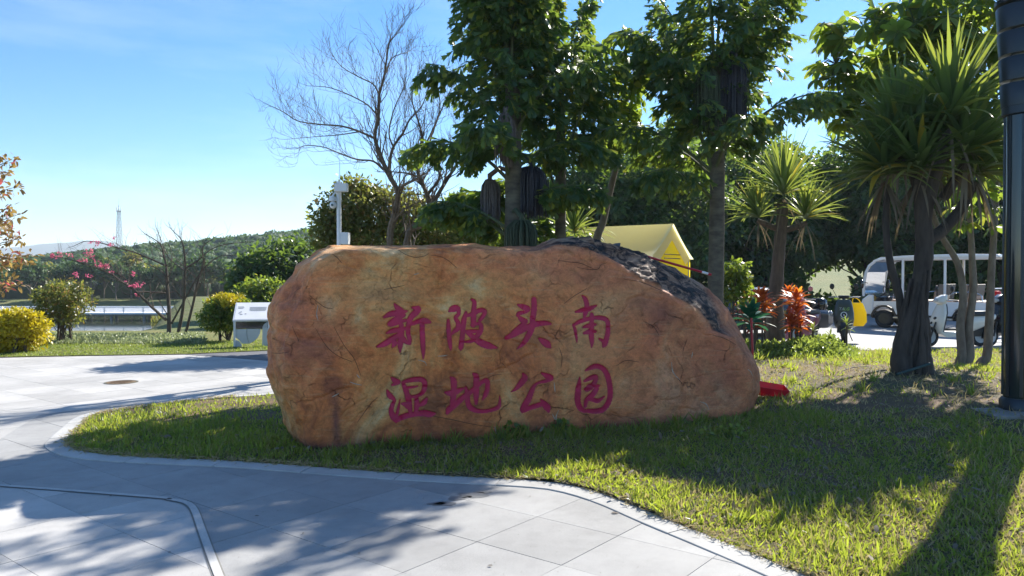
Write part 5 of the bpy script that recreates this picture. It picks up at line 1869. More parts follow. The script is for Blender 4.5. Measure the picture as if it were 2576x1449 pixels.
big = sword_tree('big sword-leaf tree with thick dark buttressed trunk on the shaded lawn', B0, [
    ([(bx_, d_, bz_ - 0.1), q0(2291, 930), q0(2294, 880), q0(2300, 800), q0(2315, 720), q0(2325, 630), q0(2322, 540), q0(2312, 450)], [0.22, 0.205, 0.195, 0.135, 0.115, 0.115, 0.105, 0.09]),
    ([(bx_ - 0.12, d_ - 0.15, bz_ - 0.1), q0(2262, 900, -0.12), q0(2290, 800, -0.1), q0(2312, 720, -0.06), q0(2322, 640, -0.02)], [0.14, 0.11, 0.07, 0.05, 0.03]),
    ([(bx_ + 0.16, d_ - 0.12, bz_ - 0.1), q0(2322, 890, -0.12), q0(2315, 800, -0.1), q0(2320, 720, -0.04)], [0.13, 0.10, 0.07, 0.04]),
    ([q0(2280, 830, 0.05), q0(2268, 790, 0.08), q0(2262, 745, 0.1), q0(2240, 663, 0.15), q0(2229, 575, 0.2), q0(2232, 470, 0.25)], [0.06, 0.056, 0.053, 0.05, 0.046, 0.04]),
    ([q0(2325, 610), q0(2370, 580, 0.1), q0(2420, 520, 0.2), q0(2450, 460, 0.2)], [0.09, 0.08, 0.07, 0.06]),
    ([q0(2318, 520), q0(2295, 430, 0.15), q0(2265, 360, 0.3)], [0.07, 0.06, 0.05]),
    ([q0(2372, 500, 0.1), q0(2410, 440, 0.0), q0(2430, 400, -0.1)], [0.07, 0.06, 0.05]),
    ([q0(2322, 560), q0(2345, 470, -0.1), q0(2372, 380, -0.15), q0(2385, 330, -0.15)], [0.09, 0.08, 0.07, 0.06]),
    ], [(q0(2312, 430), (-0.10, 0, 0), 1.0), (q0(2225, 440, 0.25), (-0.22, 0, 0), 0.95), (q0(2392, 300, -0.15), (0.05, 0, 0.15), 1.15), (q0(2455, 440, 0.2), (0.22, 0, 0), 0.9), (q0(2340, 370, 0.4), (0, 0.2, 0.1), 1.0), (q0(2265, 345, 0.3), (-0.15, 0, 0.1), 0.95), (q0(2430, 390, -0.1), (0.12, -0.1, 0.05), 0.95)],
    1.08, 0.075, 100, 81, M['bark_dark'], 16)
rgt = np.random.default_rng(88)
for k in range(15):                                # braided root strands hugging the trunk
    a0 = rgt.uniform(math.pi * 0.95, math.pi * 2.05)
    tw_ = rgt.uniform(-0.9, 0.9)
    pts, rr = [], []
    zt_ = rgt.uniform(0.75, 1.5)
    for i in range(13):
        f = i / 12
        z_ = bz_ - 0.04 + zt_ * f
        rad_ = np.interp(z_ - bz_, [0, 0.15, 0.4, 0.85, 1.3, 1.9], [0.235, 0.21, 0.195, 0.138, 0.12, 0.112]) + 0.008
        cx__ = np.interp(z_ - bz_, [0, 0.4, 0.85, 1.3, 1.9], [bx_, q0(2294, 880)[0], q0(2300, 800)[0], q0(2315, 720)[0], q0(2325, 630)[0]])
        a_ = a0 + tw_ * f + 0.12 * math.sin(f * 5 + k)
        pts.append((cx__ + rad_ * math.cos(a_), d_ + rad_ * math.sin(a_), z_))
        rr.append((0.048 - 0.030 * f) * (1 + 0.2 * math.sin(i * 1.3 + k)))
    mb = MB(B0); mb.tube(pts, rr, 7); mb.build('root_strand', M['bark_dark'], big, smooth=True)
d_ = 16.5
bx_ = W(1952, 850, d_).x
B1 = (bx_, d_, float(gz(bx_, d_)))
sword_tree('smaller sword-leaf tree among the scarlet-leaved plants', B1, [
    ([(bx_, d_, B1[2] - 0.1), q0(1950, 830), q0(1951, 760), q0(1955, 690), q0(1962, 610), q0(1968, 540), q0(1968, 510)], [0.22, 0.20, 0.165, 0.14, 0.125, 0.12, 0.11]),
    ([q0(1966, 580), q0(1935, 568), q0(1905, 555)], [0.07, 0.06, 0.05]),
    ([q0(1968, 580), q0(2000, 572), q0(2028, 560)], [0.07, 0.06, 0.05]),
    ], [(q0(1972, 490), (0, 0, 0.35), 1.15), (q0(1908, 548), (-0.35, -0.1, 0.2), 0.75), (q0(2026, 552), (0.35, -0.1, 0.2), 0.8)], 1.15, 0.065, 70, 82, M['bark'], 6)
d_ = 14.0
sword_tree('young bright green sword-leaf plant peeping over the boulder', (W(1445, 600, 14).x, 14.0, 0.0), [([(W(1445, 600, 14).x, 14, -0.05), q0(1445, 640), q0(1445, 600)], [0.06, 0.06, 0.05])],
           [(q0(1445, 588), (0.1, 0, 0.1), 0.9)], 0.95, 0.055, 46, 83, M['bark'], 10)

# ---------------------------------------------------------------- bedding by the yard: scarlet rosettes, shrubs, ground cover
def rosette(name, label, px, py, d, r_px, mat, seed, n=30, w=0.085, cat='plant', group=None, stem=True, flat=0.0):
    rg = np.random.default_rng(seed)
    c_ = np.array(W(px, py, d))
    gzv = float(gz(c_[0], d)) if d < 17 else 0.0
    t = thing(name, label, cat, (c_[0], d, gzv), group=group)
    mb = MB(t.location); mb.tube([(c_[0], d, gzv - 0.03), tuple(c_)], 0.018, 6); mb.build('stem', M['bark'], t)
    L = r_px * d / FPX
    P_, D_, N_, S_2 = [], [], [], []
    for k in range(n):
        f = (k + .5) / n
        pol = 0.15 + (1.75 - flat) * f
        az = k * 2.39996
        d__ = np.array([math.sin(pol) * math.cos(az), math.sin(pol) * math.sin(az), math.cos(pol) + 0.1])
        P_.append(c_ + np.array([0, 0, 0.05 - 0.16 * f])); D_.append(d__); N_.append(np.array([0, 0, 1.0]) + rg.normal(size=3) * 0.2 + 0.01); S_2.append(L * rg.uniform(0.8, 1.15) * (0.65 + 0.4 * f))
    S_2 = np.array(S_2)
    leafobj('leaves', [scatter(LEAF_LONG, np.array(P_), np.array(D_), np.array(N_), S_2, S_2 * (w / L))], mat, t)
    return t
for i, (px, py, dd, rr) in enumerate([(1876, 756, 15.9, 38), (1905, 758, 15.4, 46), (1890, 785, 15.2, 40), (1924, 776, 15.3, 40), (1986, 744, 15.7, 42), (2003, 752, 15.2, 44), (2006, 787, 15.1, 44), (1992, 812, 15.0, 36), (2014, 815, 15.2, 30), (1900, 810, 15.0, 34), (1872, 790, 14.6, 38), (1918, 752, 14.6, 40), (1898, 770, 14.3, 40)]):
    rosette('scarlet_rosette', 'scarlet and orange leaf rosette in the bed before the parking yard', px, py, dd, rr, M['croton'], 300 + i, 34, 0.085, group='scarlet rosettes in the bed')
rosette('green_rosette', 'broad dark green leaf rosette beside the right end of the boulder', 1889, 797, 10.2, 56, M['teal'], 320, 30, 0.11, flat=0.1)
leafy('yard_shrub', 'yellow-green leafy shrub behind the right shoulder of the boulder', (W(1840, 760, 13).x, 13.0, float(gz(W(1840, 760, 13).x, 13))),
      [pblob(1848, 690, 13, 32, 40), pblob(1835, 730, 13, 38, 40), pblob(1862, 740, 13, 26, 30), pblob(1825, 690, 13, 12, 30)], 60, 26, 0.085, M['bushgreen'], M['bark'], 0.02, 330, 'shrub', T=LEAF_OVAL, Wd=0.42, stems=4, crad=0.12)
rg = np.random.default_rng(340)
n = 9000
px = rg.uniform(1880, 2155, n); yy = rg.uniform(14.0, 16.4, n)
x_ = (px - CX) / FPX * yy
hh = (0.10 + 0.24 * np.clip(0.6 + 0.6 * vnoise(np.stack([x_ * 1.6, yy * 1.6, 0 * x_], -1), 4), 0, 1)) * sstep(2155, 2090, px) * sstep(13.9, 14.5, yy)
pos = np.stack([x_, yy, gz(x_, yy) + hh * rg.random(n) ** 0.6], -1)
V, F = scatter(LEAF_OVAL, pos, unit(rdirs(n, rg) + [0, 0, .5]), unit(rdirs(n, rg) + [0, 0, .6]), rg.uniform(.06, .13, n), rg.uniform(.025, .05, n))
o = leafobj('ground_cover', [(V, F)], M['cover'], None, kind='stuff'); tag(o, 'low yellow-green ground cover before the parking yard', 'ground cover')
for i, (px, py, dd) in enumerate([(2088, 845, 14.9), (2130, 815, 15.2), (2045, 830, 15.0)]):
    rosette('young_shrub', ['young leafy shoot before the dark green scooter', 'thin leafy shoot right of the dark green scooter', 'thin leafy shoot between the scarlet rosettes and the scooter'][i], px, py, dd, 26, M['cover'], 350 + i, 14, 0.04, 'plant')

# ---------------------------------------------------------------- dark wood behind the yard
wood = []
for k in range(3):
    rgk = np.random.default_rng(400 + k)
    blobs = [(0, 0, 5.3, 2.6, 2.4, 2.0), (1.7, 0.2, 4.3, 1.9, 1.8, 1.6), (-1.7, -0.3, 4.5, 1.9, 1.8, 1.6), (0.4, -0.4, 6.6, 1.6, 1.5, 1.2), (-0.7, -0.8, 3.2, 1.8, 1.5, 1.2), (1.2, -0.6, 3.0, 1.5, 1.3, 1.0)]
    wood.append(leafy('woodland_tree', 'x', (0, 0, 0), blobs, 210, 58, 0.24, M['woods'], M['bark_dark'], 0.17, 410 + k, group='dark trees behind the yard', crad=0.62, Wd=0.48, T=LEAF_OVAL))
wl_ = 'dense dark evergreen tree in the wood behind the parking yard'
rgk = np.random.default_rng(420)
wspots = [(1440, 30, 0.85), (1560, 33, 0.95), (1650, 29, 0.9), (1740, 34, 1.1), (1840, 37, 1.0), (1915, 33, 0.95), (2000, 37, 1.05), (2180, 35, 1.05), (2270, 33, 1.0), (2350, 36, 1.1), (2440, 34, 1.0), (2540, 33, 1.1), (2650, 34, 1.1), (1330, 32, 0.75)]
for k, (px, dd, sc) in enumerate(wspots):
    x_ = (px - CX) / FPX * dd
    loc_ = (x_, dd, float(tz(x_, dd)))
    if k < 3:
        wood[k].location, wood[k].scale = loc_, (sc,) * 3
        wood[k]['label'] = wl_
    else:
        copy_tree(wood[k % 3], loc_, rgk.uniform(0, 6.28), sc, wl_)
rg = np.random.default_rng(430)
# understorey of the wood
n = 30000
px = rg.uniform(1400, 2700, n); yy = rg.uniform(31, 37.5, n)
x_ = (px - CX) / FPX * yy
hh = 0.8 + 2.3 * np.clip(0.5 + 0.7 * vnoise(np.stack([x_ * .7, yy * .7, 0 * x_], -1), 6), 0, 1)
keep = ~((px > 2035) & (px < 2140) & (rg.random(n) < 0.5))
hh = np.where((px > 2030) & (px < 2145), hh * 0.30, hh)
pos = np.stack([x_, yy, tz(x_, yy) + hh * rg.random(n) ** 0.7], -1)[keep]
n = len(pos)
V, F = scatter(LEAF_QUAD, pos, unit(rdirs(n, rg) + [0, 0, .2]), unit(rdirs(n, rg) + [0, 0, .6]), rg.uniform(.18, .38, n), rg.uniform(.10, .2, n))
o = leafobj('undergrowth', [(V, F)], M['woods'], None, kind='stuff'); tag(o, 'dark undergrowth along the edge of the wood', 'undergrowth')

# ---------------------------------------------------------------- grass of the island
rg = np.random.default_rng(500)
def grass(n, xr, yr, L, Wd, keepf, zf, region, lean=0.55):
    x_ = rg.uniform(*xr, n); y_ = rg.uniform(*yr, n)
    k = inpoly(x_, y_, region)
    x_, y_ = x_[k], y_[k]
    k = keepf(x_, y_)
    x_, y_ = x_[k], y_[k]
    n = len(x_)
    nz = vnoise(np.stack([x_ * 2.2, y_ * 2.2, 0 * x_], -1), 8)
    pos = np.stack([x_, y_, zf(x_, y_) - 0.004], -1)
    d = unit(rg.normal(size=(n, 3)) * lean + np.array([0, 0, 1.0]))
    d[:, 2] = np.abs(d[:, 2])
    Ls = L * rg.uniform(0.55, 1.25, n) * (1 + 0.45 * nz)
    return scatter(BLADE, pos, d, rdirs(n, rg), Ls, Wd * rg.uniform(0.7, 1.3, n))
foot = [tuple((RO + rdir * a - rnor * b)[:2]) for a, b in ((0.12, 0.03), (4.4, 0.03), (4.3, 1.2), (0.2, 1.2))]
def dens(x_, y_):
    b1 = np.exp(-((x_ - 4.6) ** 2 / 1.8 + (y_ - 8.6) ** 2 / 1.2)) + np.exp(-((x_ - 5.5) ** 2 / 3.0 + (y_ - 10.8) ** 2 / 2.5)) + 0.7 * np.exp(-((x_ - 3.8) ** 2 / 3.0 + (y_ - 11.0) ** 2 / 1.5)) + 0.5 * np.exp(-((x_ - 6.5) ** 2 / 6.0 + (y_ - 13.0) ** 2 / 1.5))
    nz = vnoise(np.stack([x_ * 1.1, y_ * 1.1, 0 * x_], -1), 12)
    n2 = vnoise(np.stack([x_ * 3.7, y_ * 3.7, 0 * x_], -1), 14)
    return np.clip(0.72 - 0.85 * b1 + 0.40 * nz + 0.35 * n2, 0.05, 1)
kf = lambda x_, y_: (~inpoly(x_, y_, foot)) & (rg.random(len(x_)) < dens(x_, y_))
parts = [grass(170000, (-5.2, 4.6), (3.3, 8.2), 0.048, 0.0095, kf, gz, ISLAND, 0.85),
         grass(16000, (-5.2, 4.6), (3.3, 8.2), 0.080, 0.015, kf, gz, ISLAND, 0.8),
         grass(60000, (-4.6, 7.5), (7.2, 13.0), 0.060, 0.011, kf, gz, ISLAND),
         grass(30000, (-2.0, 12.0), (12, 16.6), 0.075, 0.014, kf, gz, ISLAND)]
o = leafobj('grass', parts, M['grassblade'], None, kind='stuff', smooth=False); tag(o, 'green grass on the kerbed lawn round the boulder', 'grass')
parts = [grass(78000, (-5.2, 4.6), (3.3, 8.2), 0.06, 0.007, lambda a, b: ~inpoly(a, b, foot) & (rg.random(len(a)) < 0.30 + 0.70 * sstep(0.4, 1.6, a) * sstep(7.0, 5.2, b)), gz, ISLAND, 1.3),
         grass(26000, (1.5, 10), (7, 17), 0.08, 0.008, lambda a, b: rg.random(len(a)) < 0.7, gz, ISLAND, 1.3)]
o = leafobj('dry_grass', parts, M['strawblade'], None, kind='stuff', smooth=False); tag(o, 'dry straw-coloured grass among the lawn round the boulder', 'dry grass')
# longer tufts: broad-bladed clumps along the kerb, at the rock foot and by the yard
tp = []
for k in range(210):
    if k < 120:
        s_ = rg.uniform(0.05, 0.62) * cum[-1]
        a, b = at_len(KERB_OUT, s_), at_len(KERB_IN, s_)
        f = 1.25 + abs(rg.normal()) * 2.2
        tp.append((a[0] + (b[0] - a[0]) * f, a[1] + (b[1] - a[1]) * f, 0.09))
    elif k < 160:
        q_ = RO + rdir * rg.uniform(0.1, 4.4) + rnor * rg.uniform(0.03, 0.35)
        tp.append((q_.x, q_.y, 0.13))
    else:
        tp.append((rg.uniform(2.8, 7.0), rg.uniform(8.6, 14.5), 0.15))
P_, D_, S_2 = [], [], []
for x_, y_, L in tp:
    for j in range(16):
        P_.append((x_ + rg.normal() * 0.035, y_ + rg.normal() * 0.035, float(gz(np.array([x_]), np.array([y_]))[0]) - 0.005))
        D_.append((rg.normal() * 0.5, rg.normal() * 0.5, 1.0)); S_2.append(L * rg.uniform(0.6, 1.25))
P_, D_, S_2 = np.array(P_), np.array(D_), np.array(S_2)
ok = inpoly(P_[:, 0], P_[:, 1], ISLAND)
V, F = scatter(BLADE, P_[ok], D_[ok], rdirs(ok.sum(), rg), S_2[ok], S_2[ok] * 0.11)
o = leafobj('grass_tufts', [(V, F)], M['grassblade'], None, kind='stuff'); tag(o, 'taller broad-bladed grass tufts along the kerb and boulder foot', 'grass')
# left lawn
parts = [grass(26000, (-13, -3.2), (14.8, 18.4), 0.05, 0.012, lambda a, b: rg.random(len(a)) < 2, lz, LAWN2, 0.9)]
o = leafobj('mown_grass', parts, M['lawnblade'] if 'lawnblade' in M else M['cover'], None, kind='stuff', smooth=False); tag(o, 'short sunlit mown grass between plaza and lake', 'grass')

# ================================================================== OBJECTS
# ---------------------------------------------------------------- information board
SB = G(588, 875)
ang = math.atan2(-0.27, 0.96) * -1.0
sg = thing('information_board', 'white sloping information board on the far lawn edge', 'sign', (SB.x, SB.y, 0.0), 0.0)
sg.rotation_euler = (0, 0, R(14))
M['frost'] = pmat('frosted_panel', (0.50, 0.53, 0.55), (0.44, 0.47, 0.49), scale=3, rough=0.25)
M['ink'] = pmat('grey_ink', (0.25, 0.26, 0.27), rough=0.6)
M['steelwhite'] = pmat('white_steel', (0.70, 0.71, 0.72), (0.62, 0.63, 0.65), scale=3, rough=0.35)
def su(zx, zy):
    return ((zx - 345) / 695 * 0.76, (1195 - zy) / 555 * 0.575)
mb = MB(); mb.box((0.02, 0.0, 0.29), (0.045, 0.06, 0.58)); mb.box((0.74, 0.0, 0.29), (0.04, 0.06, 0.58)); mb.build('post', M['steelwhite'], sg, bevel=0.004)
mb = MB(); mb.prism([su(*p) for p in [(378, 805), (860, 805), (845, 900), (805, 985), (740, 1055), (650, 1110), (520, 1112), (490, 1095), (445, 1035), (378, 965)]], -0.006, 0.006); mb.build('front_panel', M['frost'], sg)
mb = MB(); mb.prism([su(*p) for p in [(378, 1195), (378, 1030), (430, 1040), (470, 1080), (495, 1130), (502, 1195)]], -0.008, 0.004); mb.build('foot_panel', M['frost'], sg)
mb = MB(); mb.prism([su(*p) for p in [(885, 1195), (895, 760), (918, 712), (965, 668), (1012, 655), (1012, 1195)]], -0.010, 0.002); mb.build('side_panel', M['frost'], sg)
mb = MB(); mb.tube([(0.28, -0.008, 0.41), (0.27, -0.008, 0.33), (0.285, -0.008, 0.2), (0.32, -0.008, 0.09)], 0.005, 6); mb.build('curved_seam', M['ink'], sg)
mb = MB(); mb.box((0.38, 0.0, 0.49), (0.66, 0.02, 0.15)); mb.build('dark_window', M['darkglass'], sg)
rot = Matrix.Rotation(R(-49), 3, 'X')
bc = Vector((0.38, 0.345, 0.765))
rX = Matrix.Rotation(R(27), 3, 'X')
mb = MB(); mb.box(bc, (0.80, 0.80, 0.04), rX); mb.build('panel', M['steelwhite'], sg, bevel=0.006)
up_ = rX @ Vector((0, 0, 1)); al_ = rX @ Vector((0, 1, 0))
mb = MB(); mb.box(bc + up_ * 0.022, (0.74, 0.74, 0.004), rX); fce = mb.build('panel_face', M['white'], sg)
mb = MB()
for j in range(2): mb.box(bc + up_ * 0.026 + al_ * (0.19 - 0.045 * j) + Vector((-0.27 + 0.01 * j, 0, 0)), (0.13, 0.018 - 0.006 * j, 0.002), rX)
for j in range(7): mb.box(bc + up_ * 0.026 + al_ * (0.17 - 0.028 * j) + Vector((0.10, 0, 0)), (0.36 - 0.05 * (j == 6), 0.007, 0.002), rX)
mb.box(bc + up_ * 0.026 + al_ * 0.115 + Vector((-0.27, 0, 0)), (0.11, 0.008, 0.002), rX)
for a, b, w_ in ((-0.25, -0.04, 0.05), (-0.28, -0.09, 0.05), (-0.24, -0.15, 0.07), (-0.15, -0.13, 0.05)):
    mb.box(bc + up_ * 0.026 + al_ * b + Vector((a, 0, 0)), (w_, 0.012, 0.002), rX)
    mb.box(bc + up_ * 0.0265 + al_ * b + Vector((a, 0, 0)), (0.012, w_ * 0.8, 0.002), rX)
mb.build('printed_text', M['ink'], sg)

# ---------------------------------------------------------------- camera pole
cd_ = 12.5
cx_ = W(853, 600, cd_).x
zt = W(853, 457, cd_).z
cp = thing('camera_pole', 'white surveillance camera pole with aerial rising behind the boulder', 'camera pole', (cx_, cd_, 0.0))
M['camwhite'] = pmat('camera_white', (0.72, 0.74, 0.76), (0.66, 0.68, 0.70), scale=4, rough=0.4)
k_ = cd_ / FPX
mb = MB(); mb.tube([(0, 0, 0), (0, 0, zt)], 0.036, 14); mb.lathe([(0.09, 0.0), (0.09, 0.012), (0.05, 0.02)], 16); mb.build('pole', M['camwhite'], cp, smooth=True)
mb = MB(); mb.tube([(0.015, 0, zt - 0.02), (0.015, 0, zt + 0.33)], 0.004, 6); mb.build('aerial', M['galv'], cp)
zb = W(853, 473, cd_).z
mb = MB(); mb.box((0.05, -0.05, zb), (0.20, 0.12, 0.13)); mb.build('junction_box', M['camwhite'], cp, bevel=0.008)
za = W(853, 487, cd_).z
mb = MB(); mb.tube([(0, -0.03, za + 0.03), (-0.06, -0.05, za), (-0.09, -0.05, za - 0.05)], 0.016, 8); mb.build('arm', M['camwhite'], cp, smooth=True)
zc = W(842, 503, cd_).z
mb = MB(); mb.lathe([(0.02, zc + 0.055), (0.05, zc + 0.045), (0.062, zc), (0.062, zc - 0.02)], 18, (-0.09, -0.05, 0)); mb.build('housing', M['camwhite'], cp, smooth=True)
mb = MB(); mb.ell((-0.085, -0.05, zc - 0.085), (0.055, 0.055, 0.06), 18, 10); dm = mb.build('dome_camera', M['camwhite'], cp, smooth=True)
mb = MB(); mb.lathe([(0.022, 0), (0.022, 0.012), (0.016, 0.014)], 14, (-0.085, -0.11, zc - 0.09), 'y'); mb.build('lens', M['darkglass'], dm)
zl = W(870, 600, cd_).z
mb = MB(); mb.box((0.105, -0.02, zl), (0.12, 0.16, 0.19)); mb.build('control_box', M['camwhite'], cp, bevel=0.006)

# ---------------------------------------------------------------- yellow tent
ta = Vector((W(1690, 563, 20).x, 20.0, 0))
tent = thing('tent', 'yellow walled tent with cream gabled roof behind the boulder', 'tent', (ta.x, ta.y, 0))
rd_ = Vector((-0.817, 0.577, 0)); gd_ = Vector((0.577, 0.817, 0))
ZR, ZE, HW, TL = W(1690, 563, 20).z, 2.02, 1.22, 4.2
M['cream'] = leafmat('cream_canvas', (0.78, 0.72, 0.44), (0.78, 0.72, 0.44), (0.94, 0.88, 0.52), 0.55, rough=0.7)
M['yellowcloth'] = leafmat('yellow_canvas', (0.74, 0.56, 0.01), (0.74, 0.56, 0.01), (0.92, 0.74, 0.02), 0.45, rough=0.7)
def tp_(a, b, z):
    p = rd_ * a + gd_ * b
    return (p.x, p.y, z)
def cloth(a0, a1, f, nu, nv):
    vv = [f(i / nu, j / nv) for i in range(nu + 1) for j in range(nv + 1)]
    ff = [(i * (nv + 1) + j, i * (nv + 1) + j + 1, (i + 1) * (nv + 1) + j + 1, (i + 1) * (nv + 1) + j) for i in range(nu) for j in range(nv)]
    return vv, ff
for sg_ in (-1, 1):
    mb = MB(); mb.add(*cloth(0, 1, lambda u, v: tp_(-0.05 + (TL + 0.1) * u, sg_ * (HW + 0.12) * v, ZR - (ZR - ZE) * v - 0.05 * math.sin(math.pi * v) * (1 + 0.5 * math.sin(u * 9))), 16, 8)); mb.build('roof_slope', M['cream'], tent, smooth=True)
    mb = MB(); mb.add(*cloth(0, 1, lambda u, v: tp_(TL * u, sg_ * (HW + 0.015 * math.sin(u * 40)), ZE * (1 - v) + 0.0), 40, 6)); mb.build('side_wall', M['yellowcloth'], tent, smooth=True)
    mb = MB()
    for a in (0.0, TL / 2, TL): mb.tube([tp_(a + (0.03 if a == 0 else -0.03), sg_ * (HW - 0.05), 0.0), tp_(a + (0.03 if a == 0 else -0.03), sg_ * (HW - 0.05), ZE)], 0.022, 6)
    mb.build('pole', M['galv'], tent)
for a in (0.0, TL):
    mb = MB(); mb.add([tp_(a, -HW, ZE), tp_(a, HW, ZE), tp_(a, 0, ZR - 0.02), tp_(a - 0.01, -HW * 0.72, ZE - 0.15), tp_(a - 0.01, HW * 0.72, ZE - 0.15), tp_(a - 0.01, 0, ZR - 0.42)],
               [(0, 3, 5, 2), (2, 5, 4, 1)]); mb.build('gable_trim', M['cream'], tent)
    mb = MB(); mb.add([tp_(a + 0.03, -HW, 0), tp_(a + 0.03, HW, 0), tp_(a + 0.03, HW, ZE), tp_(a + 0.03, 0, ZR - 0.1), tp_(a + 0.03, -HW, ZE)], [(0, 1, 2, 3, 4)]); mb.build('end_wall', M['yellowcloth'], tent)
mb = MB()
for zz_ in (2.12, 2.02): mb.tube([tp_(-0.02, -0.5 + 0.3 * (zz_ < 2.1) * 0, zz_), tp_(-0.02, 0.5, zz_)], 0.012, 5)
mb.build('crossbar', M['bark'], tent)

# ---------------------------------------------------------------- vehicles
M['green_paint'] = pmat('dark_green_paint', (0.055, 0.070, 0.062), (0.045, 0.058, 0.052), scale=2, rough=0.3, coat=0.5)
M['maroon'] = pmat('maroon_paint', (0.30, 0.06, 0.09), (0.24, 0.05, 0.075), scale=2, rough=0.28, coat=0.5)
M['pinkpaint'] = pmat('pink_paint', (0.62, 0.20, 0.22), rough=0.3, coat=0.4)
M['cream_paint'] = pmat('cream_white_paint', (0.74, 0.72, 0.66), (0.70, 0.68, 0.62), scale=2, rough=0.22, coat=0.6)
M['blackgloss'] = pmat('black_gloss', (0.012, 0.013, 0.016), rough=0.18, coat=0.4)
M['tan'] = pmat('tan_vinyl', (0.36, 0.22, 0.15), (0.30, 0.18, 0.12), scale=8, rough=0.5)
M['lampglass'] = pmat('lamp_glass', (0.5, 0.52, 0.54), rough=0.1, spec=0.8)
M['redlens'] = pmat('red_lens', (0.70, 0.015, 0.01), (0.6, 0.012, 0.01), scale=3, rough=0.15)
M['lime'] = pmat('lime_print', (0.30, 0.52, 0.10), rough=0.5)
M['greyprint'] = pmat('grey_print', (0.40, 0.42, 0.42), rough=0.5)

def wheel(parent, x, y, z, r, w, rim, spokes=5):
    mb = MB(); mb.lathe([(r * 0.66, -w / 2), (r * 0.9, -w / 2), (r, -w * 0.25), (r, w * 0.25), (r * 0.9, w / 2), (r * 0.66, w / 2), (r * 0.62, 0)], 24, (x, y, z), 'y'); ty = mb.build('wheel', M['rubber'], parent, smooth=True)
    mb = MB(); mb.lathe([(r * 0.16, -w * 0.42), (r * 0.16, w * 0.42)], 12, (x, y, z), 'y')
    mb.lathe([(r * 0.60, -w * 0.38), (r * 0.67, -w * 0.42), (r * 0.67, w * 0.42), (r * 0.60, w * 0.38)], 24, (x, y, z), 'y')
    for k in range(spokes):
        a = 2 * math.pi * k / spokes
        mb.box((x + math.cos(a) * r * 0.38, y, z + math.sin(a) * r * 0.38), (r * 0.5, w * 0.55, r * 0.13), Matrix.Rotation(-a, 3, 'Y'))
    mb.build('rim', rim, ty)
    return ty

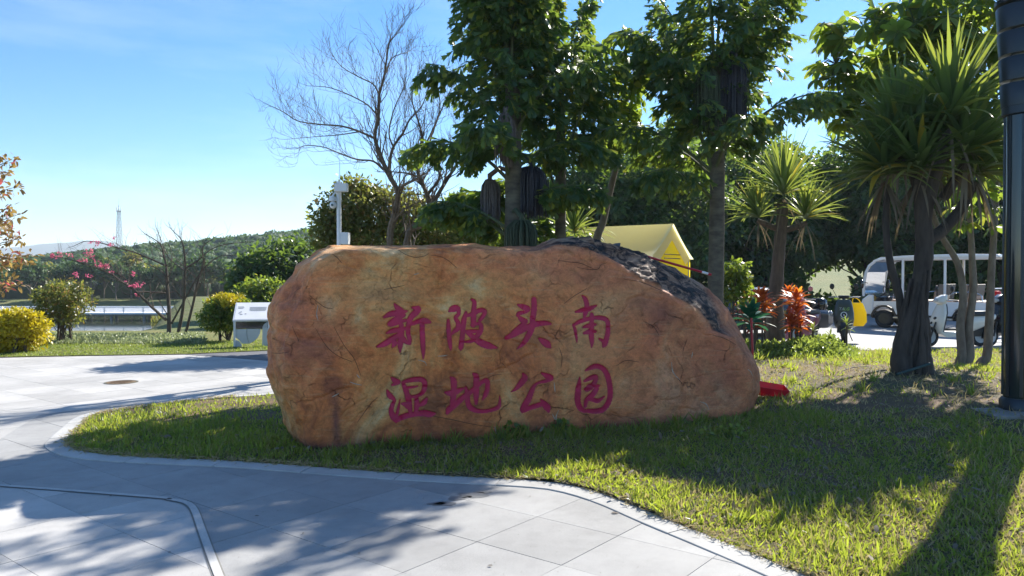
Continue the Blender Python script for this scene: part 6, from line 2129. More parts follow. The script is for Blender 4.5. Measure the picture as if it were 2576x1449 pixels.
def scooter(name, label, loc, heading, paint, front='shield', topbox=False, mirror='rect', black_inner=True, lamp=True, mirror_mat=None, head_mat=None):
    t = thing(name, label, 'scooter', loc, heading)
    r = 0.225
    wheel(t, 0.62, 0, r, r, 0.10, M['galv'])
    wheel(t, -0.60, 0, r, r, 0.11, M['galv'])
    # fork and fender
    mb = MB()
    for s_ in (-1, 1): mb.tube([(0.62, s_ * 0.075, r), (0.50, s_ * 0.07, 0.55)], 0.018, 8)
    mb.build('fork', M['black'], t, smooth=True)
    mb = MB(); rings = []
    for k in range(11):
        a = R(-10 + 150 * k / 10)
        c_, s_ = math.cos(a), math.sin(a)
        rings.append([(0.62 + c_ * q, yy_, r + s_ * q) for q, yy_ in ((r + 0.03, -0.075), (r + 0.055, -0.04), (r + 0.055, 0.04), (r + 0.03, 0.075), (r + 0.02, 0.06), (r + 0.02, -0.06))])
    mb.loft(rings); mb.build('front_fender', paint if front != 'tailg' else M['black'], t, smooth=True)
    # leg shield: broad, leaning back
    if front == 'tailg':
        secs = [(0.30, 0.47, 0.055, 0.13), (0.40, 0.50, 0.085, 0.20), (0.55, 0.49, 0.10, 0.225), (0.70, 0.46, 0.10, 0.22), (0.85, 0.42, 0.09, 0.195), (0.96, 0.38, 0.075, 0.165), (1.01, 0.36, 0.05, 0.13)]
    else:
        secs = [(0.30, 0.40, 0.05, 0.15), (0.42, 0.43, 0.07, 0.20), (0.58, 0.41, 0.08, 0.215), (0.75, 0.36, 0.075, 0.195), (0.88, 0.33, 0.07, 0.14), (0.95, 0.31, 0.06, 0.10)]
    mb = MB(); mb.loft([rsec(x, 0, z, hx, hy, 2.7, 24) for z, x, hx, hy in secs]); shield = mb.build('leg_shield', paint, t, smooth=True)
    sv = [tuple(v.co) for v in shield.data.vertices]; sf = [tuple(p.vertices) for p in shield.data.polygons]
    bv = BVHTree.FromPolygons(sv, sf)
    def stick(mesh_v, lift=0.004):
        out = []
        for y, z in mesh_v:
            h = bv.ray_cast(Vector((1.5, y, z)), Vector((-1, 0, 0)))
            out.append(((h[0].x if h[0] is not None else 0.45) + lift, y, z))
        return out
    if front == 'tailg':
        mb = MB()
        ring_o = [(0.072 * math.cos(2 * math.pi * k / 28), 0.66 + 0.072 * math.sin(2 * math.pi * k / 28)) for k in range(28)]
        ring_i = [(0.054 * math.cos(2 * math.pi * k / 28), 0.66 + 0.054 * math.sin(2 * math.pi * k / 28)) for k in range(28)]
        vv = stick(ring_o, 0.006) + stick(ring_i, 0.010)
        mb.add(vv, [(k, (k + 1) % 28, 28 + (k + 1) % 28, 28 + k) for k in range(28)]); lampo = mb.build('headlight', M['white'], t)
        mb = MB(); mb.add(stick(ring_i, 0.008), [tuple(range(28))]); mb.build('lamp_face', M['blackgloss'], lampo)
        mb = MB(); q_ = [(y * 0.35, 0.66 + (z - 0.66) * 0.35) for y, z in ring_i]; mb.add(stick(q_, 0.013), [tuple(range(28))]); mb.build('lamp_lens', M['lampglass'], lampo)
        mb = MB(); a_ = stick([(-0.15, 0.50), (0.15, 0.50), (0.17, 0.46), (0.16, 0.36), (0.10, 0.33), (-0.10, 0.33), (-0.16, 0.36), (-0.17, 0.46)], 0.006); mb.add(a_, [tuple(range(8))]); mb.build('lower_grille', M['blackgloss'], t)
        # name on the shield
        for txt, off, mt in (('TA', 0.112, M['greyprint']), ('ILG', 0.028, M['lime'])):
            cu = bpy.data.curves.new('lettering', 'FONT'); cu.body = txt; cu.size = 0.092; cu.shear = 0.25; cu.offset = 0.002; cu.space_character = 1.08
            to = bpy.data.objects.new('lettering', cu); COL.objects.link(to)
            bpy.context.view_layer.update()
            me_ = bpy.data.meshes.new_from_object(to.evaluated_get(bpy.context.evaluated_depsgraph_get()))
            bpy.data.objects.remove(to)
            vs_ = [v.co for v in me_.vertices]
            pts = stick([(-off + v.x, 0.765 + v.y) for v in vs_], 0.007)
            for v, p in zip(me_.vertices, pts): v.co = p
            me_.materials.clear()
            link('lettering', me_, mt, t)
    else:
        mb = MB(); mb.ell((0.455, 0, 0.62), (0.03, 0.07, 0.05), 14, 8); mb.build('emblem', M['black'], t, smooth=True)
    # inner apron
    mb = MB(); mb.loft([rsec(x - hx * 0.75, 0, z, hx * 0.5, hy * 0.93, 3, 16) for z, x, hx, hy in secs]); mb.build('inner_apron', M['black'] if black_inner else paint, t, smooth=True)
    # floor and body
    mb = MB(); mb.prism([(0.42, 0.30), (0.38, 0.36), (0.10, 0.33), (-0.22, 0.33), (-0.25, 0.22), (0.30, 0.22)], -0.15, 0.15); mb.build('floorboard', paint, t, bevel=0.015)
    mb = MB(); mb.prism([(0.30, 0.338), (0.10, 0.334), (-0.20, 0.334), (-0.20, 0.340), (0.10, 0.341), (0.30, 0.345)], -0.12, 0.12); mb.build('floor_mat', M['black'], t)
    mb = MB(); mb.loft([[(x, y, z) for x, y, z in [(x, hy * c__, zm + hz * s__) for c__, s__ in [(math.copysign(abs(math.cos(2 * math.pi * k / 18)) ** .7, math.cos(2 * math.pi * k / 18)), math.copysign(abs(math.sin(2 * math.pi * k / 18)) ** .7, math.sin(2 * math.pi * k / 18))) for k in range(18)]]]
                        for x, hy, zm, hz in ((-0.16, 0.11, 0.48, 0.20), (-0.30, 0.15, 0.50, 0.20), (-0.55, 0.16, 0.55, 0.16), (-0.80, 0.13, 0.61, 0.11), (-0.95, 0.07, 0.66, 0.06))]); mb.build('rear_body', paint, t, smooth=True)
    mb = MB(); mb.loft([rsec(-0.48, 0, 0.68, 0.36, 0.14, 3, 22), rsec(-0.48, 0, 0.74, 0.37, 0.145, 3, 22), rsec(-0.50, 0, 0.785, 0.33, 0.12, 3, 22)]); mb.build('seat', M['black'], t, smooth=True)
    mb = MB(); mb.box((-0.55, 0, 0.30), (0.34, 0.12, 0.16)); mb.build('motor_casing', M['black'], t, bevel=0.02)
    mb = MB(); mb.ell((-0.955, 0, 0.66), (0.02, 0.06, 0.03), 12, 8); mb.build('tail_light', M['redlens'], t, smooth=True)
    # handlebar head
    hz_ = 1.06 if front == 'tailg' else 1.02
    hx_ = 0.34 if front == 'tailg' else 0.28
    mb = MB(); mb.tube([(0.40, 0, 0.55), (hx_ + 0.02, 0, hz_)], 0.035, 10); mb.build('steering_column', M['black'], t, smooth=True)
    mb = MB()
    if front == 'tailg':
        mb.loft([rsec(hx_, 0, hz_ - 0.03, 0.05, 0.10, 3, 18), rsec(hx_, 0, hz_ + 0.02, 0.075, 0.13, 3, 18), rsec(hx_ - 0.01, 0, hz_ + 0.05, 0.06, 0.115, 3, 18)])
    else:
        mb.loft([rsec(hx_ + 0.03, 0, hz_ - 0.10, 0.06, 0.07, 2.5, 18), rsec(hx_ + 0.07, 0, hz_ - 0.03, 0.13, 0.13, 2.4, 18), rsec(hx_ + 0.05, 0, hz_ + 0.06, 0.13, 0.12, 2.2, 18), rsec(hx_ - 0.02, 0, hz_ + 0.13, 0.06, 0.07, 2.2, 18)])
    mb.build('handlebar_cover', head_mat or (M['black'] if front == 'tailg' else paint), t, smooth=True)
    if front != 'tailg' and lamp:
        mb = MB(); mb.ell((hx_ + 0.175, 0, hz_ + 0.0), (0.03, 0.085, 0.05), 14, 8); mb.build('headlight', M['lampglass'], t, smooth=True)
    mb = MB(); mb.tube([(hx_ - 0.02, -0.20, hz_ + 0.01), (hx_, 0, hz_), (hx_ - 0.02, 0.20, hz_ + 0.01)], 0.014, 8); mb.build('handlebar', M['chrome'], t, smooth=True)
    for s_ in (-1, 1):
        mb = MB(); mb.tube([(hx_ - 0.02, s_ * 0.19, hz_ + 0.01), (hx_ - 0.07, s_ * 0.36, hz_ + 0.005)], 0.019, 8); mb.build('grip', M['black'], t, smooth=True)
        mb = MB(); mb.tube([(hx_ + 0.02, s_ * 0.17, hz_ + 0.01), (hx_ + 0.01, s_ * 0.34, hz_)], 0.006, 6); mb.build('brake_lever', M['chrome'], t, smooth=True)
        mb = MB(); mb.tube([(hx_ - 0.02, s_ * 0.16, hz_ + 0.02), (hx_ - 0.0, s_ * 0.22, hz_ + 0.14), (hx_ - 0.02, s_ * 0.25, hz_ + 0.20)], 0.006, 6)
        ms = mb.build('mirror_stalk', M['black'], t, smooth=True)
        mb = MB(); mb.ell((hx_ - 0.02, s_ * 0.26, hz_ + 0.26), (0.018, 0.055, 0.07 if mirror == 'rect' else 0.055), 14, 8); mb.build('mirror', mirror_mat or M['black'], ms, smooth=True)
        mb = MB(); mb.ell((hx_ - 0.034, s_ * 0.26, hz_ + 0.26), (0.006, 0.047, 0.06 if mirror == 'rect' else 0.046), 14, 8); mb.build('mirror_glass', M['chrome'], ms, smooth=True)
    mb = MB(); mb.tube([(-0.15, 0.10, 0.25), (-0.22, 0.20, 0.0)], 0.012, 6); mb.build('kickstand', M['black'], t)
    if topbox:
        mb = MB(); mb.loft([rsec(-0.98, 0, 0.76, 0.15, 0.17, 3, 20), rsec(-0.99, 0, 0.86, 0.19, 0.20, 3, 20), rsec(-0.99, 0, 0.98, 0.18, 0.19, 3, 20), rsec(-0.98, 0, 1.04, 0.12, 0.13, 2.6, 20)]); mb.build('top_box', M['blackgloss'], t, smooth=True)
    return t

ts = W(2122, 850, 18.6)
tailg = scooter('scooter', 'dark green electric scooter with round headlight facing the lawn', (ts.x, 18.6, 0.0), math.atan2(-1, -0.42), M['green_paint'], 'tailg')
# yellow bag on its handlebar
bgx, bgz = W(2161, 785, 18.3).x, 0
bag = thing('cloth_bag', 'bright yellow cloth bag hanging from the dark green scooter', 'bag', (bgx, 18.35, 0.38))
mb = MB(); mb.loft([rsec(0, 0, 0.0, 0.12, 0.06, 3, 18), rsec(0.01, 0, 0.10, 0.19, 0.09, 3, 18), rsec(0.0, 0, 0.32, 0.19, 0.08, 3, 18), rsec(-0.03, 0, 0.50, 0.155, 0.05, 3, 18), rsec(-0.04, 0, 0.55, 0.14, 0.035, 3, 18)]); mb.build('pouch', M['yellowcloth'], bag, smooth=True)
mb = MB(); mb.tube([(-0.14, 0, 0.54), (-0.13, 0, 0.64), (-0.08, 0, 0.68), (0.02, 0, 0.62), (0.06, 0, 0.54)], 0.012, 6); mb.build('strap', M['yellowcloth'], bag, smooth=True)
ws_ = W(2333, 860, 17.2)
scooter('scooter', 'cream white scooter parked side-on behind the thick dark trunk', (ws_.x + 0.60, 17.2, 0.0), math.atan2(-0.12, -1), M['cream_paint'], 'shield')
ms_ = W(2020, 860, 17.8)
scooter('scooter', 'maroon scooter with black top box behind the scarlet rosettes', (ms_.x, 17.8, 0.0), math.atan2(-0.75, -0.65), M['maroon'], 'shield', topbox=True, mirror='round', mirror_mat=M['pinkpaint'])
bs_ = W(2495, 870, 17.6)
bsc = scooter('scooter', 'black scooter with silver handlebars beside the red warning light', (bs_.x + 0.35, 17.6, 0.0), math.atan2(-0.5, -1), M['blackgloss'], 'shield', lamp=True)
mb = MB(); mb.box((0.20, 0.22, 1.36), (0.03, 0.17, 0.34)); mb.tube([(0.22, 0.22, 1.02), (0.20, 0.22, 1.2)], 0.02, 6); mb.build('wind_guard', M['black'], bsc, bevel=0.01)
# beacon
bp_ = W(2507, 742, 18.4)
be = thing('warning_beacon', 'red warning light on a slim white post near the black scooter', 'beacon', (bp_.x, 18.4, 0.0))
mb = MB(); mb.tube([(0, 0, 0), (0, 0, bp_.z - 0.10)], 0.03, 10); mb.lathe([(0.12, 0), (0.12, 0.02), (0.04, 0.03)], 14); mb.build('post', M['white'], be, smooth=True)
mb = MB(); mb.lathe([(0.07, bp_.z - 0.20), (0.085, bp_.z - 0.14), (0.10, bp_.z - 0.10)], 16); mb.build('base', M['white'], be, smooth=True)
mb = MB(); mb.lathe([(0.095, bp_.z - 0.10), (0.10, bp_.z + 0.03), (0.085, bp_.z + 0.09), (0.04, bp_.z + 0.10)], 18); mb.build('lens', M['redlens'], be, smooth=True)

# electric shuttle cart
cart = thing('shuttle_cart', 'white open-sided electric shuttle cart with tan seats in the yard', 'cart', (W(2350, 800, 23).x, 23.0, 0.0), R(130))
def cb(name, mat, f, parent=cart, smooth=False, bevel=0.0):
    mb = MB(); f(mb); return mb.build(name, mat, parent, smooth, bevel)
for x in (1.18, -1.12):
    for y in (-0.60, 0.60):
        wheel(cart, x, y, 0.28, 0.28, 0.18, M['darkmetal'], 7)
cb('chassis', M['black'], lambda m: m.box((0, 0, 0.36), (3.2, 1.14, 0.16)), bevel=0.02)
side = [(-1.72, 0.42), (-1.42, 0.42), (-1.42, 0.60), (-1.30, 0.68), (-0.94, 0.68), (-0.82, 0.60), (-0.82, 0.42), (0.86, 0.42), (0.86, 0.60), (0.98, 0.68), (1.36, 0.68), (1.48, 0.60), (1.48, 0.80), (-1.72, 0.84)]
for y in (-0.70, 0.66):
    cb('side_panel', M['whitegloss'], lambda m: m.prism(side, y, y + 0.04), bevel=0.006)
for x in (1.17, -1.12):
    for y in (-0.715, 0.655):
        cb('wheel_arch', M['black'], lambda m: m.loft([[(x + q * math.cos(a), yy_, 0.30 + q * math.sin(a)) for q, yy_ in ((0.33, y), (0.39, y), (0.39, y + 0.06), (0.33, y + 0.06))] for a in np.linspace(0.05, math.pi - 0.05, 12)]))
for y in (-0.62, 0.62):
    cb('running_board', M['steel'], lambda m: m.box((0.03, y * 1.12, 0.33), (1.66, 0.20, 0.05)), bevel=0.01)
cb('floor', M['black'], lambda m: m.box((-0.1, 0, 0.47), (3.1, 1.28, 0.05)))
cb('front_cowl', M['whitegloss'], lambda m: m.loft([[(x, y, z) for x, y, z in [(xx, s_ * w_, zz) for s_ in (-1, 1) for xx, zz in ()]] or [(1.50, -w_, 0.40), (fx, -w_ * 0.94, 0.42), (fx + 0.03, -w_ * 0.9, 0.66), (1.72, -w_ * 0.93, 0.98), (1.50, -w_, 0.98),
   (1.50, w_, 0.98), (1.72, w_ * 0.93, 0.98), (fx + 0.03, w_ * 0.9, 0.66), (fx, w_ * 0.94, 0.42), (1.50, w_, 0.40)] for w_, fx in ((0.70, 1.84), (0.69, 1.86))]) if False else m.prism([(1.49, 0.38), (1.86, 0.40), (1.92, 0.62), (1.84, 0.86), (1.66, 1.00), (1.49, 1.00)], -0.68, 0.68), bevel=0.05)
cb('bumper', M['black'], lambda m: m.box((1.90, 0, 0.40), (0.12, 1.30, 0.14)), bevel=0.03)
for y in (-0.48, 0.48):
    cb('headlight', M['lampglass'], lambda m: m.ell((1.90, y, 0.70), (0.04, 0.12, 0.08), 14, 8), smooth=True)
cb('rear_panel', M['whitegloss'], lambda m: m.prism([(-1.66, 0.40), (-1.86, 0.42), (-1.88, 0.80), (-1.80, 0.92), (-1.66, 0.92)], -0.68, 0.68), bevel=0.03)
pl = cb('licence_plate', M['frost'], lambda m: m.box((-1.895, 0.05, 0.62), (0.012, 0.40, 0.13)))
cb('plate_marks', M['lime'], lambda m: (m.box((-1.903, 0.05, 0.62), (0.004, 0.26, 0.04)), m.box((-1.903, 0.05, 0.67), (0.004, 0.34, 0.012)), m.box((-1.903, 0.05, 0.565), (0.004, 0.34, 0.010))), pl)
cb('rear_bumper', M['black'], lambda m: m.box((-1.86, 0, 0.36), (0.10, 1.30, 0.12)), bevel=0.02)
for y in (-0.56, 0.56):
    cb('tail_light', M['redlens'], lambda m: m.ell((-1.88, y, 0.74), (0.02, 0.05, 0.07), 10, 8), smooth=True)
# roof, curved down at the front
rp = [(-1.95, 2.08), (-1.95, 2.16), (-1.0, 2.19), (0.6, 2.17), (1.28, 2.13), (1.50, 2.04), (1.46, 1.99), (1.2, 2.06), (0.5, 2.09), (-1.0, 2.10)]
cb('roof', M['whitegloss'], lambda m: m.prism(rp, -0.74, 0.74), bevel=0.02)
for y in (-0.69, 0.69):
    cb('windscreen_pillar', M['whitegloss'], lambda m: m.tube([(1.80, y * 0.97, 0.95), (1.79, y, 1.30), (1.72, y, 1.68), (1.62, y, 1.88), (1.45, y, 2.01)], 0.045, 8), smooth=True)
    for x in (0.62, -0.55, -1.70):
        cb('pillar', M['white'], lambda m: m.box((x, y * 0.985, 1.46), (0.06, 0.05, 1.28)), bevel=0.008)
    cb('roof_rail', M['white'], lambda m: m.box((-0.3, y * 0.985, 2.07), (2.9, 0.05, 0.05)))
    cb('mirror', M['blackgloss'], lambda m: (m.tube([(1.66, y, 1.35), (1.74, y * 1.22, 1.38)], 0.012, 6), m.ell((1.74, y * 1.30, 1.32), (0.05, 0.09, 0.14), 12, 8)), smooth=True)
cb('windscreen', M['glass'], lambda m: m.add([(1.795, -0.64, 1.00), (1.795, 0.64, 1.00), (1.71, 0.64, 1.69), (1.71, -0.64, 1.69), (1.47, 0.64, 1.99), (1.47, -0.64, 1.99)], [(0, 1, 2, 3), (3, 2, 4, 5)]))
cb('dashboard', M['blackgloss'], lambda m: m.prism([(1.48, 0.75), (1.66, 1.0), (1.50, 1.04), (1.38, 0.92)], -0.64, 0.64), bevel=0.02)
sw = cb('steering_wheel', M['black'], lambda m: m.tube([(1.26 + 0.06 * math.cos(a), 0.32 + 0.17 * math.sin(a), 1.08 + 0.16 * math.cos(a)) for a in np.linspace(0, 2 * math.pi, 25)], 0.014, 6), smooth=True)
cb('steering_column', M['black'], lambda m: m.tube([(1.26, 0.32, 1.08), (1.46, 0.32, 0.92)], 0.02, 6), sw)
for x, fl in ((0.72, 1), (-0.05, 1), (-0.85, 1), (-1.28, -1)):
    cb('seat_box', M['white'], lambda m: m.box((x + 0.04 * fl, 0, 0.62), (0.40, 1.18, 0.26)), bevel=0.01)
    cb('seat_cushion', M['tan'], lambda m: m.box((x + 0.04 * fl, 0, 0.81), (0.46, 1.2, 0.11)), bevel=0.03)
    for y in ((-0.31, 0.31)):
        bk = cb('backrest', M['tan'], lambda m: m.box((x - 0.22 * fl, y, 1.10), (0.09, 0.56, 0.42), Matrix.Rotation(R(-8 * fl), 3, 'Y')), bevel=0.03)
        cb('backrest_shell', M['black'], lambda m: m.box((x - 0.275 * fl, y, 1.10), (0.02, 0.60, 0.46), Matrix.Rotation(R(-8 * fl), 3, 'Y')), bk)
    for y in (-0.62, 0.62):
        cb('armrest', M['chrome'], lambda m: m.tube([(x - 0.20 * fl, y, 1.12), (x + 0.05 * fl, y, 1.10), (x + 0.20 * fl, y, 1.02), (x + 0.22 * fl, y, 0.86)], 0.014, 6), smooth=True)
cb('rear_rail', M['white'], lambda m: m.tube([(-1.74, -0.66, 1.22), (-1.74, 0.66, 1.22)], 0.018, 6), smooth=True)

# dark car behind the scarlet plants
car = thing('parked_car', 'dark car parked behind the scarlet rosettes', 'car', (W(1880, 760, 20.5).x, 20.5, 0), R(12))
M['carpaint'] = pmat('dark_car_paint', (0.03, 0.035, 0.045), rough=0.18, coat=0.8)
def csec(x, hw, z0, z1, zs, hw2):
    return [(x, -hw, z0), (x, -hw, zs), (x, -hw2, z1), (x, hw2, z1), (x, hw, zs), (x, hw, z0)]
mb = MB(); mb.loft([csec(-2.15, 0.72, 0.35, 0.72, 0.6, 0.62), csec(-2.0, 0.84, 0.22, 0.86, 0.7, 0.74), csec(-1.2, 0.87, 0.2, 0.90, 0.75, 0.76), csec(0.9, 0.87, 0.2, 0.88, 0.72, 0.76), csec(1.85, 0.82, 0.22, 0.74, 0.6, 0.68), csec(2.1, 0.68, 0.32, 0.62, 0.52, 0.56)]); mb.build('body', M['carpaint'], car, bevel=0.03)
mb = MB(); mb.loft([rsec(-0.35, 0, 0.86, 1.45, 0.76, 5, 24), rsec(-0.40, 0, 1.12, 1.12, 0.67, 4.5, 24), rsec(-0.42, 0, 1.22, 0.98, 0.62, 4.5, 24)]); mb.build('windows', M['darkglass'], car, smooth=True)
mb = MB(); mb.loft([rsec(-0.42, 0, 1.215, 1.0, 0.635, 4.5, 24), rsec(-0.42, 0, 1.27, 0.85, 0.56, 4, 24), rsec(-0.42, 0, 1.285, 0.5, 0.35, 3, 24)]); mb.build('roof', M['carpaint'], car, smooth=True)
for x in (-1.3, 1.3):
    for y in (-0.76, 0.76):
        wheel(car, x, y, 0.31, 0.31, 0.2, M['galv'])
for y in (-0.6, 0.6):
    mb = MB(); mb.ell((2.02, y, 0.6), (0.06, 0.14, 0.06), 10, 8); mb.build('headlight', M['lampglass'], car, smooth=True)

# ---------------------------------------------------------------- lamp column at the right
lx, ly = 5.30, 8.05
lb = float(gz(np.array([lx]), np.array([ly]))[0])
M['column'] = pmat('dark_gloss_column', (0.020, 0.030, 0.032), (0.014, 0.022, 0.026), scale=5, rough=0.10, spec=0.7, stretch=(1, 1, 0.1))
lp = thing('lamp_column', 'tall dark glossy lamp column with louvred head on a stone plinth', 'lamp post', (lx, ly, lb))
mb = MB(); mb.lathe([(0.20, 0.0), (0.20, 0.10), (0.175, 0.13)], 32); mb.build('base_flange', M['darkmetal'], lp, smooth=True)
mb = MB(); mb.lathe([(0.165, 0.12), (0.165, 3.05)], 40); mb.build('column', M['column'], lp, smooth=True)
for k in range(8):
    a = 2 * math.pi * k / 8 + 0.2
    mb = MB(); mb.box((0.168 * math.cos(a), 0.168 * math.sin(a), 1.6), (0.022, 0.03, 2.9), Matrix.Rotation(a, 3, 'Z')); mb.build('rib', M['darkmetal'], lp, bevel=0.004)
mb = MB(); mb.lathe([(0.15, 3.04), (0.20, 3.06), (0.20, 3.14), (0.14, 3.15)], 36); mb.build('neck', M['darkmetal'], lp, smooth=True)
mb = MB(); mb.lathe([(0.12, 3.1), (0.12, 4.2)], 24); mb.build('light_core', M['frost'], lp, smooth=True)
for k in range(4):
    z0 = 3.14 + 0.265 * k
    mb = MB(); mb.lathe([(0.135, z0 + 0.01), (0.205 + 0.014 * k, z0), (0.222 + 0.014 * k, z0 + 0.22), (0.215 + 0.014 * k, z0 + 0.235), (0.14, z0 + 0.235)], 40); mb.build('louvre', M['darkmetal'], lp, smooth=True)
mb = MB(); mb.lathe([(0.27, 4.20), (0.275, 4.24), (0.22, 4.29), (0.02, 4.31)], 40); mb.build('cap', M['darkmetal'], lp, smooth=True)
mb = MB(); mb.tube([(-0.02, -0.17, 0.15), (-0.01, -0.185, 0.5), (-0.05, -0.178, 0.8), (-0.03, -0.176, 1.1)], 0.006, 6); mb.build('cable', M['frost'], lp, smooth=True)
pt = thing('stone_plinth', 'worn stone slabs laid round the foot of the lamp column', 'plinth', (lx, ly, lb - 0.03))
M['plinth'] = pmat('plinth_stone', (0.30, 0.28, 0.26), (0.20, 0.19, 0.18), scale=6, rough=0.85, bump=0.004, bscale=50)
for i in range(3):
    for j in range(2):
        if i == 1 and j == 1: pass
        mb = MB(); mb.box((-0.34 + 0.34 * i, -0.22 + 0.40 * j, 0.012 + 0.004 * ((i + j) % 2)), (0.33, 0.39, 0.05)); mb.build('stone_slab', M['plinth'], pt, bevel=0.006)
mb = MB(); mb.box((0.25, -0.48, 0.06), (0.46, 0.14, 0.10)); mb.build('stone_block', M['plinth'], pt, bevel=0.01)

# ---------------------------------------------------------------- cleaning tools
M['redplastic'] = pmat('red_plastic', (0.50, 0.012, 0.03), (0.42, 0.010, 0.025), scale=5, rough=0.35)
M['redplastic_t'] = leafmat('thin_red_plastic', (0.55, 0.012, 0.03), (0.55, 0.012, 0.03), (0.8, 0.02, 0.04), 0.3, rough=0.35)
a, b = W(1546, 622, 8.75), W(1789, 691, 8.95)
br = thing('long_handled_brush', 'red-handled grey brush resting on the back of the boulder', 'brush', tuple(a))
mb = MB(a); mb.tube([a, a + (b - a) * 0.9], 0.014, 10); mb.build('handle', M['redplastic'], br, smooth=True)
mb = MB(a); mb.tube([a + (b - a) * 0.9, a + (b - a) * 0.965], 0.0145, 10); mb.build('grip', M['white'], br, smooth=True)
mb = MB(a); mb.tube([a + (b - a) * 0.965, b], 0.0155, 10); mb.build('end_cap', M['redplastic'], br, smooth=True)
M['slate'] = pmat('grey_bristle', (0.13, 0.15, 0.18), (0.08, 0.09, 0.11), scale=60, rough=0.8)
mb = MB(); mb.prism([(-0.085, -0.03), (0.045, -0.03), (0.055, 0.045), (-0.01, 0.04)], -0.10, 0.10); mb.build('brush_head', M['slate'], br, bevel=0.006)
dx_, dd_ = W(1944, 1005, 9.0).x, 9.0
dz_ = float(gz(np.array([dx_]), np.array([dd_]))[0])
P8s = 0.8
dp = thing('dustpan', 'red long-handled dustpan on the grass at the right end of the boulder', 'dustpan', (dx_, dd_, dz_))
def wall(name, pts, mt): 
    mb = MB(); n_ = len(pts); c_ = sum((Vector(p) for p in pts), Vector()) / n_
    mb.add(pts, [tuple(range(n_))]); o_ = mb.build(name, mt, dp); md = o_.modifiers.new('thick', 'SOLIDIFY'); md.thickness = 0.005; return o_
P8 = [(-0.20, -0.10, 0.03), (0.16, -0.12, 0.02), (0.19, 0.10, 0.02), (-0.20, 0.10, 0.03), (-0.22, -0.12, 0.16), (0.19, -0.14, 0.10), (0.215, 0.13, 0.15), (-0.22, 0.13, 0.22)]
P8 = [(x * 0.82, y * 0.82, z * 0.82) for x, y, z in P8]
wall('floor', [P8[0], P8[1], P8[2], P8[3]], M['redplastic_t'])
wall('front_wall', [P8[0], P8[1], P8[5], P8[4]], M['redplastic_t'])
wall('back_wall', [P8[3], P8[2], P8[6], P8[7]], M['redplastic_t'])
wall('side_wall', [P8[1], P8[2], P8[6], P8[5]], M['redplastic_t'])
wall('side_wall', [P8[0], P8[3], P8[7], P8[4]], M['redplastic_t'])
ha, hb = Vector((-0.19, 0.10, 0.15)), W(1890, 800, 9.15) - Vector((dx_, dd_, dz_))
mb = MB(); mb.tube([ha, hb], 0.013, 10); mb.build('handle', M['redplastic'], dp, smooth=True)

# ---------------------------------------------------------------- litter: sticks and dry leaves
for i, (p, q_, lab) in enumerate([((3190, 1440), (3270, 1400), 'pale fallen stick lying on the sunlit lawn'), ((3300, 1498), (3420, 1470), 'thin fallen twig near the thick dark trunk')]):
    a, b = G(p[0] / 1.5652, p[1] / 1.5652, 0.12), G(q_[0] / 1.5652, q_[1] / 1.5652, 0.12)
    za, zb = [float(gz(np.array([v.x]), np.array([v.y]))[0]) + 0.02 for v in (a, b)]
    t = thing('fallen_stick', lab, 'stick', (a.x, a.y, za))
    mb = MB((a.x, a.y, za)); mb.tube([(a.x, a.y, za), ((a.x + b.x) / 2, (a.y + b.y) / 2 + 0.03, (za + zb) / 2 + 0.02), (b.x, b.y, zb)], [0.010, 0.009, 0.005], 6); mb.build('stick', M['bark_pale'], t, smooth=True)
pa = W(2340, 915, 10.3); pa2 = W(2255, 942, 10.2)
t = thing('green_pipe', 'thin dark green pipe leaning across the foot of the thick trunk', 'pipe', tuple(pa2))
M['greenpipe'] = pmat('green_pipe', (0.02, 0.06, 0.06), rough=0.4)
mb = MB(pa2); mb.tube([pa2, pa], 0.018, 8); mb.build('pipe', M['greenpipe'], t, smooth=True)
rg = np.random.default_rng(900)
spots = [(1537, 1292), (640, 1300), (366, 1168), (1240, 1425), (760, 1345), (905, 1395), (560, 1160), (1330, 1250), (280, 1250), (430, 1390)]
lm = None
for i, (px, py) in enumerate(spots):
    g_ = G(px, py)
    if lm is None:
        V, F = scatter(LEAF_OVAL, np.zeros((1, 3)), np.array([[1.0, 0, 0.12]]), np.array([[0.2, 0.1, 1.0]]), np.array([0.055]), np.array([0.03]))
        lm = fast_mesh('dry_leaf', V, F)
    o = link('dry_leaf', lm, M['deadbrown'] if 'deadbrown' in M else M['bark'], None, (g_.x, g_.y, 0.006))
    o.rotation_euler = (0.1, 0.1, rg.uniform(0, 6.28))
    s_ = 1.0 if i == 0 else rg.uniform(0.3, 0.6)
    o.scale = (s_, s_, s_)
    tag(o, 'tiny dry brown leaf lying on the paving', 'leaf', 'dry leaves on the paving')

rg = np.random.default_rng(910)
n = 2600
x_ = np.concatenate([rg.uniform(-4.5, 4.6, 900), rg.uniform(2.0, 8.5, n - 900)]); y_ = np.concatenate([rg.uniform(3.6, 7.6, 900), rg.uniform(7.0, 15.5, n - 900)])
k = inpoly(x_, y_, ISLAND) & ~inpoly(x_, y_, foot)
x_, y_ = x_[k], y_[k]; n = len(x_)
V, F = scatter(LEAF_OVAL, np.stack([x_, y_, gz(x_, y_) + rg.uniform(0.008, 0.04, n)], -1), unit(rdirs(n, rg) * [1, 1, .35]), unit(rdirs(n, rg) * .5 + [0, 0, 1]), rg.uniform(.03, .09, n), rg.uniform(.012, .035, n))
o = leafobj('leaf_litter', [(V, F)], M['deadleaf'], None, kind='stuff'); tag(o, 'brown fallen leaf litter scattered through the lawn', 'leaf litter')

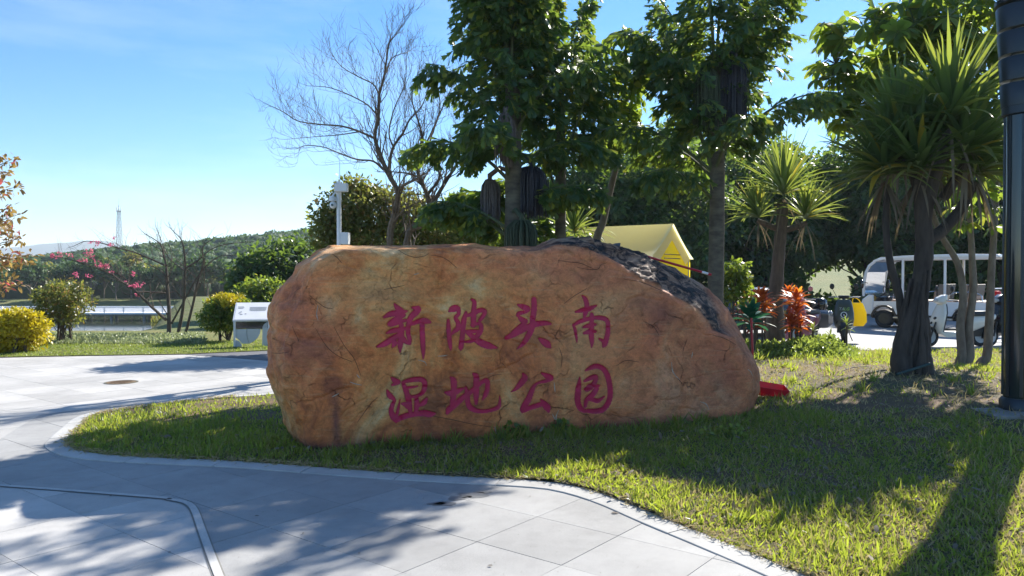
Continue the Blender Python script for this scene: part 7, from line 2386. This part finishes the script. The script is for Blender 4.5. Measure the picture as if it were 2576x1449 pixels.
# torn thatch along the kerb, grit on the slabs, weeds at the rock foot
n = 5200
ss = rg.uniform(0.02, 0.72, n) * cum[-1]
a_ = np.array([at_len(KERB_OUT, s_) for s_ in ss]); b_ = np.array([at_len(KERB_IN, s_) for s_ in ss])
f_ = (1.0 + rg.normal(size=n) * 0.16 + 0.08)[:, None]
pp = a_ + (b_ - a_) * f_
V, F = scatter(BLADE, np.concatenate([pp, np.where(f_ < 1, 0.014, 0.022) + rg.uniform(0, 0.015, (n, 1))], 1), unit(rdirs(n, rg) * [1, 1, .25]), rdirs(n, rg), rg.uniform(.02, .07, n), rg.uniform(.003, .008, n))
o = leafobj('kerb_thatch', [(V, F)], M['strawblade'], None, kind='stuff', smooth=False); tag(o, 'dry thatch and clippings spilling over the kerb', 'dry grass')
n = 900
gx_, gy_ = rg.uniform(-4.5, 1.6, n), rg.uniform(3.6, 7.2, n)
k = ~inpoly(gx_, gy_, KERB_OUT + [(24, 18), (24, -2)])
gx_, gy_ = gx_[k], gy_[k]; n = len(gx_)
V, F = scatter(LEAF_QUAD, np.stack([gx_, gy_, np.full(n, 0.004)], -1), unit(rdirs(n, rg) * [1, 1, .1]), np.tile([[0.05, 0.02, 1.0]], (n, 1)), rg.uniform(.003, .011, n), rg.uniform(.002, .007, n))
o = leafobj('grit', [(V, F)], M['bark'], None, kind='stuff', smooth=False); tag(o, 'dark specks of grit strewn over the slabs', 'grit')
for i, (px, py, w_) in enumerate([(1292, 1100, 0.10), (1400, 1100, 0.16), (1830, 1110, 0.12)]):
    q_ = G(px, py, 0.03)
    if i < 2:
        q_ = RO + rdir * on_plane(px, py, 0)[0] + rnor * 0.09
    zz_ = float(gz(np.array([q_.x]), np.array([q_.y]))[0])
    t = thing('weed', ['broad-leaved dark weed at the boulder foot below the lower carved row', 'spreading dark weed clump at the boulder foot left of its middle crack', 'bright green weed sprouting alone in the shaded grass'][i], 'weed', (q_.x, q_.y, zz_))
    cs2 = np.array([[q_.x + rg.normal() * w_ * .6, q_.y + rg.normal() * 0.04, zz_ + rg.uniform(.03, .09)] for _ in range(9)])
    leafobj('leaves', [clump_leaves(cs2, np.full(9, 0.045), 9, 0.05, 0.6, rg, 0.0, LEAF_OVAL)], M['bushgreen'] if i < 2 else M['cover'], t)
    mb = MB(t.location)
    for c__ in cs2: mb.tube([(q_.x, q_.y, zz_ - 0.01), tuple(c__)], 0.003, 4)
    mb.build('stems', M['stalk'], t)

# ---------------------------------------------------------------- air
def haze():
    m = bpy.data.materials.new('haze_air'); m.use_nodes = True
    nt = m.node_tree; nt.nodes.clear()
    o_ = nt.nodes.new('ShaderNodeOutputMaterial'); v_ = nt.nodes.new('ShaderNodeVolumePrincipled')
    v_.inputs['Color'].default_value = (0.80, 0.90, 1.0, 1)
    v_.inputs['Density'].default_value = 0.00028
    v_.inputs['Anisotropy'].default_value = 0.2
    nt.links.new(v_.outputs['Volume'], o_.inputs['Volume'])
    mb = MB(); mb.box((0, 1400, 68), (7200, 3400, 156)); ob = mb.build('haze', m, kind='stuff')
    tag(ob, 'thin bluish haze in the air over the whole park', 'haze')
haze()
